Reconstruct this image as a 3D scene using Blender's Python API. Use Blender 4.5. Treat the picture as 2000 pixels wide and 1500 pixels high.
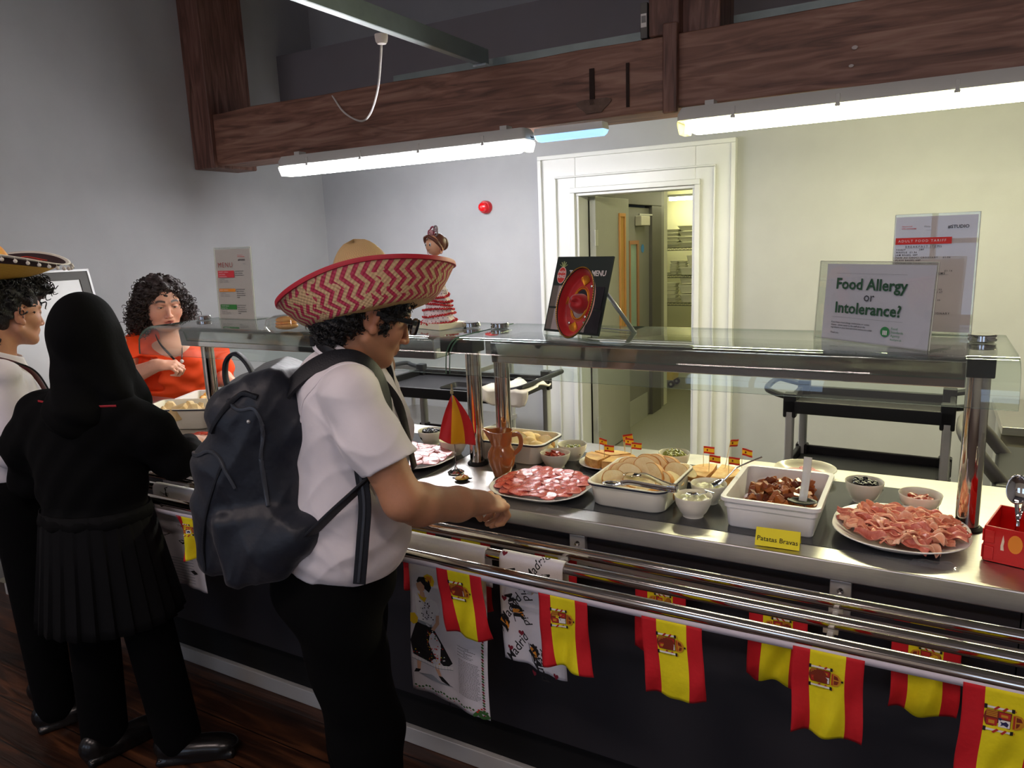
import bpy, bmesh, math, random
import numpy as np
from mathutils import Vector, Matrix, Euler
for _o in list(bpy.data.objects): bpy.data.objects.remove(_o)
PI = math.pi
SC = bpy.context.scene
COL = SC.collection
rnd = random.Random(7)

# ------------------------------------------------------------------ camera
CAM = Vector((1.1596, -1.6364, 1.6089))
def make_camera():
    a, b, c = (math.radians(v) for v in (29.6001, -10.9879, -2.189))
    f = Vector((-math.sin(a)*math.cos(b), math.cos(a)*math.cos(b), math.sin(b)))
    r = Vector((math.cos(a), math.sin(a), 0)); u = r.cross(f)
    r2 = r*math.cos(c)+u*math.sin(c); u2 = -r*math.sin(c)+u*math.cos(c)
    cd = bpy.data.cameras.new('camera'); cd.sensor_width = 36; cd.lens = 1442.58/2000*36
    cd.clip_start = .02; cd.clip_end = 60
    o = bpy.data.objects.new('camera', cd); COL.objects.link(o)
    M = Matrix((r2, u2, -f)).transposed().to_4x4(); M.translation = CAM
    o.matrix_world = M; SC.camera = o
make_camera()

# ------------------------------------------------------------------ world, exposure, daylight
w = bpy.data.worlds.new('world'); SC.world = w; w.use_nodes = True
w.node_tree.nodes['Background'].inputs[0].default_value = (.55, .65, .85, 1)
w.node_tree.nodes['Background'].inputs[1]  .default_value = .12
vs = SC.view_settings
vs.view_transform = 'Standard'; vs.look = 'None'; vs.gamma = 1; vs.exposure = 0.0; vs.use_curve_mapping = False
LAMP_WHITE = 76.0; LAMP_WARM = 70.0; LAMP_BLUE = 1.25; LAMP_KITCHEN = 40.0; WINDOW_DAY = 2.6; LAMP_ROOM = 42

# ------------------------------------------------------------------ materials
def lin(h):
    if isinstance(h, (tuple, list)): return tuple(h)[:3]+(1,)
    h = h.lstrip('#'); v = [int(h[i:i+2], 16)/255 for i in (0, 2, 4)]
    return tuple((x/12.92 if x <= .04045 else ((x+.055)/1.055)**2.4) for x in v)+(1,)
MATS = {}
def mat(name, col, rough=.5, metal=0, spec=.5, noise=0, nscale=20, bump=0, bscale=60, sss=0, trans=0, ior=1.45,
        alpha=1, emit=0, coat=0, stretch=None, col2=None, sheen=0, attr=None, bstretch=None, bdist=.002, detail=4):
    if name in MATS: return MATS[name]
    m = bpy.data.materials.new(name); MATS[name] = m; m.use_nodes = True
    nt = m.node_tree; n = nt.nodes; L = nt.links; b = n['Principled BSDF']; I = b.inputs
    I['Base Color'].default_value = lin(col); I['Roughness'].default_value = rough; I['Metallic'].default_value = metal
    I['Specular IOR Level'].default_value = spec; I['IOR'].default_value = ior
    I['Transmission Weight'].default_value = trans; I['Alpha'].default_value = alpha; I['Coat Weight'].default_value = coat
    I['Sheen Weight'].default_value = sheen
    if sss:
        I['Subsurface Weight'].default_value = sss; I['Subsurface Radius'].default_value = (1, .35, .2); I['Subsurface Scale'].default_value = .006
    if emit:
        I['Emission Color'].default_value = lin(col); I['Emission Strength'].default_value = emit
    def coords(st):
        tc = n.new('ShaderNodeTexCoord'); mp = n.new('ShaderNodeMapping'); L.new(tc.outputs['Object'], mp.inputs[0])
        if st: mp.inputs['Scale'].default_value = st
        return mp.outputs[0]
    src = None
    if attr:
        a = n.new('ShaderNodeAttribute'); a.attribute_name = attr; src = a.outputs['Color']
    if noise or col2:
        t = n.new('ShaderNodeTexNoise'); t.inputs['Scale'].default_value = nscale; t.inputs['Detail'].default_value = detail
        t.inputs['Roughness'].default_value = .6
        L.new(coords(stretch), t.inputs['Vector'])
        r = n.new('ShaderNodeValToRGB'); L.new(t.outputs['Fac'], r.inputs[0])
        r.color_ramp.elements[0].position = .3; r.color_ramp.elements[1].position = .7
        if col2:
            r.color_ramp.elements[0].color = lin(col); r.color_ramp.elements[1].color = lin(col2); out = r.outputs[0]
        else:
            r.color_ramp.elements[0].color = (1-noise,)*3+(1,); r.color_ramp.elements[1].color = (1, 1, 1, 1)
            mx = n.new('ShaderNodeMix'); mx.data_type = 'RGBA'; mx.blend_type = 'MULTIPLY'; mx.inputs[0].default_value = 1
            if src: L.new(src, mx.inputs[6])
            else: mx.inputs[6].default_value = lin(col)
            L.new(r.outputs[0], mx.inputs[7]); out = mx.outputs[2]
        L.new(out, I['Base Color'])
    elif src: L.new(src, I['Base Color'])
    if bump:
        t = n.new('ShaderNodeTexNoise'); t.inputs['Scale'].default_value = bscale; t.inputs['Detail'].default_value = 3
        L.new(coords(bstretch or stretch), t.inputs['Vector'])
        bp = n.new('ShaderNodeBump'); bp.inputs['Strength'].default_value = bump; bp.inputs['Distance'].default_value = bdist
        L.new(t.outputs['Fac'], bp.inputs['Height']); L.new(bp.outputs[0], I['Normal'])
    return m

# ------------------------------------------------------------------ mesh builder
def TRS(loc=(0, 0, 0), rot=(0, 0, 0), sc=1):
    s = (sc,)*3 if not isinstance(sc, (tuple, list)) else sc
    return Matrix.LocRotScale(Vector(loc), Euler(rot), Vector(s))
TXT = {}
def text_geo(s, size, align='LEFT', bold=0, space=1):
    k = (s, size, align, bold, space)
    if k in TXT: return TXT[k]
    cu = bpy.data.curves.new('t', 'FONT'); cu.body = s; cu.size = size; cu.align_x = align; cu.offset = bold*size; cu.resolution_u = 2
    cu.space_character = space
    o = bpy.data.objects.new('t', cu); COL.objects.link(o)
    dg = bpy.context.evaluated_depsgraph_get(); me = bpy.data.meshes.new_from_object(o.evaluated_get(dg))
    V = [tuple(v.co) for v in me.vertices]; F = [tuple(p.vertices) for p in me.polygons]
    bpy.data.objects.remove(o); bpy.data.meshes.remove(me); bpy.data.curves.remove(cu)
    TXT[k] = (V, F); return TXT[k]
class MB:
    def __init__(s): s.v = []; s.f = []; s.m = []; s.uv = {}
    def add(s, V, F, m=0, M=None):
        b = len(s.v)
        if M is not None: V = [tuple(M @ Vector(p)) for p in V]
        s.v += [tuple(p) for p in V]
        for i, f in enumerate(F):
            s.f.append(tuple(b+j for j in f)); s.m.append(m if not callable(m) else m(i))
        return s
    def box(s, lo, hi, m=0, M=None):
        x0, y0, z0 = lo; x1, y1, z1 = hi
        V = [(x0, y0, z0), (x1, y0, z0), (x1, y1, z0), (x0, y1, z0), (x0, y0, z1), (x1, y0, z1), (x1, y1, z1), (x0, y1, z1)]
        return s.add(V, [(0, 3, 2, 1), (4, 5, 6, 7), (0, 1, 5, 4), (1, 2, 6, 5), (2, 3, 7, 6), (3, 0, 4, 7)], m, M)
    def tube(s, pts, r, n=10, m=0, M=None, caps=True, flat=None, up=None):
        """tube through pts; r a number or a list; flat=(w,h) gives a ribbon section"""
        P = [Vector(p) for p in pts]; V = []; F = []; k = len(P)
        prev = None
        for i, p in enumerate(P):
            d = (P[min(i+1, k-1)]-P[max(i-1, 0)]).normalized()
            if prev is None:
                a = Vector(up) if up else (Vector((0, 0, 1)) if abs(d.z) < .9 else Vector((1, 0, 0)))
                q = (a-d*a.dot(d)).normalized()
            else: 
                a = Vector(up) if up else prev
                q = (a-d*a.dot(d)).normalized()
            prev = q; t = d.cross(q); rr = r[i] if isinstance(r, (list, tuple)) else r
            for j in range(n):
                g = 2*PI*j/n; c_, s_ = math.cos(g), math.sin(g)
                if flat:
                    e = .45; c2 = math.copysign(abs(c_)**e, c_); s2 = math.copysign(abs(s_)**e, s_)
                    V.append(p+t*(c2*flat[0]*rr)+q*(s2*flat[1]*rr))
                else: V.append(p+q*(c_*rr)+t*(s_*rr))
        for i in range(k-1):
            for j in range(n):
                a = i*n+j; b = i*n+(j+1) % n; F.append((a, b, b+n, a+n))
        if caps: F.append(tuple(range(n-1, -1, -1))); F.append(tuple((k-1)*n+j for j in range(n)))
        return s.add(V, F, m, M)
    def cyl(s, a, b, r, n=16, m=0, r2=None, M=None): return s.tube([a, b], [r, r if r2 is None else r2], n, m, M)
    def lathe(s, prof, n=24, m=0, M=None, a0=0, a1=2*PI, warp=None):
        full = abs(a1-a0-2*PI) < 1e-6; V = []; F = []; N = n if full else n+1; k = len(prof)
        for (r, z) in prof:
            for j in range(N):
                a = a0+(a1-a0)*j/n; p = (r*math.cos(a), r*math.sin(a), z)
                V.append(warp(*p) if warp else p)
        for i in range(k-1):
            for j in range(n):
                a = i*N+j; b = i*N+(j+1) % N; F.append((a, b, b+N, a+N))
        return s.add(V, F, m, M)
    def rrect(s, levels, m=0, M=None, n=6, capb=True, capt=False, mfun=None):
        """stack of rounded rectangles (hx,hy,r,z)"""
        V = []; F = []; N = 4*(n+1)
        for (hx, hy, r, z) in levels:
            for q, (sx, sy) in enumerate(((1, 1), (-1, 1), (-1, -1), (1, -1))):
                for j in range(n+1):
                    a = PI/2*(q+j/n); V.append((sx*(hx-r)+r*math.cos(a), sy*(hy-r)+r*math.sin(a), z))
        for i in range(len(levels)-1):
            for j in range(N):
                a = i*N+j; b = i*N+(j+1) % N; F.append((a, b, b+N, a+N))
        if capb: F.append(tuple(range(N-1, -1, -1)))
        if capt: F.append(tuple((len(levels)-1)*N+j for j in range(N)))
        mm = m
        if mfun: mm = lambda i: mfun(min(i//N, len(levels)-2)) if i < (len(levels)-1)*N else m
        return s.add(V, F, mm, M)
    def grid(s, fn, nu, nv, m=0, M=None, cu=False, mf=None, uv=False):
        V = []; F = []; ms = []; U = nu if cu else nu+1; b = len(s.f)
        for j in range(nv+1):
            for i in range(U): V.append(fn(i/nu, j/nv))
        for j in range(nv):
            for i in range(nu):
                a = j*U+i; a2 = j*U+(i+1) % U; F.append((a, a2, a2+U, a+U))
                if mf: ms.append(mf((i+.5)/nu, (j+.5)/nv))
                if uv: s.uv[b+len(F)-1] = [(i/nu, j/nv), ((i+1)/nu, j/nv), ((i+1)/nu, (j+1)/nv), (i/nu, (j+1)/nv)]
        return s.add(V, F, (lambda i: ms[i]) if mf else m, M)
    def poly(s, pts, h, m=0, M=None, z=0):
        n = len(pts); V = [(x, y, z) for x, y in pts]+[(x, y, z+h) for x, y in pts]
        F = [tuple(range(n-1, -1, -1)), tuple(range(n, 2*n))]+[(i, (i+1) % n, (i+1) % n+n, i+n) for i in range(n)]
        return s.add(V, F, m, M)
    def sphere(s, c, r, n=12, k=8, m=0, M=None, warp=None):
        rx, ry, rz = r if isinstance(r, (tuple, list)) else (r, r, r); V = []; F = []
        for i in range(k+1):
            t = PI*i/k
            for j in range(n):
                a = 2*PI*j/n; x, y, z = math.sin(t)*math.cos(a), math.sin(t)*math.sin(a), math.cos(t)
                if warp: x, y, z = warp(x, y, z)
                V.append((c[0]+rx*x, c[1]+ry*y, c[2]+rz*z))
        for i in range(k):
            for j in range(n):
                a = i*n+j; b = i*n+(j+1) % n; F.append((a, a+n, b+n, b))
        return s.add(V, F, m, M)
    def text(s, t, size, M, m=0, align='LEFT', bold=0, space=1, fn=None):
        V, F = text_geo(t, size, align, bold, space)
        if fn: V = [fn(*p) for p in V]
        return s.add(V, F, m, M)
    def build(s, name, mats, parent=None, bevel=0, sub=0, solid=0, sharp=35, loc=None, seg=2, flat=False, off=0):
        me = bpy.data.meshes.new(name); me.from_pydata(s.v, [], s.f)
        for m in (mats if isinstance(mats, (list, tuple)) else [mats]): me.materials.append(m)
        me.polygons.foreach_set('material_index', s.m)
        if s.uv:
            uvl = me.uv_layers.new(name='UVMap')
            for pi, cs in s.uv.items():
                p = me.polygons[pi]
                for k, li in enumerate(p.loop_indices): uvl.data[li].uv = cs[k]
        me.validate(); me.update()
        if s.mergeable: 
            bm = bmesh.new(); bm.from_mesh(me); bmesh.ops.remove_doubles(bm, verts=bm.verts, dist=1e-5); bm.to_mesh(me); bm.free()
        if not flat:
            me.polygons.foreach_set('use_smooth', [True]*len(me.polygons)); me.set_sharp_from_angle(angle=math.radians(sharp))
        o = bpy.data.objects.new(name, me); COL.objects.link(o)
        if parent: o.parent = parent
        if loc is not None: o.location = loc
        if solid:
            d = o.modifiers.new('s', 'SOLIDIFY'); d.thickness = solid; d.offset = off
        if bevel:
            d = o.modifiers.new('b', 'BEVEL'); d.width = bevel; d.segments = seg; d.limit_method = 'ANGLE'; d.angle_limit = math.radians(40); d.harden_normals = True
        if sub:
            d = o.modifiers.new('u', 'SUBSURF'); d.levels = sub; d.render_levels = sub
        return o
    mergeable = False
def thing(name, label, cat, loc=(0, 0, 0), rotz=0, group=None, rot=None, sc=1):
    o = bpy.data.objects.new(name, None); COL.objects.link(o); o.location = loc
    o.rotation_euler = rot or (0, 0, rotz); o.scale = (sc,)*3; o.empty_display_size = .05
    return tag(o, label, cat, group)
def tag(o, label=None, cat=None, group=None, kind=None):
    if label: o['label'] = label
    if cat: o['category'] = cat
    if group: o['group'] = group
    if kind: o['kind'] = kind
    return o
def struct(mb, name, m, label=None, cat=None, **k): return tag(mb.build(name, m, **k), label, cat, kind='structure')
def copy_tree(o, parent=None):
    c = o.copy(); COL.objects.link(c)
    if parent: c.parent = parent
    for ch in [x for x in o.children]: copy_tree(ch, c)
    return c
def clone(o, loc, rotz=0, label=None, group=None, sc=None, rot=None):
    c = copy_tree(o); c.location = loc; c.rotation_euler = rot or (0, 0, rotz)
    if sc: c.scale = (sc,)*3 if not isinstance(sc, tuple) else sc
    if label: c['label'] = label
    if group: c['group'] = group
    return c
def smooth_noise(P, f, seed=0):
    """cheap 3-d value noise from sines, P (...,3) or three arrays"""
    r = np.random.RandomState(seed); x, y, z = P; o = 0
    for i in range(4):
        k = r.randn(3)*f*(1+.6*i); o = o+np.sin(k[0]*x+k[1]*y+k[2]*z+r.rand()*6.28)/(1+.6*i)
    return o/2.2
def catmull(P, n=8):
    P = [Vector(p) for p in P]; Q = [P[0]*2-P[1]]+P+[P[-1]*2-P[-2]]; out = []
    for i in range(1, len(Q)-2):
        a, b, c, d = Q[i-1:i+3]
        for j in range(n):
            t = j/n; out.append(.5*((2*b)+(c-a)*t+(2*a-5*b+4*c-d)*t*t+(3*b-a-3*c+d)*t**3))
    out.append(P[-1]); return out
# ------------------------------------------------------------------ common materials
M_wall = mat('painted_grey_wall', '#a3a4a7', .75, noise=.08, nscale=3, bump=.15, bscale=160)
M_wallw = mat('painted_upper_wall', '#cbc7c5', .8, noise=.1, nscale=2, bump=.1, bscale=150)
M_ceil = mat('dark_ceiling_paint', '#77757a', .85, noise=.1, nscale=2)
M_white = mat('white_gloss_paint', '#cfd0cf', .3, noise=.04, nscale=6)
M_steel = mat('brushed_steel', '#cdcbc6', .36, 1, noise=.12, nscale=14, bump=.06, bscale=90, stretch=(1, 22, 22))
M_chrome = mat('polished_chrome', '#c9c7c6', .045, 1)
M_chrome2 = mat('polished_steel_tube', '#cfc8c2', .1, 1, noise=.06, nscale=30)
M_black = mat('black_plastic', '#17171a', .42, bump=.2, bscale=400)
M_rubber = mat('black_rubber', '#0d0d0e', .6)
M_glassk = mat('dark_ceramic_glass', '#3b3c3f', .16, spec=.6, noise=.2, nscale=5)
M_navy = mat('charcoal_laminate_panel', '#2b2a2f', .5, noise=.12, nscale=2.5)
M_alu = mat('brushed_aluminium', '#c9cac8', .35, .6)
M_greyp = mat('grey_painted_door', '#84837f', .5, noise=.1, nscale=3)
M_darkgrey = mat('dark_grey_paint', '#5b5955', .5)
M_wood = mat('pale_oak_beading', '#c98f4e', .5, noise=.2, nscale=20, stretch=(6, 6, 1))
M_lino = mat('grey_green_safety_floor', '#8a897a', .55, noise=.12, nscale=60)
M_blackp = mat('black_plinth', '#08080a', .7)
def clear_mat(name, tint, rough=.0, mixw=.08, fres=1.4):
    """thin clear sheet: mostly transparent with Fresnel reflections, real light passes"""
    m = bpy.data.materials.new(name); MATS[name] = m; m.use_nodes = True; nt = m.node_tree; n = nt.nodes; L = nt.links
    n.remove(n['Principled BSDF']); o = n['Material Output']
    t = n.new('ShaderNodeBsdfTransparent'); t.inputs[0].default_value = lin(tint)
    g = n.new('ShaderNodeBsdfGlossy'); g.inputs['Roughness'].default_value = rough
    lw = n.new('ShaderNodeLayerWeight'); pw = n.new('ShaderNodeMath'); pw.operation = 'POWER'; pw.inputs[1].default_value = 4.0; L.new(lw.outputs['Facing'], pw.inputs[0])
    fr = n.new('ShaderNodeMath'); fr.operation = 'MULTIPLY_ADD'; fr.inputs[1].default_value = .95; fr.inputs[2].default_value = .03*fres; L.new(pw.outputs[0], fr.inputs[0])
    mx = n.new('ShaderNodeMixShader'); L.new(fr.outputs[0], mx.inputs[0]); L.new(t.outputs[0], mx.inputs[1]); L.new(g.outputs[0], mx.inputs[2])
    d = n.new('ShaderNodeBsdfDiffuse'); d.inputs[0].default_value = lin('#dfe6e2')
    m2 = n.new('ShaderNodeMixShader'); m2.inputs[0].default_value = mixw; L.new(mx.outputs[0], m2.inputs[1]); L.new(d.outputs[0], m2.inputs[2])
    L.new(m2.outputs[0], o.inputs[0]); return m
M_glass = clear_mat('clear_shelf_glass', '#f5faf8', mixw=.018)
M_glassedge = mat('green_glass_edge', '#4f6e62', .15, spec=.8)
M_acryl = clear_mat('clear_acrylic', '#f6f7f5', mixw=.05)
M_film = clear_mat('cling_film', '#f8f6fb', .08, .06, 1.6)

def wood_mat(name, c1, c2, c3, axis=0, scale=1):
    m = bpy.data.materials.new(name); MATS[name] = m; m.use_nodes = True; nt = m.node_tree; n = nt.nodes; L = nt.links; b = n['Principled BSDF']
    tc = n.new('ShaderNodeTexCoord'); mp = n.new('ShaderNodeMapping'); L.new(tc.outputs['Object'], mp.inputs[0])
    s = [9*scale]*3; s[axis] = .8*scale; mp.inputs['Scale'].default_value = s
    t = n.new('ShaderNodeTexNoise'); t.inputs['Scale'].default_value = 3; t.inputs['Detail'].default_value = 8; t.inputs['Distortion'].default_value = 1.2
    L.new(mp.outputs[0], t.inputs['Vector'])
    r = n.new('ShaderNodeValToRGB'); L.new(t.outputs['Fac'], r.inputs[0]); e = r.color_ramp.elements
    e[0].position = .3; e[0].color = lin(c1); e[1].position = .72; e[1].color = lin(c3); k = e.new(.5); k.color = lin(c2)
    t2 = n.new('ShaderNodeTexNoise'); t2.inputs['Scale'].default_value = 1.3; L.new(tc.outputs['Object'], t2.inputs['Vector'])
    mx = n.new('ShaderNodeMix'); mx.data_type = 'RGBA'; mx.blend_type = 'MULTIPLY'; mx.inputs[0].default_value = .15
    L.new(r.outputs[0], mx.inputs[6]); L.new(t2.outputs['Fac'], mx.inputs[7]); L.new(mx.outputs[2], b.inputs['Base Color'])
    bp = n.new('ShaderNodeBump'); bp.inputs['Strength'].default_value = .5; bp.inputs['Distance'].default_value = .006
    L.new(t.outputs['Fac'], bp.inputs['Height']); L.new(bp.outputs[0], b.inputs['Normal']); b.inputs['Roughness'].default_value = .55
    return m
M_beam = wood_mat('stained_brown_timber', '#4f3227', '#7d5646', '#997565', 0)
M_beamv = wood_mat('stained_brown_timber_upright', '#462b22', '#68453a', '#826156', 2)
def floor_mat():
    m = wood_mat('worn_dark_floorboards', '#1d100a', '#3a2114', '#6b4128', 0, .8); nt = m.node_tree; n = nt.nodes; L = nt.links; b = n['Principled BSDF']
    old = b.inputs['Base Color'].links[0].from_socket
    tc = n.new('ShaderNodeTexCoord'); sp = n.new('ShaderNodeSeparateXYZ'); L.new(tc.outputs['Object'], sp.inputs[0])
    mu = n.new('ShaderNodeMath'); mu.operation = 'MULTIPLY'; mu.inputs[1].default_value = 1/.14; L.new(sp.outputs[1], mu.inputs[0])
    fr = n.new('ShaderNodeMath'); fr.operation = 'FRACT'; L.new(mu.outputs[0], fr.inputs[0])
    gt = n.new('ShaderNodeMath'); gt.operation = 'GREATER_THAN'; gt.inputs[1].default_value = .035; L.new(fr.outputs[0], gt.inputs[0])
    mx = n.new('ShaderNodeMix'); mx.data_type = 'RGBA'; mx.blend_type = 'MULTIPLY'; mx.inputs[0].default_value = .95
    L.new(old, mx.inputs[6]); L.new(gt.outputs[0], mx.inputs[7]); L.new(mx.outputs[2], b.inputs['Base Color']); b.inputs['Roughness'].default_value = .32
    return m
M_floor = floor_mat()
# ------------------------------------------------------------------ room shell
XW, YW, ZC = -3.287, 3.136, 3.55
XR, YF = 4.2, -4.6
DX0, DX1, DZ1 = -.983, -.16, 1.909          # door opening
struct(MB().box((XW-.2, YF-.2, -.1), (XR+.2, .12, 0)), 'floor', M_floor)
struct(MB().box((XW-.2, .12, -.1), (XR+.2, 6.6, 0)), 'floor_servery', M_lino)
struct(MB().box((XW-.12, YF-.2, 0), (XW, YW+.12, ZC)), 'wall_left', M_wall)
b = MB(); b.box((XW, YW, 0), (DX0, YW+.12, ZC)); b.box((DX1, YW, 0), (XR, YW+.12, ZC)); b.box((DX0, YW, DZ1), (DX1, YW+.12, ZC))
struct(b, 'wall_back', M_wall)
struct(MB().box((XR, YF-.2, 0), (XR+.12, YW+.12, ZC)), 'wall_right', M_wall)
# front wall behind the camera has three tall windows
wins = [(-2.9, -1.7), (-.7, .5), (1.5, 2.7)]
b = MB(); xs = [XW]+[v for p in wins for v in p]+[XR]
for i in range(0, len(xs), 2): b.box((xs[i], YF-.12, 0), (xs[i+1], YF, ZC))
for (a, c) in wins: b.box((a, YF-.12, 0), (c, YF, 1.0)); b.box((a, YF-.12, 2.3), (c, YF, ZC))
struct(b, 'wall_front', M_wallw)
M_day = mat('overcast_daylight_pane', '#b4cbec', emit=WINDOW_DAY)
for i, (a, c) in enumerate(wins):
    b = MB(); b.box((a, YF-.08, 1.0), (c, YF-.07, 2.3), 0)
    for x in (a, (a+c)/2-.02, c-.04): b.box((x, YF-.07, 1.0), (x+.04, YF-.03, 2.3), 1)
    for z in (1.0, 1.63, 2.26): b.box((a, YF-.07, z), (c, YF-.03, z+.04), 1)
    struct(b, 'window_%d' % (i+1), [M_day, M_white])
struct(MB().box((XW-.12, YF-.2, ZC), (XR+.12, YW+.12, ZC+.1)), 'ceiling', M_ceil)
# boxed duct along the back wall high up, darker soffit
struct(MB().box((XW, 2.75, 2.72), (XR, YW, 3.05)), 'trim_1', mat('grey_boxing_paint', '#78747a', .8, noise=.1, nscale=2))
# beam and posts
b = MB()
def wavy_beam(x0, x1, y0, y1, z0, z1, seed):
    r = random.Random(seed); n = 26; V = []; F = []
    for i in range(n+1):
        x = x0+(x1-x0)*i/n; d = [r.uniform(-.006, .006) for _ in range(4)]
        V += [(x, y0+d[0], z0+d[1]), (x, y1, z0), (x, y1, z1+d[2]), (x, y0+d[3], z1+d[2])]
    for i in range(n):
        a = i*4
        for j in range(4): F.append((a+j, a+(j+1) % 4, a+4+(j+1) % 4, a+4+j))
    F += [(3, 2, 1, 0), (n*4, n*4+1, n*4+2, n*4+3)]
    b.add(V, F)
YB = 1.93
wavy_beam(XW, XR, YB, YB+.26, 2.185, 2.515, 3)
beam = struct(b, 'trim_2', M_beam, sharp=30, bevel=.006)
def post(x0, x1, y0, y1, z0, z1, nm): return struct(MB().box((x0, y0, z0), (x1, y1, z1)), nm, M_beamv, bevel=.008)
post(XW, XW+.2, YB-.03, YB+.34, 2.165, ZC, 'trim_3')
post(-.055, .09, YB-.015, YB+.30, 2.515, ZC, 'trim_4')
post(.018, .088, YB-.035, YB-.001, 2.165, 2.56, 'trim_5')
post(-.055, .26, YB+.05, YB+.32, 2.517, ZC, 'trim_6')
# steel channels above the beam
M_chan = mat('galvanised_channel', '#8d9a98', .45, .35, noise=.15, nscale=8)
M_chanl = mat('pale_channel_lip', '#c6cfd0', .4, .2)
o = thing('ceiling_channel', 'grey steel channel running along the top back edge of the timber beam', 'metal channel', (-1.8, 2.24, 2.53))
MB().box((0, 0, 0), (XR+1.8-.1, .012, .10)).build('web', M_chan, o)
MB().box((0, -.04, 0), (XR+1.8-.1, .0, .006)).build('lip', M_chanl, o)
o = thing('ceiling_channel', 'pale steel channel reaching from the upper left of the photo down to the beam', 'metal channel', (-1.12, .2, 2.585))
MB().box((-.02, 0, 0), (.02, 1.98, .006)).build('lip', M_chanl, o)
MB().box((.02, 0, 0), (.03, 2.0, .085)).build('web', M_chan, o)
MB().box((-.035, 1.93, -.012), (.05, 2.02, 0)).build('end_plate', M_chanl, o, bevel=.002)
# ceiling strips of the dining side, behind and above the viewpoint
M_room = mat('room_lamp_glow', '#ffe9e2', emit=LAMP_ROOM)
for i, (x, y) in enumerate(((-2.2, -2.2), (.3, -2.4), (2.6, -2.2))):
    o = thing('ceiling_lamp', 'strip lamp on the dining room ceiling behind the viewpoint', 'lamp', (x, y, 3.3), group='dining room ceiling strips')
    MB().box((-.6, -.08, .04), (.6, .08, .1)).build('housing', M_white, o, bevel=.005)
    MB().box((-.58, -.07, 0), (.58, .07, .039)).build('diffuser', M_room, o)
    for sx in (-.4, .4): MB().cyl((sx, 0, .1), (sx, 0, .25), .004, 6).build('hanger', M_alu, o)
# cable and rose
o = thing('ceiling_cable', 'white cable looping down from a small round fitting on the pale channel', 'cable', (-1.09, 1.24, 2.54))
MB().lathe([(0, -.03), (.02, -.028), (.027, -.018), (.03, 0), (.03, .012)], 20).build('ceiling_rose', mat('cream_plastic', '#cfc5bd', .5), o)
pts = catmull([(0, 0, -.01), (-.06, .06, -.08), (-.20, .2, -.17), (-.42, .4, -.235), (-.66, .6, -.225), (-.83, .66, -.15), (-.95, .70, -.03)], 10)
MB().tube(pts, .0055, 8).build('flex', mat('white_flex', '#c9c3bf', .5), o)
# small sensor at top right
o = thing('smoke_detector', 'small round white detector hanging above the beam at the top edge', 'detector', (.515, 1.9, 2.63))
MB().lathe([(0, -.02), (.02, -.018), (.033, -.006), (.036, .008), (.036, .04), (0, .04)], 24).build('detector_body', mat('cream_plastic', '#cfc5bd', .5), o)
MB().lathe([(0, -.026), (.012, -.024), (.014, -.018)], 16).build('detector_lens', mat('lamp_white', '#f2f1ec', .3), o)
o = thing('junction_box', 'narrow grey junction box with a barcode sticker left of the middle post', 'junction box', (-.1, 2.0, 2.53))
MB().box((-.018, -.02, 0), (.018, .03, .16)).build('box_body', M_darkgrey, o, bevel=.004)
b = MB().box((-.014, -.022, .05), (.014, -.0205, .11))
b2 = b.build('sticker', mat('paper_white', '#dcdad6', .7), o)
b = MB()
for i in range(7): b.box((-.011+i*.0032, -.0232, .07), (-.0095+i*.0032, -.0222, .10))
b.build('barcode', M_rubber, b2)

# dried plaster patch and slots on the beam are part of the beam
b = MB()
pp = [(.10*math.cos(a)*(.8+.25*math.sin(3*a)), .045*math.sin(a)*(1+.3*math.cos(2*a))) for a in [i*2*PI/24 for i in range(24)]]
b.poly(pp, .006, 0, TRS((-.34, YB-.002, 2.245), (PI/2, 0, 0)))
o = b.build('plaster_patch', mat('dried_plaster', '#6f5a50', .9, bump=.6, bscale=60, noise=.3, nscale=30), beam)
b = MB(); b.box((-.36, YB-.008, 2.25), (-.335, YB+.0, 2.42)); b.box((-.17, YB-.008, 2.22), (-.155, YB, 2.42))
b.build('dark_slot', mat('dark_slot_wood', '#24130d', .8), beam)
b = MB(); b.poly([(.012*math.cos(a), .008*math.sin(a)) for a in [i*.6 for i in range(10)]], .004, 0, TRS((.83, YB-.004, 2.34), (PI/2, 0, 0)))
b.poly([(.01*math.cos(a), .006*math.sin(a)) for a in [i*.6 for i in range(10)]], .004, 0, TRS((.82, YB-.004, 2.27), (PI/2, 0, 0)))
b.build('paint_spot', mat('paint_spot', '#b9b0ac', .7), beam)
# door casing
b = MB(); y0 = YW-.045
def casing(b, x0, x1, z0, z1, hole):
    hx0, hx1, hz1 = hole
    b.box((x0, y0+.02, z0), (hx0, YW, z1)); b.box((hx1, y0+.02, z0), (x1, YW, z1)); b.box((hx0, y0+.02, hz1), (hx1, YW, z1))
X0, X1, ZT = -1.2594, .0903, 2.17
casing(b, X0, X1, 0, ZT, (DX0, DX1, DZ1))
# raised mouldings
for (a0, a1, zz, w_) in ((X0, X1, ZT, .028), (DX0-.15, DX1+.13, DZ1+.115, .012), (DX0-.035, DX1+.035, DZ1+.035, .035)):
    b.box((a0, y0-.004, 0), (a0+w_, y0+.019, zz-w_)); b.box((a1-w_, y0-.004, 0), (a1, y0+.019, zz-w_)); b.box((a0, y0-.004, zz-w_), (a1, y0+.019, zz))
# linings through the wall
b.box((DX0+.0005, y0+.023, 0), (DX0+.02, YW+.14, DZ1-.02)); b.box((DX1-.02, y0+.023, 0), (DX1-.0005, YW+.14, DZ1-.02)); b.box((DX0+.0005, y0+.023, DZ1-.02), (DX1-.0005, YW+.14, DZ1-.0005))
struct(b, 'door_1', M_white, bevel=.004)
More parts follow.
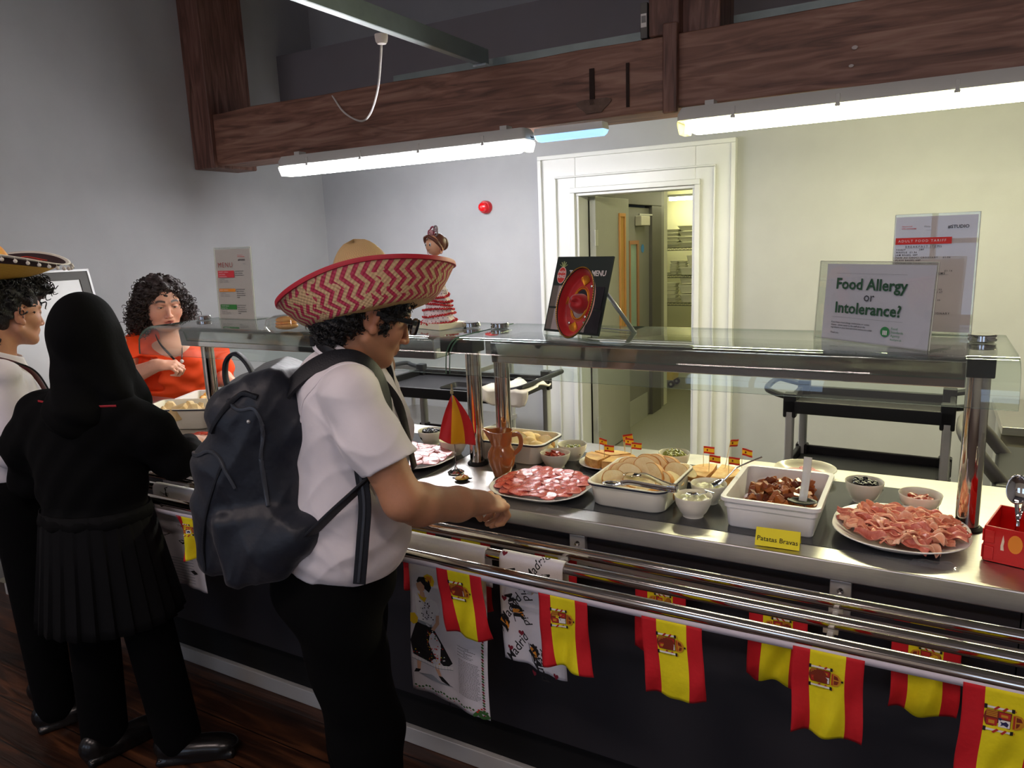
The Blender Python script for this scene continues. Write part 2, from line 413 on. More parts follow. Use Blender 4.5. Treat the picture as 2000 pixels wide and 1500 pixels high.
# ------------------------------------------------------------------ corridor beyond the door
M_cream = mat('cream_store_wall', '#d9d8b0', .7)
XC = -1.0
b = MB(); b.box((XC-.12, YW+.12, 2.02), (XC, 5.0, 2.7)); b.box((XC-.12, YW+.12, 0), (XC, 3.2, 2.02)); b.box((XC-.12, 4.98, 0), (XC, 5.1, 2.7))
struct(b, 'wall_corridor_left', M_greyp)
struct(MB().box((-3.2, 6.55, 0), (1.6, 6.67, 2.7)), 'wall_store', M_cream)
struct(MB().box((.55, YW+.12, 0), (.65, 6.6, 2.7)), 'wall_corridor_right', M_cream)
struct(MB().box((-3.2, 5.1, 0), (XC, 5.2, 2.7)), 'wall_store_near', mat('store_white', '#dcdccb', .6))
struct(MB().box((-3.2, YW+.12, 2.55), (1.6, 6.67, 2.65)), 'ceiling_store', M_cream)
# open leaf against the corridor wall
o = thing('door_leaf', 'open grey door with a narrow oak-framed glass strip, nearest the white frame', 'door', (DX0+.03, YW+.14, 0))
b = MB(); b.box((0, 0, .01), (.045, .66, DZ1-.02)); b.build('panel', mat('pale_grey_door', '#9a9a90', .5, noise=.06, nscale=3), o, bevel=.002)
b = MB()
for (y0_, y1_, z0_, z1_) in ((.44, .465, .755, 1.755), (.545, .57, .755, 1.755), (.44, .57, .73, .755), (.44, .57, 1.755, 1.78)): b.box((-.003, y0_, z0_), (.056, y1_, z1_))
b.build('glazing_frame', M_wood, o, bevel=.002)
MB().box((.0451, .465, .755), (.047, .545, 1.755)).build('glass_strip', mat('dim_glass', '#b98a4a', .15), o)
b = MB()
for z in (1.55, .9, .2): b.box((.046, -.02, z), (.05, .03, z+.11))
b.build('hinge', M_alu, o)
# second door in the corridor wall
o = thing('door_leaf', 'closed dark grey door with an oak-edged green glass strip and blue round sticker', 'door', (XC, 3.85, 0))
MB().box((-.05, 0, .01), (-.01, .86, 1.84)).build('panel', M_greyp, o)
b = MB(); b.box((-.05, .86, 0), (.02, 1.12, 1.86)); b.box((-.05, -.65, 1.86), (.02, 1.12, 2.03)); b.box((-.05, -.65, 0), (-.012, -.006, 1.86))
b.build('door_frame', M_darkgrey, o, bevel=.004)
b = MB()
for (y0_, y1_, z0_, z1_) in ((.33, .36, .71, 1.54), (.52, .56, .71, 1.54), (.33, .56, .68, .71), (.33, .56, 1.54, 1.57)): b.box((-.01, y0_, z0_), (.006, y1_, z1_))
b.build('glazing_frame', mat('reddish_beading', '#a5714f', .5), o)
MB().box((-.009, .36, .71), (-.004, .52, 1.54)).build('glass_strip', mat('green_wired_glass', '#8fa79c', .2), o)
b = MB(); b.lathe([(0, .003), (.035, .002), (.036, 0)], 20, 0, TRS((-.009, .69, 1.5), (0, PI/2, 0), (1, 1, 1))); b.build('round_sticker', mat('blue_sticker', '#2f7fc4', .5), o)
b = MB().box((-.008, .5, 1.69), (.05, .72, 1.77)); cb = b.build('door_closer', mat('cream_metal', '#cfcabb', .5), o, bevel=.006)
MB().box((.02, .5, 1.775), (.035, .82, 1.787)).build('closer_arm', M_alu, cb)
MB().box((-.009, .10, .0), (-.005, .80, .22)).build('kick_plate', M_alu, o)
# ------------------------------------------------------------------ store shelving with stacked crockery
sh = thing('shelving_rack', 'wire shelving rack in the yellow-lit store beyond the doorway', 'shelving', (-1.75, 5.98, 0))
M_wire = mat('dull_wire', '#6d6f5b', .4, .6)
levels = (.50, .90, 1.19, 1.47)
for z in levels:
    b = MB(); b.cyl((0, 0, z), (1.6, 0, z), .004, 6); b.cyl((0, 0, z-.025), (1.6, 0, z-.025), .004, 6); b.cyl((0, .45, z), (1.6, .45, z), .004, 6)
    for i in range(41): x = i*.04; b.cyl((x, 0, z), (x, .45, z), .002, 4); b.cyl((x, 0, z-.025), (x+.02, 0, z), .002, 4); b.cyl((x+.02, 0, z), (x+.04, 0, z-.025), .002, 4)
    b.build('wire_shelf', M_wire, sh)
for x in (0, 1.6):
    for y in (0, .45): MB().cyl((x, y, 0), (x, y, 1.9), .012, 10).build('upright', M_wire, sh)
M_crock = mat('cream_crockery', '#f2f1dc', .35)
def stack(b, c, hx, hy, n, dz, r=.02):
    for i in range(n):
        j = rnd.uniform(-.006, .006); z = c[2]+i*dz
        b.rrect([(hx*.8, hy*.8, r, z), (hx, hy, r, z+dz*.75), (hx*1.04, hy*1.04, r, z+dz*.8), (hx*1.04, hy*1.04, r, z+dz*.9), (hx*.98, hy*.98, r, z+dz*.9)], 0, TRS((c[0]+j, c[1], 0)), n=3, capt=True)
k = 0
for (cx, z, hx, hy, n, dz, lab) in (
    (.515, 1.475, .085, .12, 5, .028, 'flat cream trays stacked at the left of the top shelf in the store'),
    (.735, 1.475, .11, .12, 4, .033, 'wide cream dishes stacked at the right of the top shelf in the store'),
    (.54, 1.195, .035, .06, 5, .021, 'small stack of cream bowls on the middle shelf in the store'),
    (.63, 1.195, .037, .06, 6, .017, 'second narrow stack of cream bowls on the middle shelf in the store'),
    (.75, 1.195, .05, .08, 2, .06, 'deep cream tub on the middle shelf in the store'),
    (.515, .905, .055, .08, 5, .03, 'leaning cream dishes stacked on the lower shelf in the store'),
    (.71, .905, .085, .1, 4, .055, 'big cream gastronorm pans stacked on the lower shelf in the store'),
    (.82, 1.71, .06, .1, 2, .06, 'grey lidded box on top of the wide cream dishes')):
    b = MB(); stack(b, (-1.75+cx, 6.13, z), hx*1.15, hy, n, dz*(1.35 if z < 1.6 else 1)*(1.25 if n < 5 else 1))
    o = b.build('dish_stack', M_crock if 'grey' not in lab else mat('grey_tub', '#8b8a74', .5)); tag(o, lab, 'dishes')
# store lamp
o = thing('ceiling_lamp', 'bright yellow-white strip lamp seen through the doorway over the shelves', 'lamp', (-1.3, 6.2, 1.96))
MB().box((-.02, 0, .035), (.75, .08, .06)).build('housing', M_white, o)
b = MB(); b.box((0, .01, 0), (.73, .07, .034)); b.build('diffuser', mat('kitchen_lamp_glow', '#fffbd0', emit=LAMP_KITCHEN), o)
o = thing('ceiling_lamp', 'strip lamp on the store ceiling out of sight above the doorway', 'lamp', (-.9, 4.2, 2.5))
MB().box((0, 0, .02), (.9, .08, .05)).build('housing', M_white, o); MB().box((0, 0, 0), (.9, .08, .019)).build('diffuser', MATS['kitchen_lamp_glow'], o)
# mop bucket
o = thing('mop_bucket', 'yellow wheeled mop bucket on the floor of the store', 'bucket', (-1.32, 6.05, 0))
b = MB(); b.rrect([(.15, .11, .03, .08), (.18, .14, .03, .32), (.185, .145, .03, .325)], n=4); b.build('tub', mat('yellow_plastic', '#e6c21a', .4), o)
for sx in (-.12, .13):
    for sy in (-.1, .1):
        w_ = MB().cyl((sx, sy-.012, .035), (sx, sy+.012, .035), .035, 16); wo = w_.build('wheel', M_rubber, o)
        MB().cyl((sx, sy-.014, .035), (sx, sy+.014, .035), .014, 12).build('hub', M_alu, wo)
# fire alarm beacon
o = thing('alarm_beacon', 'round red alarm sounder on the grey wall left of the door', 'alarm', (-1.707, YW, 1.855), rot=(PI/2, 0, 0))
R1 = mat('red_plastic', '#b51520', .3)
MB().lathe([(0, 0), (.047, 0), (.047, .03), (.043, .042), (0, .042)], 32).build('base', R1, o)
b = MB().lathe([(.036, .042), (.036, .06), (.028, .072), (.012, .078), (0, .079)], 32); ln = b.build('lens', mat('red_lens', '#d3131b', .12, coat=.5), o)
MB().lathe([(0, .09), (.008, .086), (.012, .077)], 16).build('centre_cap', mat('pale_red', '#e05050', .2), ln)
b = MB()
for i in range(12):
    a = i*PI/6; b.box((.024, -.0015, .0), (.034, .0015, .003), 0, Matrix.Rotation(a, 4, 'Z') @ TRS((0, 0, .067)))
b.build('rib', R1, ln)
# ------------------------------------------------------------------ strip lamps under the beam
M_lamph = mat('grey_lamp_housing', '#b9bab6', .5)
def strip_lamp(x0, x1, label, em, tint, clips, nm):
    y0, y1 = 1.80, 1.925; L_ = x1-x0
    o = thing('strip_light', label, 'lamp', (x0, y0, 2.05)); D = y1-y0
    b = MB(); b.rrect([(L_/2-.004, D/2-.004, .02, .058), (L_/2, D/2, .02, .062), (L_/2, D/2, .02, .09), (L_/2-.015, D/2-.012, .02, .118)], 0, TRS((L_/2, D/2, 0)), n=4, capt=True)
    b.build('housing', M_lamph, o)
    b = MB(); b.rrect([(L_/2-.07, D/2-.028, .012, .004), (L_/2-.045, D/2-.012, .02, .02), (L_/2-.03, D/2-.006, .02, .056)], 0, TRS((L_/2, D/2, 0)), n=4, capt=True)
    b.build('diffuser', em, o)
    b = MB(); 
    for (xa, xb) in ((0.0, .045), (L_-.045, L_)):
        b.rrect([((xb-xa)/2-.006, D/2-.016, .008, .004), ((xb-xa)/2, D/2-.003, .01, .04), ((xb-xa)/2, D/2, .01, .057)], 0, TRS(((xa+xb)/2, D/2, 0)), n=3)
    b.build('end_cap', tint, o)
    for i in range(clips):
        x = L_*(i+.6)/(clips+.2)
        b = MB(); b.box((x-.008, -.004, .052), (x+.008, .004, .098)); b.box((x-.011, -.007, .048), (x+.011, .003, .058))
        b.build('clip', M_lamph, o, bevel=.0015)
    b = MB(); b.box((.12, .03, .118), (.16, .09, .14)); b.box((L_-.16, .03, .118), (L_-.12, .09, .14)); b.build('bracket', M_lamph, o)
    return o
M_capw = mat('clear_ribbed_end', '#cfcfc6', .2, alpha=.75)
M_capy = mat('yellowed_ribbed_end', '#d2cda0', .2, alpha=.8)
strip_lamp(-2.40, -.665, 'long strip light glowing white under the left half of the beam', mat('white_lamp_glow', '#fdfcff', emit=LAMP_WHITE), M_capw, 4, 'a')
strip_lamp(.115, 2.3, 'longest strip light glowing warm white at the upper right of the photo', mat('warm_lamp_glow', '#fffac8', emit=LAMP_WARM), M_capy, 5, 'b')
o = thing('emergency_light', 'short pale blue emergency light between the two long strip lights', 'lamp', (-.645, 1.83, 2.095))
MB().rrect([(.19, .04, .008, .028), (.19, .042, .008, .032), (.185, .04, .008, .062)], 0, TRS((.2, .045, 0)), n=3, capt=True).build('housing', M_white, o)
MB().rrect([(.175, .025, .01, 0), (.185, .036, .012, .012), (.19, .04, .01, .028)], 0, TRS((.2, .045, 0)), n=4, capt=True).build('diffuser', mat('blue_lamp_glow', '#9fd0ff', emit=LAMP_BLUE), o)
MB().tube(catmull([(.0, .05, .04), (-.012, .05, .03), (-.02, .04, .03), (-.03, .03, .05)], 5), .004, 6).build('cable_stub', M_rubber, o)

# ------------------------------------------------------------------ the servery counter
ct = thing('servery_counter', 'long steel-topped servery counter with dark charcoal front running the width of the photo', 'counter', (0, 0, 0))
x0, x1 = -2.7, 2.25
b = MB(); b.box((x0, 0, .855), (x1, .68, .90), 0); b.build('worktop', M_steel, ct, bevel=.004)
for (a, c, nm) in ((-1.32, -.17, 'left'), (.10, 1.215, 'right')):
    MB().rrect([((c-a)/2, .245, .012, .8995), ((c-a)/2, .245, .012, .9012)], 0, TRS(((a+c)/2, .315, 0)), n=4, capt=True).build('hot_plate', M_glassk, ct)
xs = [-2.7, -1.45, -.05, 1.36, 2.25]
for i in range(4): MB().box((xs[i]+.0015, .03, .21), (xs[i+1]-.0015, .06, .856)).build('front_panel', M_navy, ct)
MB().box((x0, .075, .05), (x1, .66, .856)).build('carcass', M_blackp, ct)
MB().box((x0, .056, 0), (x1, .076, .058)).build('plinth_trim', mat('white_trim_strip', '#b6b6b4', .35), ct, bevel=.003)
# tray slide: three rails on brackets
ts = thing('tray_slide', 'three parallel polished steel rails along the front of the counter', 'tray rail', (0, 0, .84))
RY = (-.067, -.158, -.246); RR = .0140
for y in RY: MB().cyl((x0, y, 0), (x1, y, 0), RR, 24).build('rail', M_chrome2, ts)
for x in (-1.66, -1.03, -.40, .40, 1.03, 1.66):
    b = MB(); b.box((x-.022, .012, -.095), (x+.022, .03, .012)); b.box((x-.006, -.255, -.034), (x+.006, .014, -.018)); b.box((x-.006, -.02, -.085), (x+.006, .014, -.03))
    br = b.build('bracket', M_alu, ts, bevel=.002)
    MB().lathe([(0, .006), (.005, .005), (.008, 0)], 12, 0, TRS((x, .012, -.012), (PI/2, 0, 0))).build('bolt', M_chrome, br)
    b = MB()
    for y in RY: b.box((x-.014, y-.008, -.022), (x+.014, y+.008, -.012))
    b.build('saddle', M_alu, br)

# ------------------------------------------------------------------ glass gantries
ZG = 1.345
def gantry(xa, xb, gx0, gx1, label):
    o = thing('glass_gantry', label, 'sneeze guard', (xa, 0, .90))
    for x in (0, xb-xa):
        b = MB(); b.cyl((x, .317, 0), (x, .317, ZG-.9), .0245, 32); p = b.build('post', M_chrome2, o)
        b = MB(); b.lathe([(.025, 0), (.034, 0), (.034, .004), (.028, .009), (.025, .009)], 32, 0, TRS((x, .317, .0005))); b.build('base_collar', M_rubber, p)
        b = MB(); b.lathe([(0, .014), (.027, .014), (.0285, .012), (.0285, .009), (.026, .009), (.026, .006), (.0285, .006), (.0285, .0), (0, 0)], 32, 0, TRS((x, .317, ZG-.9+.004))); b.build('cap', M_chrome, p)
        b = MB(); b.box((x-.028, .27, ZG-.9-.075), (x+.028, .345, ZG-.9-.006)); 
        b.build('bracket_block', M_rubber if x else M_chrome, p, bevel=.003)
    # light housing between the posts
    ax, bx = .062, xb-xa-.032
    b = MB(); pr = [(.156, ZG-.9-.078), (.150, ZG-.9-.019), (.160, ZG-.9-.013), (.20, ZG-.9-.012), (.345, ZG-.9-.012), (.345, ZG-.9-.04), (.33, ZG-.9-.076)]
    n = len(pr); V = [(ax, y, z) for y, z in pr]+[(bx, y, z) for y, z in pr]
    b.add(V, [tuple(range(n)), tuple(range(2*n-1, n-1, -1))]+[(i, i+n, (i+1) % n+n, (i+1) % n) for i in range(n)])
    b.build('light_housing', M_chrome, o, bevel=.003, seg=3, sharp=50)
    # curved glass
    prof = [(.452, 0), (.30, 0), (.15, 0), (.125, -.001)]
    for i in range(1, 8):
        a = math.radians(i*85/8); prof.append((.125-.072*math.sin(a), -.060*(1-math.cos(a))))
    prof += [(.0515, -.078), (.0505, -.097)]
    b = MB(); V = []; F = []; k = len(prof); th = .006; g0, g1 = gx0-xa, gx1-xa
    nrm = []
    for i in range(k):
        a = prof[max(i-1, 0)]; c = prof[min(i+1, k-1)]; dy, dz = c[0]-a[0], c[1]-a[1]; l = math.hypot(dy, dz); nrm.append((dz/l, -dy/l))
    for x in (g0, g1):
        for s in (0, 1):
            for (y, z), (ny, nz) in zip(prof, nrm): V.append((x, y-ny*th*s, ZG-.9+z-nz*th*s+.0))
    for i in range(k-1):
        F.append((i, i+1, 2*k+i+1, 2*k+i)); F.append((k+i, 3*k+i, 3*k+i+1, k+i+1))
    b.add(V, F, 0)
    b.add(V, [(i, k+i, k+i+1, i+1) for i in range(k-1)]+[(2*k+i, 2*k+i+1, 3*k+i+1, 3*k+i) for i in range(k-1)]+[(0, 2*k, 3*k, k), (k-1, 2*k-1, 4*k-1, 3*k-1)], 1)
    b.build('curved_glass', [M_glass, M_glassedge], o, sharp=50)
    return o
XA, GL, GAP = -1.3446, 1.2557, .1039
gantry(XA, XA+GL, -1.385, -.012, 'left glass shelf gantry on chrome posts above the counter, behind the sombrero')
gantry(XA+GL+GAP, XA+2*GL+GAP, .0, 1.325, 'right glass shelf gantry on chrome posts above the counter, carrying the allergy sign')

# ------------------------------------------------------------------ flag bunting
M_fred = mat('flag_red', '#c81420', .75, noise=.12, nscale=25, bump=.35, bscale=120)
M_fyel = mat('flag_yellow', '#ecdc10', .75, noise=.12, nscale=25, bump=.35, bscale=120)
M_tape = mat('white_tape', '#cfc7cf', .7)
ARM = [mat('arms_brown', '#7a2a12', .7), mat('arms_gold', '#c98a1c', .7), mat('arms_white', '#e8e4dc', .7), mat('arms_navy', '#262450', .7), mat('arms_red', '#b0281c', .7), mat('arms_black', '#1c1712', .7)]
def arms_polys():
    """coat of arms lying on its side (crown to +s), unit about 2 wide"""
    P = []
    R = lambda a, b_, c, d, m: P.append(([(a, b_), (c, b_), (c, d), (a, d)], m))
    P.append(([(-.95, -.52), (.25, -.52), (.3, .52), (-.95, .52), (-1.05, .3), (-1.1, 0), (-1.05, -.3)], 0))
    for i in range(4): R(-.98, .1+i*.11, -.42, .16+i*.11, 1)
    R(-.33, .08, .22, .46, 4); R(-.24, .18, .10, .34, 1); R(-.35, -.46, .22, 0, 2)
    P.append(([(-.25, -.38), (-.1, -.3), (.1, -.4), (.16, -.2), (.02, -.06), (-.12, -.14), (-.28, -.1), (-.2, -.24)], 3))
    R(-.95, -.44, -.42, -.02, 4); R(-.85, -.34, -.55, -.12, 1)
    P.append(([(-.28, -.05), (-.15, .05), (-.28, .15), (-.4, .05)], 3))
    # crown
    P.append(([(.34, -.46), (.5, -.5), (.78, -.42), (.95, -.16), (1.0, 0), (.95, .16), (.78, .42), (.5, .5), (.34, .46)], 1))
    P.append(([(.52, -.36), (.74, -.3), (.84, -.05), (.52, -.05)], 0)); P.append(([(.52, .36), (.74, .3), (.84, .05), (.52, .05)], 0))
    R(.38, -.42, .46, .42, 4); P.append(([(.98, -.06), (1.12, -.08), (1.12, .08), (.98, .06)], 5)); 
    for t in (-.74, .74):
        R(-.98, t-.07, .28, t+.07, 2); R(-1.1, t-.15, -.95, t+.15, 5); R(.26, t-.13, .42, t+.13, 5)
        P.append(([(-.55, t-.16), (-.3, t+.1), (-.42, t+.16), (-.65, t-.1)], 4)); P.append(([(-.1, t-.16), (.1, t+.1), (0, t+.16), (-.22, t-.1)], 4))
        R(.42, t-.05, .5, t+.05, 1)
    return P
ARMS = arms_polys()
def flag(parent, x0, zt, y0, w_, h, seed, arms=True, lean=0.0, flip=False, fold=1.0):
    r = random.Random(seed); ph = r.uniform(0, 6); a1 = r.uniform(.006, .011)*fold; k1 = r.uniform(1.0, 1.6); bl = r.uniform(-.006, .006); sl = r.uniform(-.008, .008)
    def S(u, v):     # u across 0..1, v down 0..1
        x = x0+u*w_+lean*v*h+.004*math.sin(v*5+ph)*v; z = zt-v*h-bl*math.sin(u*PI)*v-sl*u*v
        y = y0+a1*v*math.sin(u*2*PI*k1+ph+v*2)+.004*v*math.sin(v*9+ph)+.003*v*math.sin(u*15+v*7+ph)
        return (x, y, z)
    b = MB(); b.grid(S, 24, 24, mf=lambda u, v: 0 if (u < .235 or u > .755) else 1)
    f = b.build('flag', [M_fred, M_fyel], parent, solid=.0006, sharp=80)
    if arms:
        b = MB(); sg = -1 if flip else 1; sc_ = .0275*w_/.125
        for k, (pl, m) in enumerate(ARMS):
            V = []
            for (s_, t_) in pl:
                u = .49+sg*s_*sc_/w_; v = .29-t_*sc_/h; p = S(u, v); V.append((p[0], p[1]-.0012-.0001*k, p[2]))
            b.add(V, [tuple(range(len(V)))], m)
        b.build('coat_of_arms', ARM, f, flat=True)
    return f
bn = thing('flag_bunting', 'string of red and yellow Spanish flags hung from the outermost tray rail', 'bunting', (0, 0, 0))
yb = -.268
pts = [(-1.2, yb, .815), (-.8, yb, .818), (-.3, yb, .826), (.1, yb, .835), (.21, yb, .832), (.6, yb, .828), (1.0, yb, .832), (1.4, yb, .834), (2.2, yb, .834)]
def tape(parent, pts, hw=.007):
    P = catmull(pts, 8); b = MB(); V = []; F = []
    for p in P: V += [(p.x, p.y, p.z-hw), (p.x, p.y, p.z+hw)]
    for i in range(len(P)-1): F.append((2*i, 2*i+2, 2*i+3, 2*i+1))
    b.add(V, F); return b.build('tape', M_tape, parent, solid=.001)
tape(bn, pts)
for i, (x, w_, h, ln, zt) in enumerate(((-1.10, .12, .16, 0, .815), (-.83, .10, .13, .3, .815), (-.66, .12, .175, 0, .818), (-.38, .12, .165, 0, .822), (.150, .128, .165, .12, .832), (.430, .12, .172, .05, .826), (.674, .127, .176, .05, .826), (.975, .124, .181, 0, .834), (1.252, .13, .19, 0, .836), (1.53, .13, .18, 0, .836))):
    flag(bn, x, zt, yb-.001, w_, h, 20+i, lean=ln, fold=3.0 if i in (1, 2) else 1)
br = thing('flag_bunting', 'second string of red and yellow flags hung from the innermost rail, behind the first', 'bunting', (0, 0, 0))
yr = -.046
tape(br, [(-1.2, yr, .806), (-.5, yr, .812), (.1, yr, .815), (.7, yr, .803), (1.2, yr, .796), (2.2, yr, .8)])
for i, (x, w_, h) in enumerate(((-1.05, .12, .19), (-.72, .12, .19), (-.42, .12, .19), (-.13, .12, .19), (.045, .125, .20), (.305, .12, .19), (.578, .125, .19), (.848, .125, .19), (1.137, .124, .185), (1.42, .124, .185))):
    flag(br, x, .808-.008*(x > .5), yr-.001, w_, h, 60+i, flip=True)

# ------------------------------------------------------------------ tea towels
M_towel = mat('white_tea_towel', '#dcd8dd', .85, noise=.06, nscale=14, bump=.25, bscale=300)
class Cloth:
    """cloth hung over a rail at (y,z): a = metres across, b_ = metres along from the rail top (negative = behind)"""
    def __init__(s, x0, w_, yr_, zr_, seed, amp=.006, sag=0.0):
        s.x0, s.w, s.y, s.z, s.amp, s.sag = x0, w_, yr_, zr_, amp, sag; r = random.Random(seed); s.p = [r.uniform(0, 6) for _ in range(4)]
    def __call__(s, a, b_, off=0):
        R_ = .0165+off
        if b_ >= .03: y = s.y-R_; z = s.z-(b_-.03)
        elif b_ <= -.03: y = s.y+R_; z = s.z+(b_+.03)
        else:
            g = b_/.03*PI/2; y = s.y-R_*math.sin(g); z = s.z+R_*math.cos(g)
        v = min(1, abs(b_)/.3); u = a/s.w
        y += s.amp*v*math.sin(u*7+s.p[0]+b_*6)*(1 if b_ > 0 else -.5)+s.amp*.5*v*math.sin(u*17+s.p[1]-b_*9)
        z -= s.sag*u*v
        return (s.x0+a+.006*v*math.sin(b_*9+s.p[2]), y, z)
    def decal(s, b, pts, m, off=.0012): b.add([s(a, c, off) for a, c in pts], [tuple(range(len(pts)))], m)
def towel(label, cl, back, front, w_, decals, mats):
    b = MB(); o = thing('tea_towel', label, 'tea towel', (0, 0, 0), group=None)
    b.grid(lambda u, v: cl(u*w_, -back+v*(back+front)), 24, 44)
    c = b.build('cloth', M_towel, o, solid=.0012, sharp=80)
    b = MB(); decals(b, cl); b.build('print', mats, c, flat=True)
    return o
INK = mat('print_black', '#191718', .8); INKR = mat('print_dark_red', '#7c1a2c', .8); INKG = mat('print_green', '#35602c', .8); INKO = mat('print_orange', '#d98a28', .8); INKY = mat('print_yellow', '#e3bf1e', .8); SK = mat('print_skin', '#d8a98a', .8); INKX = mat('print_grey', '#8f949c', .8)
PM = [INK, INKR, INKG, INKO, INKY, SK, INKX, mat('print_white', '#e8e6e6', .8), mat('print_bright_red', '#c6281e', .8)]
def madrid(b, cl):
    def word(a, c, rot, size=.032):
        def fn(x, y, z):
            x2 = x+.3*y; X = x2*math.cos(rot)-y*math.sin(rot); Y = x2*math.sin(rot)+y*math.cos(rot); return cl(a+X, c-Y, .0012)
        b.text('Madrid', size, None, 0, fn=fn, bold=.006)
    def heart(a, c, s_=.008):
        cl.decal(b, [(a+s_*x, c+s_*y) for x, y in ((0, 1), (-.9, 0), (-.8, -.7), (-.3, -.8), (0, -.4), (.3, -.8), (.8, -.7), (.9, 0))], 1)
    def fl(a, c, r_=0):
        for k, m in enumerate((0, 3, 0)):
            cl.decal(b, [(a+(x*math.cos(r_)-y*math.sin(r_)), c+(x*math.sin(r_)+y*math.cos(r_))) for x, y in [(-.016+.004*k, .0-.01+.010*k), (.002+.004*k, -.014+.010*k), (.012+.004*k, -.008+.010*k), (.014+.004*k, .002+.010*k), (.002+.004*k, -.004+.010*k), (-.014+.004*k, 0+.010*k)]], m)
        cl.decal(b, [(a-.018, c-.014), (a-.0165, c-.0145), (a-.006, c+.032), (a-.008, c+.032)], 0)
    word(.020, .050, -1.0); word(.085, .075, 1.0); word(.115, .045, -1.05); word(.01, .20, 1.0); word(.02, .30, 1.0); word(.07, .235, -1.15); word(.095, .30, 1.1); word(.01, .12, -.9); word(.11, .17, -1.2)
    for (a, c) in ((.012, .012), (.012, .13), (.05, .215), (.02, .26), (.145, .29), (.12, .10), (.08, .31)): heart(a, c)
    for (a, c, r_) in ((.045, .155, .2), (.01, .19, .6), (.085, .25, .9), (.14, .21, .3)): fl(a, c, r_)
towel('white tea towel printed with the word Madrid, hearts and little flags, over the middle rail', Cloth(.275, .172, RY[1], .84, 5, sag=.02), .12, .295, .172, madrid, PM)
def lady(b, cl):
    D = lambda p, m, o=.0012: cl.decal(b, [(x, .045+.755*y) for x, y in p], m, o)
    T = lambda pts, dx, dy, k=1: [(dx+x*k, dy+y*k) for x, y in pts]
    # hair comb, hair, face
    D(T([(.0, -.012), (.012, -.022), (.026, -.018), (.032, 0), (.028, .02), (.012, .02)], .050, .11), 4); D(T([(.004, -.012), (.012, -.015), (.022, -.012), (.02, .008), (.01, .01)], .052, .11), 3, .0014)
    D(T([(-.02, 0), (-.012, -.018), (.006, -.024), (.022, -.014), (.027, .01), (.02, .03), (.004, .018), (-.014, .012)], .045, .125), 0, .0016)
    D(T([(-.02, .006), (-.004, -.006), (.008, .006), (.008, .022), (-.002, .034), (-.014, .03), (-.019, .018)], .043, .128), 5, .0018)
    # neck, bodice with sleeves
    D(T([(-.008, 0), (.006, 0), (.01, .03), (-.012, .03)], .043, .158), 5); D(T([(-.02, 0), (-.01, .02), (.004, .028), (.012, .006), (.004, .01), (-.006, .01)], .045, .168), 4, .0016)
    D([(.016, .175), (.030, .185), (.045, .21), (.060, .185), (.072, .176), (.078, .25), (.066, .275), (.028, .275), (.020, .25)], 7, .0014)
    for i in range(26):
        a, c = .026+.045*rnd.random(), .195+.07*rnd.random(); D([(a, c), (a+.003, c-.003), (a+.005, c), (a+.003, c+.003)], 0, .0016)
    D([(.068, .176), (.085, .186), (.092, .215), (.086, .235), (.074, .23), (.070, .2)], 7, .0015); D([(.082, .235), (.090, .232), (.090, .265), (.075, .295), (.066, .292), (.080, .262)], 5, .0016)
    D([(.0, .255), (.014, .25), (.024, .265), (.022, .285), (.01, .295), (.0, .288)], 4, .0016)
    # sash and skirt
    D([(.024, .272), (.068, .272), (.072, .284), (.022, .284)], 6, .0016)
    sk = [(.018, .282), (.072, .284), (.098, .34), (.128, .40), (.11, .425), (.08, .432), (.04, .425), (.008, .412), (.0, .36)]
    D(sk, 0, .0014)
    for i in range(150):
        a, c = rnd.uniform(.006, .12), rnd.uniform(.295, .425)
        if a < .07+(c-.285)*.4 and a > .016-(c-.29)*.15: D([(a, c), (a+.003, c-.002), (a+.004, c+.002), (a+.001, c+.003)], rnd.choice((8, 8, 2, 4, 3, 7)), .0017)
    for i in range(14): D([(.004+.009*i, .415+.012*math.sin(i*PI/13)), (.013+.009*i, .415+.012*math.sin((i+1)*PI/13)), (.011+.009*i, .432+.012*math.sin(i*PI/13)), (.006+.009*i, .43+.012*math.sin(i*PI/13))], 7, .0018)
    for i in range(14): D([(.004+.009*i, .427+.012*math.sin(i*PI/13)), (.013+.009*i, .427+.012*math.sin((i+1)*PI/13)), (.013+.009*i, .4295+.012*math.sin((i+1)*PI/13)), (.004+.009*i, .4295+.012*math.sin(i*PI/13))], 6, .002)
    # legs and shoes
    D([(.018, .432), (.03, .434), (.026, .47), (.018, .47)], 5, .0016); D([(.014, .468), (.028, .468), (.022, .48), (.008, .484)], 0, .0018)
    D([(.07, .434), (.084, .432), (.094, .468), (.086, .472)], 5, .0016); D([(.084, .468), (.096, .466), (.118, .488), (.116, .492), (.094, .484)], 0, .0018)
    D([(.02, .484), (.06, .478), (.115, .488), (.13, .492), (.09, .498), (.03, .49)], 6, .0011)
    # text block as fine printed lines
    y_ = .315
    for i in range(32):
        a0 = .150 if i > 6 else .146+.022*(i % 2); L_ = rnd.uniform(.058, .066) if i > 6 else rnd.uniform(.02, .05)
        x = a0
        if i == 7: y_ += .008
        while x < a0+L_:
            l = rnd.uniform(.002, .007); D([(x, y_), (x+l, y_+.0003), (x+l, y_+.0018), (x, y_+.0015)], 0, .0013); x += l+.0014
        y_ += .0055
    # leaf and berry border
    for i in range(34):
        c = .20+i*.0105; D([(.222, c), (.228, c-.004), (.233, c+.002), (.227, c+.006)], 2 if i % 3 else 1, .0013)
        if i % 3 == 0: D([(.228+.002*math.cos(t*1.2), c+.008+.002*math.sin(t*1.2)) for t in range(5)], 8, .0014)
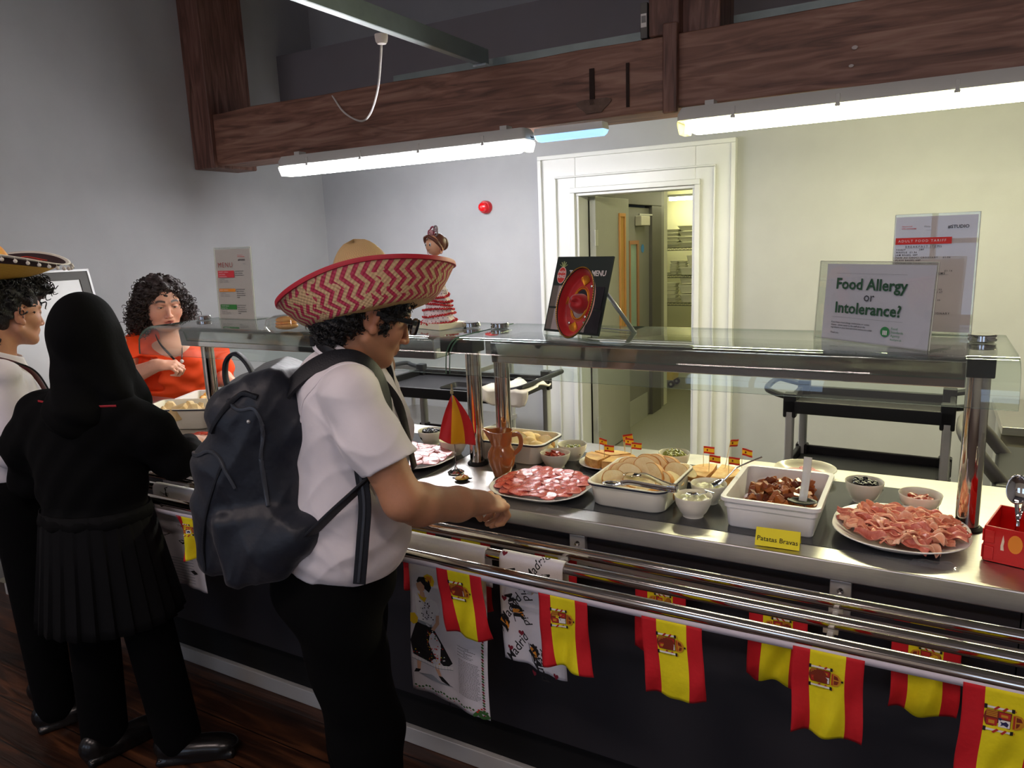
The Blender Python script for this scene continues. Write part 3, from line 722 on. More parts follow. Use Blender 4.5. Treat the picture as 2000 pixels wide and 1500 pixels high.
    for i in range(24):
        a = .006+i*.0098; c = .535+.005*math.sin(i*1.3); D([(a, c), (a+.004, c-.005), (a+.009, c), (a+.004, c+.004)], 2, .0013)
        if i % 2 == 0: D([(a+.007+.002*math.cos(t*1.2), c+.008+.002*math.sin(t*1.2)) for t in range(5)], 8, .0014)
    for (a, c, g) in ((.226, .535, .3), (.215, .545, 1.2), (.232, .55, -.6), (.205, .545, 2.2)):
        D([(a+.016*math.cos(t)*math.cos(g)-.006*math.sin(t)*math.sin(g), c+.016*math.cos(t)*math.sin(g)+.006*math.sin(t)*math.cos(g)) for t in [k*PI/5 for k in range(10)]], 2, .0015)
    for (a, c) in ((.212, .528), (.22, .522), (.208, .536)): D([(a+.0035*math.cos(t), c+.0035*math.sin(t)) for t in [k*PI/4 for k in range(8)]], 8, .0017)
cl = Cloth(-.012, .243, RY[1], .84, 9, amp=.005, sag=.03)
towel('long white souvenir tea towel with a printed flamenco dancer and holly-like border', cl, .12, .465, .243, lady, PM)
def face(b, cl):
    for (a, c) in ((.04, .035), (.13, .05), (.11, .14)):
        for i in range(9): t = i/8; cl.decal(b, [(a+.04*t, c+.006*math.sin(t*PI)), (a+.04*t+.002, c+.006*math.sin(t*PI)), (a+.044*t, c+.014+.006*math.sin(t*PI)), (a+.044*t-.001, c+.014+.006*math.sin(t*PI))], 0)
        cl.decal(b, [(a, c), (a+.02, c+.006), (a+.042, c), (a+.02, c+.009)], 0)
    cl.decal(b, [(.06, .02), (.075, .015), (.07, .03), (.078, .05), (.066, .048)], 0)
    for (a, c) in ((.02, .08), (.02, .18), (.1, .2), (.14, .3)): cl.decal(b, [(a, c), (a+.02, c-.006), (a+.045, c), (a+.02, c+.01)], 0)
    for i in range(9): cl.decal(b, [(.03, .26+.01*i), (.16, .26+.01*i), (.16, .262+.01*i), (.03, .262+.01*i)], 6)
towel('cream tea towel with black line drawing over the middle rail, left of the backpack', Cloth(-1.07, .22, RY[1], .84, 12), .12, .36, .22, face, PM)
# ------------------------------------------------------------------ crockery on the counter
ZT0 = .9015
M_cer = mat('cream_ceramic', '#e9e4d2', .22, spec=.6, noise=.03, nscale=8)
M_enam = mat('white_enamel', '#ece9da', .2, spec=.6)
M_rim = mat('blue_black_rim', '#1b2236', .3)
M_melam = mat('white_melamine', '#eeedea', .25, spec=.55)
def bowl(x, y, r, h, label, foot=.55):
    o = thing('bowl', label, 'bowl', (x, y, ZT0))
    pr = [(0, .004), (r*foot*.9, .004), (r*foot, 0), (r*foot, .004), (r*.72, h*.25), (r*.92, h*.62), (r*.985, h*.93), (r, h), (r*.985, h+.0012), (r*.955, h), (r*.93, h*.85), (r*.84, h*.5), (r*.62, h*.22), (0, h*.16)]
    MB().lathe(pr, 40).build('bowl_body', M_cer, o, sharp=60); return o
def plate(x, y, hx, hy, label, name='plate', h=.018, rot=0, rr=.8, m=None):
    o = thing(name, label, 'plate', (x, y, ZT0), rot)
    R = min(hx, hy)*rr; k = min(hx, hy)
    lv = [(hx*.62, hy*.62, R*.62, 0), (hx*.66, hy*.66, R*.66, .0), (hx*.85, hy*.85, R*.85, h*.55), (hx, hy, R, h), (hx*.995, hy*.995, R, h+.0015), (hx*.97, hy*.97, R*.97, h+.001), (hx*.84, hy*.84, R*.84, h*.7), (hx*.68, hy*.68, R*.68, h*.3), (hx*.1, hy*.1, R*.1, h*.28)]
    MB().rrect(lv, n=12, capt=True).build('plate_body', m or M_melam, o, sharp=60); return o
def tray(x, y, hx, hy, h, label, rot=0, rim=M_rim, body=None, name='enamel_tray', r=.035, step=False):
    o = thing(name, label, 'tray', (x, y, ZT0), rot); b = MB(); t = .004; f = .86
    if step:
        lv = [(hx*.84, hy*.86, r*.6, 0), (hx*.86, hy*.88, r*.7, .004), (hx*.90, hy*.92, r*.8, h*.66), (hx*.93, hy*.945, r*.8, h*.67), (hx*.94, hy*.955, r*.8, h*.88), (hx, hy, r, h*.885), (hx, hy, r, h), (hx*.97, hy*.975, r, h+.001), (hx*.90, hy*.92, r*.8, h*.985), (hx*.875, hy*.895, r*.75, h*.6), (hx*.82, hy*.84, r*.7, .008), (hx*.1, hy*.1, .005, .008)]
        b.rrect(lv, n=6, capt=True); b.build('tray_body', body or M_melam, o, sharp=50)
    else:
        lv = [(hx*f, hy*f, r, 0), (hx*f+.004, hy*f+.004, r, .004), (hx*.955, hy*.955, r, h-.006), (hx*.985, hy*.985, r, h-.004)]
        lv2 = [(hx*.95, hy*.95, r, h+.001), (hx*.94, hy*.94, r, h-.003), (hx*f-.002, hy*f-.002, r*.9, .008), (hx*f-.012, hy*f-.012, r*.8, .005), (.01, .01, .005, .005)]
        b.rrect(lv, n=8); b.rrect([lv[-1], (hx, hy, r, h-.002), (hx, hy, r, h+.001)], 0, n=8, capb=False); b.rrect([(hx, hy, r, h+.001), lv2[0]]+lv2[1:], n=8, capb=False, capt=True)
        b.build('tray_body', body or M_enam, o, sharp=50)
        MB().rrect([(hx*.985, hy*.985, r, h-.0065), (hx+.001, hy+.001, r, h-.005), (hx+.001, hy+.001, r, h-.0012), (hx*.99, hy*.99, r, h-.0005)], n=8, capb=False).build('rim_band', rim, o)
    return o
def scatter(protos, spots, label, cat, group):
    """first of each kind is placed, the rest are copies"""
    used = set()
    for i, (loc, rot, sc) in enumerate(spots):
        p = protos[i % len(protos)]
        if id(p) not in used: o = p; used.add(id(p))
        else: o = copy_tree(p)
        o.location = loc; o.rotation_euler = rot; o.scale = (sc,)*3 if not isinstance(sc, tuple) else sc
        tag(o, label, cat, group)
def blob(r, seed, noise=.15, n=14, k=10, mb=None):
    rr = np.random.RandomState(seed); K = rr.randn(4, 3)*2.2; ph = rr.rand(4)*6
    def w(x, y, z):
        f = 1+noise*sum(math.sin(K[i][0]*x+K[i][1]*y+K[i][2]*z+ph[i]) for i in range(4))/2.5; return x*f, y*f, z*f
    b = mb or MB(); b.sphere((0, 0, 0), r, n, k, warp=w); return b
def heap(cx, cy, z0, R, n, rs, dz, seed, layers=2, rx=1, ry=1):
    r = random.Random(seed); out = []
    for L_ in range(layers):
        RR = R*(1-.25*L_/max(1, layers-1)) if layers > 1 else R; pts = []; tries = 0
        while len(pts) < n//layers and tries < 3000:
            tries += 1; a = r.uniform(0, 2*PI); q = RR*math.sqrt(r.random()); x, y = q*math.cos(a)*rx, q*math.sin(a)*ry
            if all((x-p)**2+(y-s_)**2 > (rs*1.35)**2 for p, s_ in pts): pts.append((x, y))
        out += [(cx+x, cy+y, z0+L_*dz+r.uniform(0, dz*.25)) for x, y in pts]
    return out
def E3(r): return (r.uniform(0, 6.28), r.uniform(0, 6.28), r.uniform(0, 6.28))
# -- olives
M_bol = mat('black_olive', '#141216', .18, spec=.7)
M_gol = mat('green_olive', '#8a8a33', .25, spec=.6, noise=.25, nscale=60)
def olives(bx, by, z, R, n, m, hole, label, grp, seed):
    r = random.Random(seed); pr = []
    for i in range(3):
        o = blob((.0082, .0082, .0105), seed+i, .05, 12, 8).build('olive', m, None)
        MB().lathe([(0, .0003), (.0026, .0002), (.0028, -.0006)], 10, 0, TRS((0, 0, .0102))).build('pit_hole', hole, o); pr.append(o)
    scatter(pr, [(p, E3(r), r.uniform(.92, 1.08)) for p in heap(bx, by, z, R, n, .0085, .011, seed)], label, 'olive', grp)
bowl(1.043, .418, .0475, .055, 'cream bowl of black olives behind the ham plate, right of the potatoes')
olives(1.043, .418, ZT0+.036, .036, 44, M_bol, M_rubber, 'shiny black olive in the bowl behind the ham plate', 'black olives behind the ham plate', 11)
bowl(-.366, .449, .0475, .052, 'cream bowl of black olives half behind the desk flag, by the boy in white')
olives(-.366, .449, ZT0+.034, .036, 42, M_bol, M_rubber, 'glossy black olive in the bowl beside the boy in the white shirt', 'black olives near the boy', 23)
bowl(.512, .487, .0475, .055, 'cream bowl heaped with whole green olives behind the sliced bread')
olives(.512, .487, ZT0+.038, .036, 44, M_gol, mat('olive_pit_shade', '#4c4a1c', .5), 'whole green olive in the bowl behind the sliced bread', 'green olives behind the bread', 35)
bowl(.176, .477, .0475, .050, 'cream bowl of mixed green olives at the right end of the bread roll tray')
M_liq = mat('olive_brine', '#7d7a3a', .1, alpha=.9)
olives(.176, .477, ZT0+.024, .032, 22, M_gol, MATS['olive_pit_shade'], 'green olive in brine in the bowl beside the bread roll tray', 'olives beside the bread rolls', 47)
tag(MB().lathe([(0, .027), (.040, .027), (.0385, .024), (0, .0239)], 28).build('olive_brine', M_liq, None, loc=(.176, .477, ZT0)), 'olive brine in the bowl beside the bread roll tray', 'brine')
# -- white bowl behind the desk flag
bowl(-.222, .376, .0475, .05, 'plain cream bowl hidden behind the little desk flag')
# -- dips
def dip(x, y, r, z, label, seed):
    rr = np.random.RandomState(seed)
    def S(u, v):
        a = u*2*PI; q = v*r; X, Y = q*math.cos(a), q*math.sin(a)
        h = .004*math.sin(X*180+1)*math.cos(Y*150)+.003*math.sin(a*3+q*200)+.005*(1-v*v); return (X, Y, h)
    b = MB(); b.grid(lambda u, v: S(u, 1-v*.999), 40, 14, cu=True)
    return tag(b.build('creamy_dip', mat('pale_aioli', '#e4e4bd', .35, noise=.06, nscale=60, bump=.3, bscale=120), None, loc=(x, y, z), sharp=80), label, 'dip')
bowl(.668, .140, .0475, .054, 'cream bowl of pale dip at the counter edge, front of the two dips')
dip(.668, .140, .044, ZT0+.044, 'pale creamy dip swirled in the bowl at the counter edge', 1)
bowl(.678, .253, .0475, .052, 'cream bowl of greenish dip with a long spoon, behind the front dip')
dip(.678, .253, .044, ZT0+.040, 'greenish cream dip in the bowl with the long spoon', 2)
def spoon(name, label, L_, bw, bl, loc, rot, m=M_chrome, wide=.004, cat='spoon'):
    o = thing(name, label, cat, loc, rot=rot)
    def S(u, v):
        a = u*2*PI; q = v; x = bw*q*math.cos(a); y = bl*q*math.sin(a)*(1+.1*math.sin(a)); return (x, y, .30*bw*(q*q)-.3*bw)
    b = MB(); b.grid(lambda u, v: S(u, .001+v), 24, 8, cu=True); b.build('spoon_bowl', m, o, solid=.001, sharp=80)
    P = catmull([(0, -bl*.85, -.002), (0, -bl-.02, .006), (0, -bl-L_*.4, .012), (0, -bl-L_, .006)], 6)
    MB().tube(P, [1-.3*math.sin(i/len(P)*PI) for i in range(len(P))], 10, flat=(wide, .0016), up=(0, 0, 1)).build('handle', m, o); return o
spoon('spoon', 'metal spoon handle rising to the right out of the greenish dip', .11, .016, .024, (.700, .255, .957), (math.radians(-28), 0, math.radians(118)))
spoon('spoon', 'small metal spoon lying in the front dip', .04, .012, .018, (.665, .145, .958), (math.radians(-6), 0, math.radians(82)))
# -- red pepper bowls
M_pep = mat('roast_red_pepper', '#a8321c', .3, noise=.35, nscale=80, spec=.6)
def peppers(bx, by, z, R, n, label, grp, seed, kind):
    r = random.Random(seed); pr = []
    for i in range(3):
        b = MB(); L_ = r.uniform(.018, .026)
        if kind: b.lathe([(0, .002), (.010, .002), (.0115, 0), (.010, -.002), (0, -.002)], 16)
        else: b.tube(catmull([(-L_, 0, 0), (-L_*.3, .004, .003), (L_*.4, -.003, .002), (L_, .004, -.001)], 4), 1, 8, flat=(.006, .0022))
        pr.append(b.build('pepper_strip' if not kind else 'chorizo_slice', M_pep, None, sharp=60))
    scatter(pr, [(p, (r.uniform(-.5, .5), r.uniform(-.5, .5), r.uniform(0, 6)), r.uniform(.85, 1.15)) for p in heap(bx, by, z, R, n, .006, .006, seed, 3)], label, 'pepper strip' if not kind else 'sausage slice', grp)
bowl(.161, .380, .0480, .046, 'low cream bowl of dark red peppers between jug and tortilla', .6)
peppers(.161, .380, ZT0+.024, .018, 26, 'dark red pepper strip in the low bowl beside the jug', 'pepper strips beside the jug', 3, 0)
bowl(1.172, .382, .0495, .050, 'cream bowl of red chorizo slices beside the chrome post on the right', .6)
peppers(1.172, .382, ZT0+.024, .028, 34, 'red sliced chorizo in the bowl beside the right chrome post', 'chorizo slices in the right bowl', 8, 1)
# -- sliced meat plates
def meat_mat(name, c1, c2, fat, sc_):
    m = bpy.data.materials.new(name); MATS[name] = m; m.use_nodes = True; nt = m.node_tree; n = nt.nodes; L = nt.links; b = n['Principled BSDF']
    tc = n.new('ShaderNodeTexCoord'); oi = n.new('ShaderNodeObjectInfo'); ad = n.new('ShaderNodeVectorMath'); L.new(tc.outputs['Object'], ad.inputs[0]); L.new(oi.outputs['Location'], ad.inputs[1])
    v = n.new('ShaderNodeTexVoronoi'); v.inputs['Scale'].default_value = sc_; v.inputs['Randomness'].default_value = 1; L.new(ad.outputs[0], v.inputs['Vector'])
    r = n.new('ShaderNodeValToRGB'); L.new(v.outputs['Distance'], r.inputs[0]); e = r.color_ramp.elements
    e[0].position = .22; e[0].color = lin(fat); e[1].position = .34; e[1].color = lin(c1)
    t = n.new('ShaderNodeTexNoise'); t.inputs['Scale'].default_value = 45; L.new(ad.outputs[0], t.inputs['Vector'])
    mx = n.new('ShaderNodeMix'); mx.data_type = 'RGBA'; mr = n.new('ShaderNodeMapRange'); mr.inputs[1].default_value = .45; mr.inputs[2].default_value = .7; mr.inputs[4].default_value = .6; L.new(t.outputs['Fac'], mr.inputs[0]); L.new(mr.outputs[0], mx.inputs[0]); L.new(r.outputs[0], mx.inputs[6]); mx.inputs[7].default_value = lin(c2)
    L.new(mx.outputs[2], b.inputs['Base Color']); b.inputs['Roughness'].default_value = .28; b.inputs['Specular IOR Level'].default_value = .6
    return m
M_sal = meat_mat('salami_meat', '#c9493a', '#dd8270', '#efc0a8', 300)
M_sal2 = meat_mat('salami_meat_pale', '#c8686a', '#e0a8a8', '#f0d0cc', 200)
def slices(cx, cy, hx, hy, r0, m, label, grp, seed, z, rot=0, nrow=5):
    r = random.Random(seed); pr = []
    for i in range(4):
        s_ = r.uniform(0, 6)
        def S(u, v, s_=s_):
            a = u*2*PI; q = r0*v*(1+.02*math.sin(3*a+s_)); return (q*math.cos(a), q*math.sin(a)*.95, .0022*math.sin(a*2+s_)*v*v+.0012*math.cos(a*3+s_)*v)
        b = MB(); b.grid(lambda u, v: S(u, 1-v*.999), 28, 12, cu=True, mf=lambda u, v: 1 if v < .09 else 0); pr.append(b.build('salami_slice', [m, mat('salami_rim', '#a03a34', .35)], None, solid=.0012, sharp=80))
    spots = []; k = 0; ny = nrow
    for j in range(ny):
        fy = 1-2*(j+.5)/ny; y = fy*(hy-r0*.6); wdt = math.sqrt(max(.05, 1-abs(fy)**2.6))*(hx-r0*.75); n = max(3, int(2*wdt/(r0*.95))+1)
        for i in range(n):
            x = -wdt+2*wdt*i/(n-1); lift = z+.0012*(ny-j)+.0022*(i % 2)+.006*(1-(x/hx)**2)*.5
            c, s_ = math.cos(rot), math.sin(rot)
            spots.append(((cx+x*c-y*s_, cy+x*s_+y*c, lift), (r.uniform(.08, .16), r.uniform(-.07, .07), r.uniform(-.5, .5)), r.uniform(.94, 1.06)))
    scatter(pr, spots, label, 'salami slice', grp)
plate(.228, .152, .142, .13, 'white square-round plate covered in sliced salami in front of the jug', rot=math.radians(0), h=.022)
slices(.228, .155, .128, .118, .028, M_sal, 'thin pink salami slice on the plate in front of the jug', 'salami slices in front of the jug', 5, ZT0+.019, 0, 7)
plate(-.325, .245, .165, .125, 'white plate of marbled salami half hidden behind the white-shirted boy', rot=0, h=.020)
slices(-.325, .248, .15, .112, .034, M_sal2, 'large pale marbled salami slice on the plate behind the boy', 'marbled salami behind the boy', 6, ZT0+.018, 0, 5)
plate(-1.17, .115, .14, .10, 'white plate of red cured meat beside the left yellow card', rot=math.radians(12), h=.018)
slices(-1.17, .12, .125, .088, .028, mat('bright_red_chorizo', '#d63a1c', .25, noise=.25, nscale=90), 'bright red cured slice on the plate beside the left yellow card', 'red slices near the left yellow card', 7, ZT0+.017, math.radians(12), 5)
# -- cured ham, ruffled slices
M_ham = []
for nm_, c1, c2 in (('cured_ham', '#d97a5c', '#efae8c'), ('cured_ham_deep', '#bf5748', '#df8a74'), ('cured_ham_pale', '#e9a07c', '#f3c6a6')):
    M_ham.append(mat(nm_, c1, .3, col2=c2, nscale=34, stretch=(3, 1, 1), spec=.6))
plate(1.134, .195, .142, .148, 'large white oval plate piled with ruffled cured ham at the right', h=.026, rr=.9)
r = random.Random(4); pr = []
for i in range(6):
    s1, s2, am = r.uniform(0, 6), r.uniform(0, 6), r.uniform(.005, .008); L_, W_ = r.uniform(.032, .046), r.uniform(.013, .019)
    def S(u, v):
        x = (u-.5)*2*L_; y = (v-.5)*2*W_*(1-.35*abs(2*u-1)**2); z = am*math.sin(v*7+s1+u*2)*(.5+.5*math.sin(u*5+s2))+.004*math.sin(u*13+s2)+am*.35*math.cos(v*12+s2)
        return (x, y+.004*math.sin(u*9+s1), z)
    pr.append(MB().grid(S, 26, 16).build('ham_slice', M_ham[i % 3], None, solid=.0012, sharp=80))
spots = []
for j in range(9):
    fy = 1-2*(j+.5)/9; y = fy*.108; wd = math.sqrt(max(.04, 1-abs(fy)**2.2))*.096; n = max(3, int(2*wd/.021)+1)
    for i in range(n):
        x = -wd+2*wd*i/(n-1)
        spots.append(((1.134+x, .198+y, ZT0+.026+.014*(1-(x/.12)**2)*(1-fy*fy)+r.uniform(0, .004)), (r.uniform(-.3, .45), r.uniform(-.3, .3), r.uniform(-.7, .4)), r.uniform(.85, 1.1)))
scatter(pr, spots, 'ruffled slice of pink cured ham on the big oval plate', 'ham slices', 'cured ham on the oval plate')
# -- round plate behind the potatoes with a little pink meat
plate(.877, .571, .085, .085, 'round cream plate with pink slices behind the potato dish', h=.026, rr=1, m=M_cer)
scatter([MB().lathe([(0, .002), (.022, .0018), (.024, 0), (0, 0)], 20).build('meat_slice', M_sal2, None)], [((.877+.03*math.cos(a), .571+.03*math.sin(a), ZT0+.012+.002*i), (.1, .05, a), 1) for i, a in enumerate((0, 1.5, 3, 4.5))], 'pale pink slice on the round plate behind the potatoes', 'meat slice', 'pink slices on the round plate')
# -- tortillas with cocktail flags
M_tor = mat('tortilla_crust', '#d9963f', .5, col2='#f2d184', nscale=26, bump=.4, bscale=60)
M_tors = mat('tortilla_side', '#b77a3c', .6, col2='#e2b46c', nscale=60, bump=.6, bscale=160)
M_pick = mat('wood_pick', '#d9c08f', .6)
def tortilla(cx, cy, rx, ry, label, plabel, n, wedges, glabel, seed, hx, hy, flags_):
    plate(cx, cy, hx, hy, plabel, h=.012, rr=1, m=M_melam)
    r = random.Random(seed)
    for i in range(n):
        a0, a1 = wedges[i]; o = thing('tortilla_wedge', label[i], 'tortilla', (cx, cy, ZT0+.006))
        pts = [(0.004*math.cos((a0+a1)/2), .004*math.sin((a0+a1)/2))]+[(rx*(1+.03*math.sin(k*2.1+seed))*math.cos(a0+(a1-a0)*k/10), ry*math.sin(a0+(a1-a0)*k/10)) for k in range(11)]
        b = MB(); nn = len(pts); V = []
        for (x, y) in pts: V += [(x*.97, y*.97, 0), (x*1.01, y*1.01, .012), (x*.97, y*.97, .027)]
        F = []
        for k in range(nn):
            q = (k+1) % nn
            F += [(3*k, 3*q, 3*q+1, 3*k+1), (3*k+1, 3*q+1, 3*q+2, 3*k+2)]
        b.add(V, F, 1); b.add([V[3*k+2] for k in range(nn)], [tuple(range(nn))], 0); b.add([V[3*k] for k in range(nn)], [tuple(range(nn-1, -1, -1))], 1)
        b.build('wedge_body', [M_tor, M_tors], o, sharp=50)
    for (x, y, rz, hh, tilt) in flags_:
        o = thing('cocktail_flag', glabel, 'pick flag', (cx+x, cy+y, ZT0+.025), rot=(tilt, tilt*.5, rz), group=glabel.replace('tiny', 'tiny paper'))
        MB().cyl((0, 0, -.006), (0, 0, hh), .0009, 6).build('pick', M_pick, o)
        b = MB(); b.grid(lambda u, v: (u*.032, .0015*math.sin(u*6), hh-.0225+.022*v), 12, 8, mf=lambda u, v: 0 if v < .25 or v > .75 else 1)
        f = b.build('paper_flag', [mat('paper_red', '#cf2a1e', .6), mat('paper_yellow', '#f3c221', .6)], o, solid=.0004)
        b = MB(); b.poly([(.0025*math.cos(t)+.011, .0032*math.sin(t)) for t in [k*PI/4 for k in range(8)]], .0024, 0, TRS((0, .0022, hh-.0115), (PI/2, 0, 0))); b.build('emblem', ARM[0], f)
tortilla(.318, .452, .082, .066, ['golden tortilla wedge at the front left of the tortilla plate near the peppers', 'golden tortilla wedge at the back of the plate near the peppers', 'small tortilla wedge at the right of the plate near the peppers'],
         'white plate of tortilla wedges left of the sliced bread', 3, [(2.75, 4.5), (.9, 2.6), (-1.6, .7)], 'tiny Spanish flag stuck in the tortilla left of the sliced bread', 3, .10, .082,
         [(-.05, .035, -.3, .055, .1), (-.012, -.02, .1, .048, 0), (.03, .05, -.2, .055, -.1), (.055, .035, .3, .05, .1), (.025, .065, .6, .06, -.2)])
tortilla(.650, .425, .075, .07, ['orange-topped tortilla wedge left on the plate behind the dips', 'orange-topped tortilla wedge right on the plate behind the dips'],
         'white plate of tortilla wedges behind the two dips', 2, [(1.7, 4.6), (-1.5, 1.5)], 'tiny Spanish flag stuck in the tortilla behind the dips', 5, .09, .085,
         [(-.04, .03, 0, .07, 0), (-.012, -.015, .0, .06, .05), (.02, .04, 1.0, .095, .15), (.045, -.02, -.1, .06, -.05), (.075, .01, -.3, .085, .1)])
# -- bread trays
M_bread = mat('bread_crumb', '#ecd79a', .7, col2='#f5e6b8', nscale=70, bump=.5, bscale=200)
M_crust = mat('bread_crust', '#b4722f', .5, col2='#d9a458', nscale=30)
def bslice(rx, ry, th, seed):
    r = random.Random(seed); s_ = r.uniform(0, 6); N = 28; V = []; F = []
    P = [(rx*(1+.05*math.sin(2*a+s_))*math.cos(a), ry*(1+.05*math.sin(3*a+s_))*math.sin(a)) for a in [2*PI*i/N for i in range(N)]]
    b = MB(); lv = [(-th/2, .93), (-th/2+.001, .99), (th/2-.001, 1), (th/2, .94)]
    for z, k in lv: V += [(x*k, y*k, z) for x, y in P]
    for l in range(3):
        for i in range(N): F.append((l*N+i, l*N+(i+1) % N, (l+1)*N+(i+1) % N, (l+1)*N+i))
    b.add(V, F, 1); b.add(V[3*N:], [tuple(range(N))], 0); b.add(V[:N], [tuple(range(N-1, -1, -1))], 0)
    return b.build('bread_slice', [M_bread, M_crust], None, sharp=50)
tray(.498, .230, .112, .134, .064, 'white enamel tray with a dark rim full of sliced baguette', rot=math.radians(-1))
r = random.Random(9); pr = [bslice(.034, .026, .021, i) for i in range(4)]
sp = []
for (x, y, z, rx, ry, rz, s_) in (
    (.435, .19, .052, 1.1, .2, .4, 1.0), (.43, .25, .055, 1.2, -.2, .9, 1.05), (.44, .30, .055, 1.0, .3, .2, 1), (.47, .16, .04, .3, .2, .1, .95), (.475, .215, .062, .9, .4, -.2, 1.1), (.47, .27, .066, 1.3, .3, .1, 1.1),
    (.50, .30, .07, 1.35, .2, -.1, 1.15), (.525, .305, .07, 1.35, .3, -.2, 1.1), (.55, .315, .066, 1.4, .3, -.1, 1.1), (.575, .30, .06, 1.2, .2, .5, .95), (.51, .25, .072, .8, .5, -.3, 1.15), (.535, .24, .062, 1.2, .4, -.5, 1.1),
    (.56, .235, .05, 1.2, .3, -.4, 1.0), (.58, .26, .045, .6, .5, .6, .9), (.50, .19, .05, .5, .1, .3, 1.1), (.53, .17, .042, .4, -.2, -.2, 1.1), (.56, .18, .035, .5, .3, .8, 1.0), (.50, .14, .03, .2, 0, .2, 1.0),
    (.45, .145, .028, .2, .2, .6, 1), (.55, .135, .026, .1, -.2, .2, 1), (.58, .2, .03, .3, .2, 1.2, 1), (.43, .33, .04, .9, .2, .2, 1), (.48, .335, .045, 1.1, 0, 0, 1), (.60, .33, .05, .6, .6, .4, .8)):
    sp.append(((x-.003, y, ZT0+z), (rx, ry, rz), s_))
scatter(pr, sp, 'cream baguette slice in the front enamel tray', 'bread slice', 'baguette slices in the front tray')
tray(-.024, .440, .150, .088, .068, 'chipped white enamel tray of bread rolls behind the chrome posts')
pr = [blob((.04, .027, .024), 50+i, .12, 20, 12).build('bread_roll', mat('pale_roll_crust', '#e3b871', .6, col2='#f0d6a0', nscale=14), None) for i in range(3)]
pr.append(bslice(.045, .032, .02, 9))
sp = []
for (x, y, z, rz, s_, rx) in ((-.12, .43, .045, .3, 1, 0), (-.06, .46, .05, .9, 1.1, 0), (-.055, .40, .052, -.2, 1.15, .2), (.0, .41, .06, .5, 1, .9), (.015, .45, .055, 1.3, 1.1, 0), (.04, .43, .05, .2, .9, .1), (.07, .42, .045, .4, .8, 0), (.085, .46, .045, -.4, .9, .8), (-.1, .48, .04, 0, 1, 0), (.03, .48, .045, .2, 1, 0), (.10, .425, .04, .9, .75, 0)):
    sp.append(((x, y, ZT0+z), (rx, 0, rz), s_))
scatter(pr, sp, 'pale crusty bread roll in the tray behind the posts', 'bread roll', 'bread rolls in the back tray')
# -- tongs on the bread tray
tg = thing('serving_tongs', 'polished metal serving tongs lying across the sliced bread tray', 'tongs', (.632, .10, .982), rot=(0, math.radians(4), math.radians(165)))
for s_ in (-1, 1):
    P = catmull([(0, s_*.005, .0), (.012, s_*.012, 0), (.06, s_*.022, .004), (.11, s_*.035, .01), (.135, s_*.042, .006)], 6)
    a = MB().tube(P, 1, 10, flat=(.0012, .007), up=(0, 0, 1)).build('arm', M_chrome, tg)
    def S(u, v, s_=s_):
        g = u*2*PI; return (.16+.03*v*math.cos(g), s_*.046+.019*v*math.sin(g), .004-.006*(1-v*v))
    MB().grid(lambda u, v: S(u, .001+v), 20, 6, cu=True).build('scoop', M_chrome, a, solid=.001, sharp=80)
MB().tube(catmull([(.014, -.0125, 0), (-.004, -.009, 0), (-.008, 0, 0), (-.004, .009, 0), (.014, .0125, 0)], 6), 1, 10, flat=(.0014, .0085), up=(0, 0, 1)).build('spring_bend', M_chrome, tg)
# -- fried potatoes
tray(.860, .236, .1145, .147, .078, 'deep white rectangular dish of fried potatoes behind the yellow name card', body=M_melam, name='serving_dish', r=.018, step=True)
M_pot = [mat('fried_potato_%s' % n_, c1, .24, col2=c2, nscale=30, spec=.6) for n_, c1, c2 in (('brown', '#6e2c12', '#a85f30'), ('amber', '#8a401c', '#bd7a44'), ('dark', '#4e1e0e', '#843f20'))]
pr = []
r = random.Random(12)
for i in range(6):
    b = MB(); q = [r.uniform(.6, 1.1) for _ in range(12)]; h_ = .013
    V = [(-h_*q[0], -h_*q[1], -h_*q[2]*.8), (h_*q[3], -h_*q[4], -h_*.8), (h_*q[5], h_*q[6], -h_*.7), (-h_*q[7], h_*q[8], -h_*.8), (-h_*q[9], -h_*q[10], h_*.7), (h_*.9, -h_*q[11], h_*q[0]), (h_*.8*q[1], h_*q[2], h_*q[3]), (-h_*q[4], h_*.9, h_*q[5]*.6)]
    b.add(V, [(0, 3, 2, 1), (4, 5, 6, 7), (0, 1, 5, 4), (1, 2, 6, 5), (2, 3, 7, 6), (3, 0, 4, 7)]); pr.append(b.build('potato_chunk', M_pot[i % 3], None, bevel=.0022, seg=2, sharp=30))
sp = []
for L_ in range(3):
    for p in range(44):
        x = r.uniform(-.082, .082)*(1-.12*L_); y = r.uniform(-.112, .112)*(1-.12*L_)
        sp.append(((.860+x, .236+y, ZT0+.026+L_*.013+.010*(1-(x/.1)**2)*(L_ > 0)+r.uniform(0, .005)), E3(r), (r.uniform(.9, 1.45), r.uniform(.7, 1.0), r.uniform(.6, .9))))
scatter(pr, sp, 'glossy brown fried potato chunk in the deep white dish', 'potato chunk', 'fried potatoes in the deep white dish')
b = MB()
for i in range(90):
    x, y = .855+r.gauss(0, .035), .21+r.gauss(0, .04); s_ = r.uniform(.0012, .003); z = ZT0+.062+r.uniform(0, .004)
    b.add([(x, y, z), (x+s_, y, z+.001), (x+s_*.5, y+s_, z+.002)], [(0, 1, 2)], 0)
    b.add([(x, y, z), (x+s_*.5, y+s_, z+.002), (x-s_*.6, y+s_*.5, z-.001)], [(0, 1, 2)], 0)
tag(b.build('chopped_herbs', mat('chopped_parsley', '#4d6b24', .7), None, flat=True), 'green chopped herbs sprinkled over the fried potatoes', 'herbs', kind='stuff')
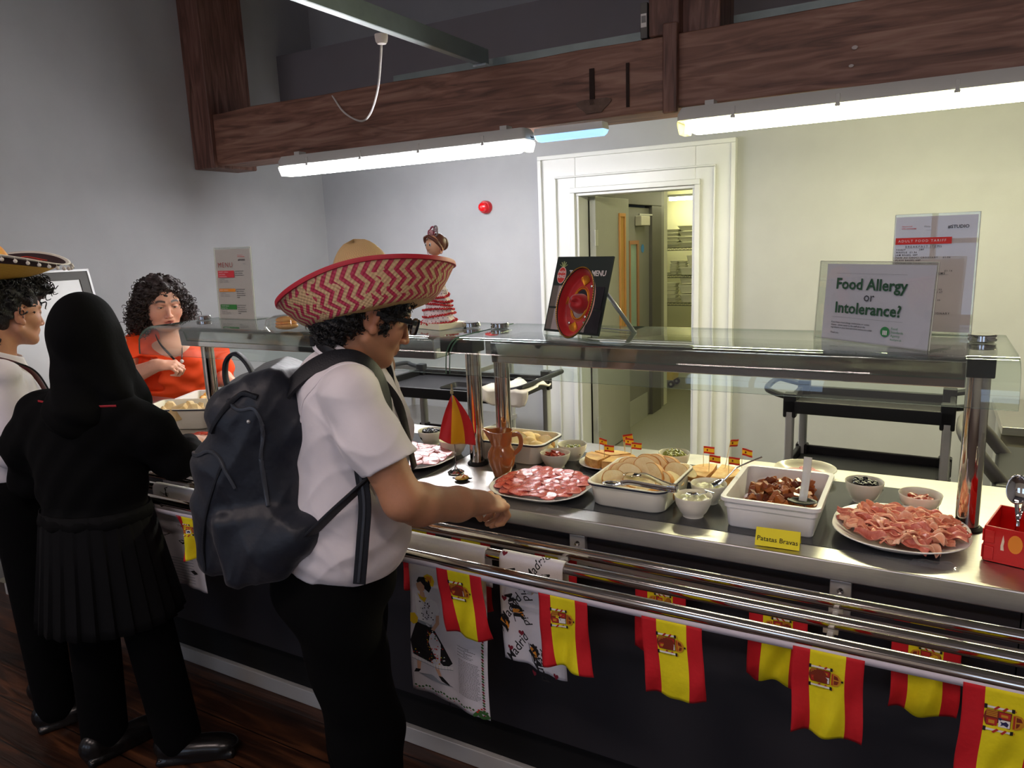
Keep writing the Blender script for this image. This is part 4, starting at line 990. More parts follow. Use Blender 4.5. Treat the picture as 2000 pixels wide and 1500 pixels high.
# ladle
ld = thing('serving_spoon', 'black serving spoon with a clear flat handle standing in the potatoes', 'serving spoon', (.925, .175, ZT0+.066))
def S(u, v): a = u*2*PI; return (.034*v*math.cos(a)-.0, .022*v*math.sin(a)-.012, .010*v*v-.006)
MB().grid(lambda u, v: S(u, .001+v), 24, 8, cu=True).build('spoon_bowl', M_black, ld, solid=.0015, sharp=80)
MB().tube([(0, -.005, .0), (.004, .006, .05), (.006, .014, .105)], 1, 10, flat=(.0095, .0028), up=(0, 1, 0)).build('handle', mat('clear_hard_plastic', '#d7d6cf', .12, alpha=.75), ld)
# -- name cards
M_card = mat('yellow_card', '#f0e02a', .7)
def card(x, y, rz, w_, h, txt, label, sz):
    o = thing('name_card', label, 'card', (x, y, ZT0), rz)
    b = MB(); d = .022
    b.add([(-w_/2, -d, 0), (w_/2, -d, 0), (w_/2, 0, h), (-w_/2, 0, h), (w_/2, d, 0), (-w_/2, d, 0)], [(0, 1, 2, 3), (3, 2, 4, 5)]); c = b.build('folded_card', M_card, o, solid=.0005, flat=True)
    M = Matrix(((1, 0, 0, 0), (0, d/math.hypot(d, h), -h/math.hypot(d, h), -d-.0012), (0, h/math.hypot(d, h), d/math.hypot(d, h), 0), (0, 0, 0, 1)))
    b = MB(); b.text(txt, sz, M @ TRS((0, .012, .0006), (0, 0, -.02)), align='CENTER', bold=.002); b.build('handwriting', INK, c, flat=True)
card(.892, .042, math.radians(3), .096, .036, 'Patatas Bravas', 'yellow folded card reading Patatas Bravas in front of the potato dish', .0155)
card(-1.135, .022, math.radians(-3), .085, .036, 'Chorizo', 'yellow folded card at the left by the girl\'s black sleeve', .0145)
# -- jug
M_terr = mat('glazed_terracotta', '#a5602f', .16, spec=.7, coat=.6, noise=.12, nscale=10)
M_terr2 = mat('glazed_pale_terracotta', '#c98348', .18, spec=.7, coat=.6)
jg = thing('clay_jug', 'glossy orange-brown terracotta jug beside the chrome posts', 'jug', (.052, .232, ZT0), math.radians(200))
ZJ = 1.16
pr_ = [(0, 0), (.023, 0), (.026, .003), (.030, .016), (.039, .034), (.043, .052), (.041, .068), (.033, .080), (.030, .086), (.033, .094), (.036, .108), (.037, .121), (.0375, .124), (.0355, .124), (.0345, .12), (.031, .095), (.027, .086), (.036, .07), (.038, .052), (.03, .02), (0, .01)]
def spout(x, y, z):
    a = math.atan2(y, x); k = max(0, math.cos(a))**10*max(0, (z-.095)/.029); return (x+.020*k, y, z+.006*k)
MB().lathe([(r_, z*ZJ) for r_, z in pr_], 48, warp=lambda x, y, z: spout(x, y, z/ZJ)[:2]+(z+.006*max(0, math.cos(math.atan2(y, x)))**10*max(0, (z/ZJ-.095)/.029),)).build('jug_body', M_terr, jg, sharp=70)
MB().tube(catmull([(-.034, 0, .130), (-.055, 0, .132), (-.062, 0, .11), (-.056, 0, .088), (-.040, 0, .072)], 6), 1, 10, flat=(.007, .0045), up=(0, 1, 0)).build('handle', M_terr, jg)
# -- desk flag
df = thing('desk_flag', 'small red and yellow desk flag drooping on a chrome stand', 'flag', (-.100, .205, ZT0), math.radians(28))
MB().lathe([(0, 0), (.026, 0), (.0265, .003), (.018, .009), (.006, .013), (.0025, .02), (0, .02)], 36).build('base', M_chrome, df)
po = MB().cyl((0, 0, .015), (0, 0, .262), .0016, 10).build('pole', M_chrome, df)
MB().lathe([(0, .285), (.003, .283), (.0036, .278), (.002, .272), (.0038, .266), (.0052, .258), (.005, .252), (0, .252)], 14).build('finial', mat('gilded_metal', '#cbb892', .25, .9), po)
def S(u, v):       # u along the drooping flag from hoist corner, v across the three stripes
    T0 = Vector((0, 0, .252)); 
    tl, tr, bl_, br_ = Vector((-.001, 0, .250)), Vector((.006, 0, .246)), Vector((-.048, -.012, .112)), Vector((.066, .006, .088))
    kx = v; a = tl.lerp(tr, kx); c = bl_.lerp(br_, kx)+Vector((0, 0, -.008*math.sin(kx*PI)+.0))
    p = a.lerp(c, u); bulge = math.sin(u*PI)*(.010 if kx > .5 else -.004)*(abs(2*kx-1))
    p.x += bulge+.022*u*(1-u)*(kx*1.6-.3); p.y += .010*math.sin(v*9+u*2)*u; return tuple(p)
b = MB(); b.grid(lambda u, v: S(v, u), 30, 24, mf=lambda u, v: 0 if u < .34 or u > .70 else 1)
b.build('cloth', [mat('satin_red', '#d01018', .45, sheen=.3), mat('satin_yellow', '#f7b40e', .45, sheen=.3)], df, solid=.0006, sharp=80)
# -- paella magnet
pm = thing('paella_ornament', 'tiny black dish of yellow paella on the steel in front of the desk flag', 'ornament', (-.042, .15, ZT0), .3)
MB().lathe([(0, 0), (.018, 0), (.0235, .006), (.0225, .007), (.018, .003), (0, .003)], 28).build('pan', M_black, pm)
b = MB(); b.tube([(.022, -.004, .005), (.030, -.003, .006), (.030, .003, .006), (.022, .004, .005)], .0012, 6); b.build('pan_handle', M_black, pm)
b = MB(); b.tube([(-.022, -.004, .005), (-.030, -.003, .006), (-.030, .003, .006), (-.022, .004, .005)], .0012, 6); b.build('pan_handle', M_black, pm)
blob((.0195, .0195, .006), 3, .2, 20, 10).build('rice', mat('yellow_rice', '#d9a62c', .5, col2='#f0cf60', nscale=300, bump=.6, bscale=500), pm, loc=(0, 0, .006))
b = MB()
for i in range(14): a = r.uniform(0, 6.3); q = r.uniform(.004, .017); b.tube([(q*math.cos(a), q*math.sin(a), .010), (q*math.cos(a)+.003, q*math.sin(a), .0135), (q*math.cos(a)+.005, q*math.sin(a)+.002, .010)], .0011, 5)
b.build('prawn', mat('tiny_prawn', '#e0762c', .4), pm)
# -- red cutlery crate
cr = thing('cutlery_crate', 'red slotted cutlery box with printed lettering cut off by the right edge', 'box', (1.372, .195, ZT0), math.radians(-14))
M_redp = mat('red_crate_plastic', '#cc1410', .35, coat=.2); t = .004
b = MB(); H = .078; hx, hy = .062, .078
b.box((-hx, -hy, .004), (hx, hy, .008)); b.box((-hx, -hy, 0), (-hx+t, hy, H)); b.box((hx-t, -hy, 0), (hx, hy, H)); b.box((-hx, -hy, 0), (hx, -hy+t, H)); b.box((-hx, hy-t, 0), (hx, hy, H))
b.build('crate_body', M_redp, cr, bevel=.0012)
b = MB()
for (z0, z1) in ((.005, .034), (.042, .07)):
    b.box((-hx-.003, -hy+.002, z0), (-hx, -hy+.02, z1)); b.box((-hx-.003, hy-.02, z0), (-hx, hy-.002, z1)); b.box((hx-.02, -hy-.003, z0), (hx-.002, -hy, z1)); b.box((-hx+.002, -hy-.003, z0), (-hx+.02, -hy, z1))
b.build('corner_rib', M_redp, cr, bevel=.001)
b = MB(); b.text('gourmet', .022, TRS((-hx-.0008, hy-.03, .028), (PI/2, 0, -PI/2), 1), bold=.01); b.build('side_lettering', mat('faded_pink_print', '#e0605a', .5), cr, flat=True)
b = MB(); b.poly([(.005, 0), (.011, 0), (.0095, .01), (.0105, .02), (.008, .034), (.006, .02), (.0045, .01)], .0006, 0, TRS((-.035, -hy-.0006, .03), (PI/2, 0, 0))); b.poly([(.013*math.cos(a)+.03, .02*math.sin(a)+.018) for a in [i*PI/10 for i in range(20)]], .0006, 1, TRS((-.035, -hy-.0006, .03), (PI/2, 0, 0)))
b.build('front_print', [mat('print_cream', '#f1dcc0', .5), mat('print_sun', '#f0902c', .5)], cr, flat=True)
spoon('spoon', 'large polished spoon standing bowl up in the red cutlery box, nearest the post', .10, .021, .032, (1.350, .190, 1.045), (math.radians(78), math.radians(0), math.radians(8)), wide=.0045)
spoon('spoon', 'second polished spoon behind the first in the red cutlery box', .10, .020, .031, (1.372, .215, 1.047), (math.radians(84), math.radians(6), math.radians(-20)), wide=.0045)
spoon('spoon', 'third polished spoon deeper in the red cutlery box', .09, .020, .031, (1.395, .20, 1.032), (math.radians(80), math.radians(-6), math.radians(35)), wide=.0045)
# -- crumpled cling film
def film(cx, cy, z, w_, d, h, seed, label):
    rr = np.random.RandomState(seed); K = rr.randn(6, 2)*60; ph = rr.rand(6)*6
    def S(u, v):
        x, y = (u-.5)*w_, (v-.5)*d; e = math.sin(u*PI)*math.sin(v*PI)
        q = sum(math.sin(K[i][0]*x+K[i][1]*y+ph[i]) for i in range(6))/2.6
        return (cx+x+.004*q, cy+y, z+max(0.0005, e*(.35*h+.65*h*q*q)))
    b = MB(); b.grid(S, 30, 20); return tag(b.build('cling_film', M_film, None, sharp=20), label, 'cling film')
film(1.205, .062, ZT0, .09, .035, .02, 3, 'crumpled clear cling film at the front edge of the ham plate')
film(.33, .022, ZT0, .10, .028, .012, 5, 'crumpled clear cling film sticking out under the salami plate')
film(-1.25, .205, ZT0+.02, .07, .05, .035, 7, 'crumpled clear cling film at the back of the red meat plate')
film(.20, .305, ZT0, .06, .03, .012, 9, 'crumpled clear film behind the salami plate beside the jug')
# -- left end trays of the counter
tray(-1.535, .325, .155, .105, .085, 'deep cream tray of bread chunks at the left near the orange shirt', rot=math.radians(24), r=.025)
sp = []; pr = []
for i in range(4):
    b = MB(); L_ = .045; b.add([(-L_, -.02, -.02), (L_, -.024, -.02), (L_*.9, .024, -.018), (-L_*.9, .022, -.02), (-L_*.2, -.01, .035), (L_*.3, .012, .03)], [(0, 3, 2, 1), (0, 1, 5, 4) if 0 else (0, 1, 4), (1, 5, 4), (1, 2, 5), (2, 3, 5), (3, 4, 5), (3, 0, 4)])
    pr.append(b.build('bread_chunk', mat('pale_bread_chunk', '#dfbe86', .7, col2='#edd6a8', nscale=18), None, bevel=.005, seg=2))
for (x, y, z, rz, rx) in ((-1.42, .31, .075, .3, .3), (-1.47, .29, .08, 1.4, .9), (-1.50, .35, .07, .8, 0), (-1.56, .30, .07, .2, .2), (-1.54, .25, .065, 1.9, .1), (-1.45, .36, .065, 2.4, .4), (-1.60, .33, .065, .9, 0), (-1.40, .35, .06, 1.2, .8), (-1.46, .24, .06, 0, 0)):
    sp.append(((x-.035, y-.005, ZT0+z), (rx, .1, rz), .85))
scatter(pr, sp, 'pale torn bread chunk in the left cream tray', 'bread chunk', 'bread chunks in the left tray')
def chips(cx, cy, z, n, R, label, grp, seed, rx, ry):
    r = random.Random(seed); pr = []
    for i in range(4):
        s_ = r.uniform(0, 6)
        def S(u, v, s_=s_):
            a = u*2*PI; q = .024*v*(1+.12*math.sin(3*a+s_)); return (q*math.cos(a), q*math.sin(a), .009*math.cos(2*a+s_)*v*v)
        pr.append(MB().grid(lambda u, v: S(u, .001+v), 18, 5, cu=True).build('crisp', mat('orange_crisp', '#e8962a', .5, col2='#f4b85a', nscale=50), None, solid=.0015, sharp=80))
    scatter(pr, [(p, (r.uniform(-.9, .9), r.uniform(-.9, .9), r.uniform(0, 6)), r.uniform(.9, 1.2)) for p in heap(cx, cy, z, R, n, .014, .012, seed, 3, rx, ry)], label, 'crisp', grp)
tray(-1.60, .56, .17, .10, .078, 'long white dish of orange crisps farthest back at the left', rot=math.radians(24), body=M_melam, name='serving_dish', r=.02, step=True)
chips(-1.60, .56, ZT0+.035, 48, .12, 'curled orange crisp in the dish at the far back left', 'crisps in the back left dish', 3, 1, .6)
tray(-1.235, .50, .11, .085, .075, 'white dish of orange crisps just right of the left chrome post', rot=math.radians(24), body=M_melam, name='serving_dish', r=.02, step=True)
chips(-1.235, .50, ZT0+.04, 45, .08, 'curled orange crisp in the dish right of the left chrome post', 'crisps right of the left post', 13, 1, .75)
# ------------------------------------------------------------------ things standing on the glass shelves
ZS = ZG+.0008
M_paper = mat('printed_paper', '#dcd8dc', .6)
def holder(name, label, x, y, rz, w_, h, lean, pads=(0, 0, 0, 0), paper=None):
    """clear L-shaped acrylic holder with a paper sheet; local x along the sheet, front faces -y"""
    o = thing(name, label, 'sign', (x, y, ZS), rz)
    L, R_, B, T = pads; M = Matrix.Rotation(-lean, 4, 'X')
    b = MB(); b.box((-L, 0, 0), (w_+R_, .0025, h+T), 0, M); b.box((-L, .0045, 0), (w_+R_, .007, h+T), 0, M); b.box((-L, 0, 0), (w_+R_, .075, .0025))
    b.build('acrylic_holder', M_acryl, o)
    b = MB(); b.tube([M @ Vector((-L, .0035, 0)), M @ Vector((-L, .0035, h+T)), M @ Vector((w_+R_, .0035, h+T)), M @ Vector((w_+R_, .0035, 0))], .0012, 6); b.build('acrylic_edge', mat('bright_acrylic_edge', '#e6e8dc', .2, alpha=.8), o)
    p = MB().box((0, .0028, B), (w_, .0042, h), 0, M).build('paper_sheet', paper or M_paper, o)
    return o, p, M @ TRS((0, .0, 0), (PI/2, 0, 0))     # maps (x, y) of the sheet to the front plane
# allergy sign
ang = math.atan2(.142-.302, 1.163-.934)
o, p, M = holder('allergy_sign', 'clear stand with a grey-white sheet reading Food Allergy or Intolerance', .934, .302, ang, .278, .180, math.radians(4), (.022, .004, .0, .006), mat('lilac_white_paper', '#dfdeee', .6))
G1 = mat('dark_green_ink', '#1e4a30', .6); G2 = mat('green_ink', '#2f7d46', .6); K1 = mat('dark_grey_ink', '#33343a', .6)
b = MB(); w_ = .278
b.text('Food Allergy', .036, M @ TRS((w_*.45, .122, .0004)), 0, 'CENTER', bold=.022); b.text('or', .03, M @ TRS((w_*.45, .096, .0004)), 2, 'CENTER'); b.text('Intolerance?', .036, M @ TRS((w_*.44, .066, .0004)), 0, 'CENTER', bold=.022)
for y in (.158, .055):
    for i in range(52): b.box((.03+i*.0036, y, 0), (.0318+i*.0036, y+.0006, .0003), 2, M)
for i, t_ in enumerate(('If you have a food allergy, intolerance, or coeliac', 'disease - please speak to the staff about the', 'ingredients in your food and drink before you order.', '', 'Thank you.')): b.text(t_, .0054, M @ TRS((.028, .041-i*.0062, .0004)), 2, bold=.012)
b.poly([(.175+.0115*math.cos(a), .031+.0115*math.sin(a)) for a in [i*PI/12 for i in range(24)]], .0003, 1, M)
for k in range(3): b.poly([(.170+.004*k, .024), (.1725+.004*k, .024), (.1725+.004*k, .034), (.170+.004*k, .034)], .0003, 3, M, z=.0004)
for i, t_ in enumerate(('Food', 'Standards', 'Agency', 'food.gov.uk')): b.text(t_, .0078 if i < 3 else .006, M @ TRS((.190, .037-i*.0078, .0004)), 1)
b.build('print', [G1, G2, K1, M_paper], p, flat=True)
# tariff
o, p, M = holder('price_list', 'tall clear stand holding the adult food tariff sheet behind the allergy sign', 1.078, .44, math.radians(-7), .172, .283, math.radians(1), (.002, .004, .006, .006), mat('pinkish_paper', '#dccfd2', .6))
b = MB(); W_, H = .172, .283
b.box((.002, H-.066, 0), (.122, H-.05, .0004), 1, M); b.text('ADULT FOOD TARIFF', .0082, M @ TRS((.008, H-.0605, .0008)), 2, space=1.35)
b.text('#STUDIO', .0105, M @ TRS((.112, H-.030, .0004)), 0, bold=.02); b.text('Queensmead', .0042, M @ TRS((.014, H-.024, .0004)), 1); b.text('UTC Community', .0045, M @ TRS((.014, H-.0295, .0004)), 1, bold=.02); b.text('Menu', .006, M @ TRS((.062, H-.026, .0004)), 3)
b.box((.067, H-.033, 0), (.078, H-.0325, .0003), 3, M)
b.text('BREAKFAST ITEMS', .0072, M @ TRS((.024, H-.074, .0004)), 0, space=1.4); b.box((.024, H-.0755, 0), (.098, H-.0752, .0003), 0, M)
rows = ['TOAST            38P', 'WAFFLE  £1.36', 'JAM BAGEL 68P', 'PAIN AU CHOC/ CROISSANT    £1.56', 'PLAIN BAGEL 68P', 'CHEESE ON TOAST    78P', '', 'HASH BROWN 32P', 'CEREAL WITH WARM MILK         £1.16', '_LUNCH ITEMS', 'SOUP OF THE DAY  98', 'SALAD POT        £2.12', 'PANINI           £2.09', 'BAGUETTE                £1.94', 'PASTA KING POT        £1.62', 'HOT MEAL OF THE DAY     £1.92', 'JACKET AND FILLING         £1.67', 'SANDWICH          £2.10', 'WRAP              £1.44', 'SALAD BOX OF CHIPS       £1.35', '', 'SOUP 98P', '', '', '_CONFECTIONARY', 'COOKIE  68P', '', 'CAKE              £1.00', '', '', 'WATER                 £1.20']
for i, t_ in enumerate(rows):
    if t_:
        und = t_[0] == '_'; t_ = t_.lstrip('_'); y = H-.0805-i*.0064
        b.text(t_, .0056 if not und else .0068, M @ TRS((.004 if not und else .06, y, .0004)), 0, space=1.3, bold=.012)
        if und: b.box((.06, y-.0012, 0), (.12, y-.0009, .0003), 0, M)
b.build('print', [K1, mat('print_red_band', '#cc2a24', .6), M_paper, INKX], p, flat=True)
# left menu
o, p, M = holder('menu_stand', 'tall clear menu stand with red, orange and green headings beside the woman in orange', -1.310, .365, math.radians(0), .196, .272, math.radians(2), (.004, .006, .0, .006), mat('menu_paper', '#d6cecb', .6))
b = MB(); W_, H = .196, .272
b.text('MENU', .027, M @ TRS((.014, H-.070, .0004)), 4, space=1.25)
for (y0_, y1_, m_, ls) in ((H-.110, H-.083, 1, ('SWEET CHILLI', 'CHICKEN', 'SHAWARMA')), (H-.165, H-.153, 2, ('BEEF CHILLI',)), (H-.234, H-.215, 3, ('VEGETABLE', 'BURRITO'))):
    b.box((.012, y0_, 0), (.104, y1_, .0004), m_, M)
    for i, t_ in enumerate(ls): b.text(t_, .0068, M @ TRS((.017, y1_-.008-i*.0088, .0008)), 0, space=1.3)
    for i in range(3): b.text(('ALLERGENS:', 'WHEAT, MUSTARD', 'CELERY, SULPHITES')[i], .0045, M @ TRS((.017, y0_-.008-i*.0056, .0004)), 5, space=1.4)
    for i in range(3 if m_ == 1 else 5): b.text(('served with rice and', 'salad, a mild sauce', 'and soured cream, or', 'with seasoned potato', 'wedges')[i], .0056, M @ TRS((.110, y1_-.004-i*.0078, .0004)), 5, bold=.02)
b.text('Queensmead', .005, M @ TRS((.130, H-.026, .0004)), 1); b.text('UTC Community', .0055, M @ TRS((.130, H-.032, .0004)), 1, bold=.02); b.text('#STUDIO', .0092, M @ TRS((.132, H-.046, .0004)), 5, bold=.03)
b.text('Menu', .007, M @ TRS((.158, H-.060, .0004)), 6)
b.build('print', [M_paper, mat('menu_red', '#cf3540', .6), mat('menu_orange', '#dd8a2a', .6), mat('menu_green', '#2f7a35', .6), mat('menu_title', '#a0504e', .6), K1, INKX], p, flat=True)
# black easel board with a miniature sombrero
bd = thing('menu_board', 'black leaning board headed Pasta King topping menu with plastic pockets', 'sign', (.197, .251, ZS), math.atan2(-.085, .205))
W_, H = .222, .222; M = Matrix.Rotation(-math.radians(17), 4, 'X')
b = MB(); b.box((0, 0, .006), (W_, .005, H), 0, M); body = b.build('board', mat('dark_green_black_board', '#1c2a26', .35), bd, bevel=.0008)
b = MB(); b.box((.002, -.002, .0), (W_-.05, .012, .006)); b.build('clear_foot', M_acryl, bd)
b = MB(); b.add([tuple(M @ Vector(v)) for v in ((.20, .006, .13), (.215, .006, .13))]+[(.222, .15, 0), (.205, .15, 0)], [(0, 1, 2, 3)]); b.build('easel_leg', M_alu, bd, solid=.003)
b = MB(); b.tube([(.06, .15, .003), (.222, .15, .003)], .002, 6); b.build('easel_bar', M_alu, bd)
FM = M @ TRS((0, -.0006, 0), (PI/2, 0, 0))
b = MB()
b.text('TOPPING MENU', .021, FM @ TRS((.062, .168, .0002)), 0, bold=.025, space=.93)
b.poly([(.032+.018*math.cos(a), .168+.024*math.sin(a)) for a in [i*PI/14 for i in range(28)]], .0004, 1, FM); b.poly([(.032+.016*math.cos(a), .168+.022*math.sin(a)) for a in [i*PI/14 for i in range(28)]], .0004, 2, FM, z=.0003)
b.text('PASTA', .0095, FM @ TRS((.032, .174, .0010)), 0, 'CENTER', bold=.03); b.text('KING', .0125, FM @ TRS((.032, .160, .0010)), 0, 'CENTER', bold=.03)
for k in range(5): a = .5+k*.53; b.poly([(.032, .190), (.032+.018*math.cos(a)-.002, .190+.018*math.sin(a)), (.032+.018*math.cos(a)+.002, .190+.018*math.sin(a)), (.036, .190)], .0003, 3, FM)
b.build('print', [mat('board_white', '#d8d8d6', .5), mat('board_pink', '#e8c8c0', .5), mat('board_tomato', '#d23c34', .5), mat('board_leaf', '#9fae74', .5)], body, flat=True)
b = MB()
for (x0_, x1_, z0_, z1_, m_) in ((.006, .03, .078, .138, 0), (.03, .10, .078, .138, 1), (.12, .212, .078, .138, 2), (.006, .03, .012, .072, 0), (.03, .165, .012, .072, 1), (.165, .216, .010, .072, 2)): b.box((x0_, z0_, 0), (x1_, z1_, .0005), m_, FM)
b.build('insert_card', [mat('insert_grey', '#6b655f', .3), mat('insert_pale', '#a99e9c', .25), mat('insert_dark', '#23202a', .2)], body, flat=True)
def mini():
    o = thing('miniature_sombrero', 'small red velvet sombrero with gold trim propped on the black menu board', 'sombrero', (.368, .140, ZS+.093))
    o.rotation_euler = (math.radians(76), math.radians(10), math.atan2(-.085, .205)+.2)
    Rv = mat('red_velvet', '#b01218', .45, sheen=.4, noise=.15, nscale=30); Go = mat('gold_braid', '#d8962a', .35, .6); Bk = mat('black_gold_cord', '#2a2014', .4)
    A, B_ = .052, .092
    def S(u, v):
        a = u*2*PI; q = .42+.58*v; k = max(0, v-.55)/.45; return (A*q*math.cos(a), B_*q*math.sin(a)*(1+.05*math.cos(a)), .004+.024*k*k+.004*v)
    br_ = MB().grid(S, 64, 14, cu=True).build('brim', Rv, o, solid=.002, sharp=80)
    def Cn(u, v):
        a = u*2*PI; h = v; q = .44*(1-.25*h)*math.sqrt(max(0, 1-h**5)); return (A*1.15*q*math.cos(a), B_*.66*q*math.sin(a), .004+.040*h-.006*math.exp(-((h-1)**2)*20)*math.cos(2*a))
    MB().grid(Cn, 40, 14, cu=True).build('crown', Rv, o, sharp=80)
    def ring(q, z, rr, n=90, tw=8):
        P = [(A*q*math.cos(a), B_*q*math.sin(a), z) for a in [2*PI*i/n for i in range(n+1)]]; return P
    P = [S(i/90, 1) for i in range(91)]; MB().tube(P, .0028, 8).build('edge_cord', Bk, br_)
    b = MB()
    for i in range(0, 180, 2):
        p = Vector(S(i/180, 1)); q = Vector(S((i+1.4)/180, 1)); b.tube([p+Vector((0, 0, .0022)), q+Vector((0, 0, .0028))], .0011, 5)
    b.build('gold_stitch', Go, br_)
    b = MB(); b.tube(ring(.44, .007, .002), .0018, 6); b.tube(ring(.50, .0062, .002), .0009, 6)
    for (cx, cy, d, n) in ((0, B_*.52, 1, 15), (0, -B_*.52, -1, 15), (-A*.55, 0, 2, 9)):
        for i in range(n):
            g = (i/(n-1)-.5)*1.5; l = .030*(1-.4*abs(g))
            dx, dy = (math.sin(g)*l, math.cos(g)*l*d) if d != 2 else (-math.cos(g)*.016, math.sin(g)*.016)
            b.tube([(cx, cy, .0075), (cx+dx*.5, cy+dy*.5, .0085), (cx+dx, cy+dy, .010)], .0006, 5)
    b.build('gold_embroidery', Go, br_)
    b = MB()
    for (x, y) in ((.024, .05), (.028, -.03), (-.015, -.055), (.03, -.045)): b.sphere((x, y, .012), (.004, .004, .002), 8, 6)
    b.build('sequin', mat('silver_sequin', '#d8d4cc', .15, .9), br_)
mini()
# sandwich in a clear clamshell
sb = thing('sandwich_box', 'clear plastic clamshell with a small filled sandwich on the left glass shelf', 'food box', (-.665, .11, ZS), .35)
MB().lathe([(0, 0), (.065, 0), (.078, .012), (.080, .016), (.076, .019), (.070, .042), (.045, .052), (0, .054)], 40).build('clamshell', M_acryl, sb)
def bun(z, s_, nm, m, hz): return blob((.036*s_, .028*s_, hz), int(z*1000), .08, 20, 12).build(nm, m, sb, loc=(-.008, 0, z))
bun(.016, 1, 'bun_base', M_crust, .012); bun(.026, .98, 'filling', mat('sandwich_filling', '#d8662c', .4, col2='#efc25a', nscale=60), .008); bun(.036, .95, 'bun_top', mat('glossy_bun', '#d9853c', .3, col2='#e9b060', nscale=20), .013)
# flamenco doll cake
dl = thing('flamenco_doll', 'flamenco dancer figurine in a ruffled polka-dot dress on a cream block', 'figurine', (-.195, .295, ZS), math.radians(-18))
MB().box((-.07, -.055, 0), (.07, .055, .018)).build('plinth', mat('cream_block', '#e2dfc6', .5), dl, bevel=.002)
Dw = mat('dress_white', '#e6dcdc', .7); Dr = mat('dress_red', '#c02630', .6); Dk = mat('dress_dot', '#57403c', .7)
def dress(z, a):
    t_ = (z-.018)/.16; r_ = .056*(1-t_)+.018*t_+.004*math.sin(t_*5*2*PI+a*2)*(1-t_*.6)+.003*math.sin(a*9+z*90)*(1-t_); return r_
b = MB(); b.grid(lambda u, v: (dress(.018+.16*v, u*2*PI)*math.cos(u*2*PI), dress(.018+.16*v, u*2*PI)*.85*math.sin(u*2*PI), .018+.16*v), 60, 40, cu=True); dr = b.build('skirt', Dw, dl, sharp=80)
for k, z0 in enumerate((.022, .040, .057, .073, .088, .103)):
    P = []; ph = k*1.1
    for i in range(241):
        a = 2*PI*i/240; zz = z0+.006*math.sin(a+ph)+.0022*math.sin(a*37); r_ = dress(zz, a)+.004+.0025*math.sin(a*29); P.append((r_*math.cos(a), r_*.87*math.sin(a), zz))
    MB().tube(P, .0022, 6).build('ruffle', Dr, dl)
b = MB()
for j in range(13):
    for i in range(20):
        a = 2*PI*(i+.5*(j % 2))/20; z = .024+j*.0105; r_ = dress(z, a)+.0006; t_ = Vector((-math.sin(a), math.cos(a), 0)); n_ = Vector((math.cos(a), math.sin(a), 0)); c = Vector((r_*math.cos(a), r_*.85*math.sin(a), z))
        b.add([tuple(c+n_*.0006+t_*.0017*math.cos(g)+Vector((0, 0, .0017*math.sin(g)))) for g in [q*PI/3 for q in range(6)]], [tuple(range(6))])
b.build('polka_dots', Dk, dr, flat=True)
Ds = mat('doll_skin', '#e2b08e', .5, sss=.1); Dh = mat('doll_hair', '#6e4234', .45, noise=.2, nscale=80)
b = MB(); b.lathe([(.018, .165), (.024, .180), (.027, .198), (.025, .208), (.012, .214), (0, .215)], 28, warp=lambda x, y, z: (x*1.25, y*.8, z)); b.build('bodice', Dr, dl)
b = MB(); b.cyl((0, 0, .205), (0, 0, .238), .0075, 16); b.lathe([(.0, .216), (.020, .211), (.022, .206)], 20, warp=lambda x, y, z: (x, y*.8, z)); b.build('neck', Ds, dl)
hd = MB().sphere((0, 0, .258), (.0305, .029, .032), 32, 20).build('head', Ds, dl)
b = MB(); b.sphere((0, .008, .265), (.0325, .028, .030), 24, 14, warp=lambda x, y, z: (x, y, z)); b.sphere((0, .032, .262), (.022, .014, .022), 16, 10)
for sx in (-1, 1): b.tube(catmull([(0, -.024, .287), (sx*.014, -.026, .282), (sx*.026, -.017, .272), (sx*.031, -.004, .255), (sx*.030, .004, .24)], 5), [.004, .0045, .005, .005, .005, .0055, .0055, .0055, .0055, .006, .006, .006, .006, .005, .005, .004, .004, .004, .003, .003, .002], 8)
b.tube(catmull([(.0, -.028, .284), (.006, -.031, .279), (.004, -.032, .274), (.0, -.0315, .276)], 5), .0016, 6)
b.build('hair', Dh, dl)
b = MB(); ey = MB()
for sx in (-1, 1):
    ey.sphere((sx*.0105, -.0268, .260), (.0042, .0022, .0062), 12, 8, 0); ey.sphere((sx*.0105, -.0285, .259), (.0026, .0012, .004), 10, 6, 1)
ey.build('eye', [mat('doll_eye_white', '#e8ecec', .2), mat('doll_eye_dark', '#2b3036', .2)], hd)
MB().tube([( .0095*math.sin(t_), -.0285+.0015*abs(math.sin(t_)), .2475-.004*math.cos(t_)) for t_ in [(-1+i/6)*1.0 for i in range(13)]], .0007, 6).build('smile', mat('doll_mouth', '#9a4038', .5), hd)
for sx in (-1, 1): MB().tube([(sx*.0325, -.002+.005*math.sin(t_), .240+.009*math.cos(t_)) for t_ in [i*PI/8 for i in range(17)]], .0012, 6).build('earring', mat('earring_red', '#a86058', .3), hd)
b = MB()
for (x, z, q) in ((-.012, .294, .011), (.0, .304, .010), (.013, .296, .011), (.016, .308, .008), (-.004, .292, .009)):
    b.tube([(x+q*math.cos(t_), -.006, z+q*math.sin(t_)) for t_ in [i*PI/8 for i in range(17)]], .0028, 8, 0 if x < .01 else 1)
for i in range(3): b.tube([( -.002+(.008-.002*i)*math.cos(t_), -.011-.002*i, .296+(.008-.002*i)*math.sin(t_)) for t_ in [k*PI/6 for k in range(13)]], .0016, 6, 2)
b.build('flower_comb', [mat('comb_mauve', '#9a4258', .4), mat('comb_grey', '#8f8488', .4), mat('comb_pink', '#cfa0a4', .5)], dl)
MB().tube([(.013*math.cos(t_), -.0095+.004*math.cos(t_*2), .220-.006*math.sin(t_)) for t_ in [i*PI/10 for i in range(11)]], .0016, 6).build('necklace', mat('pearl', '#eee4d8', .3), dl)
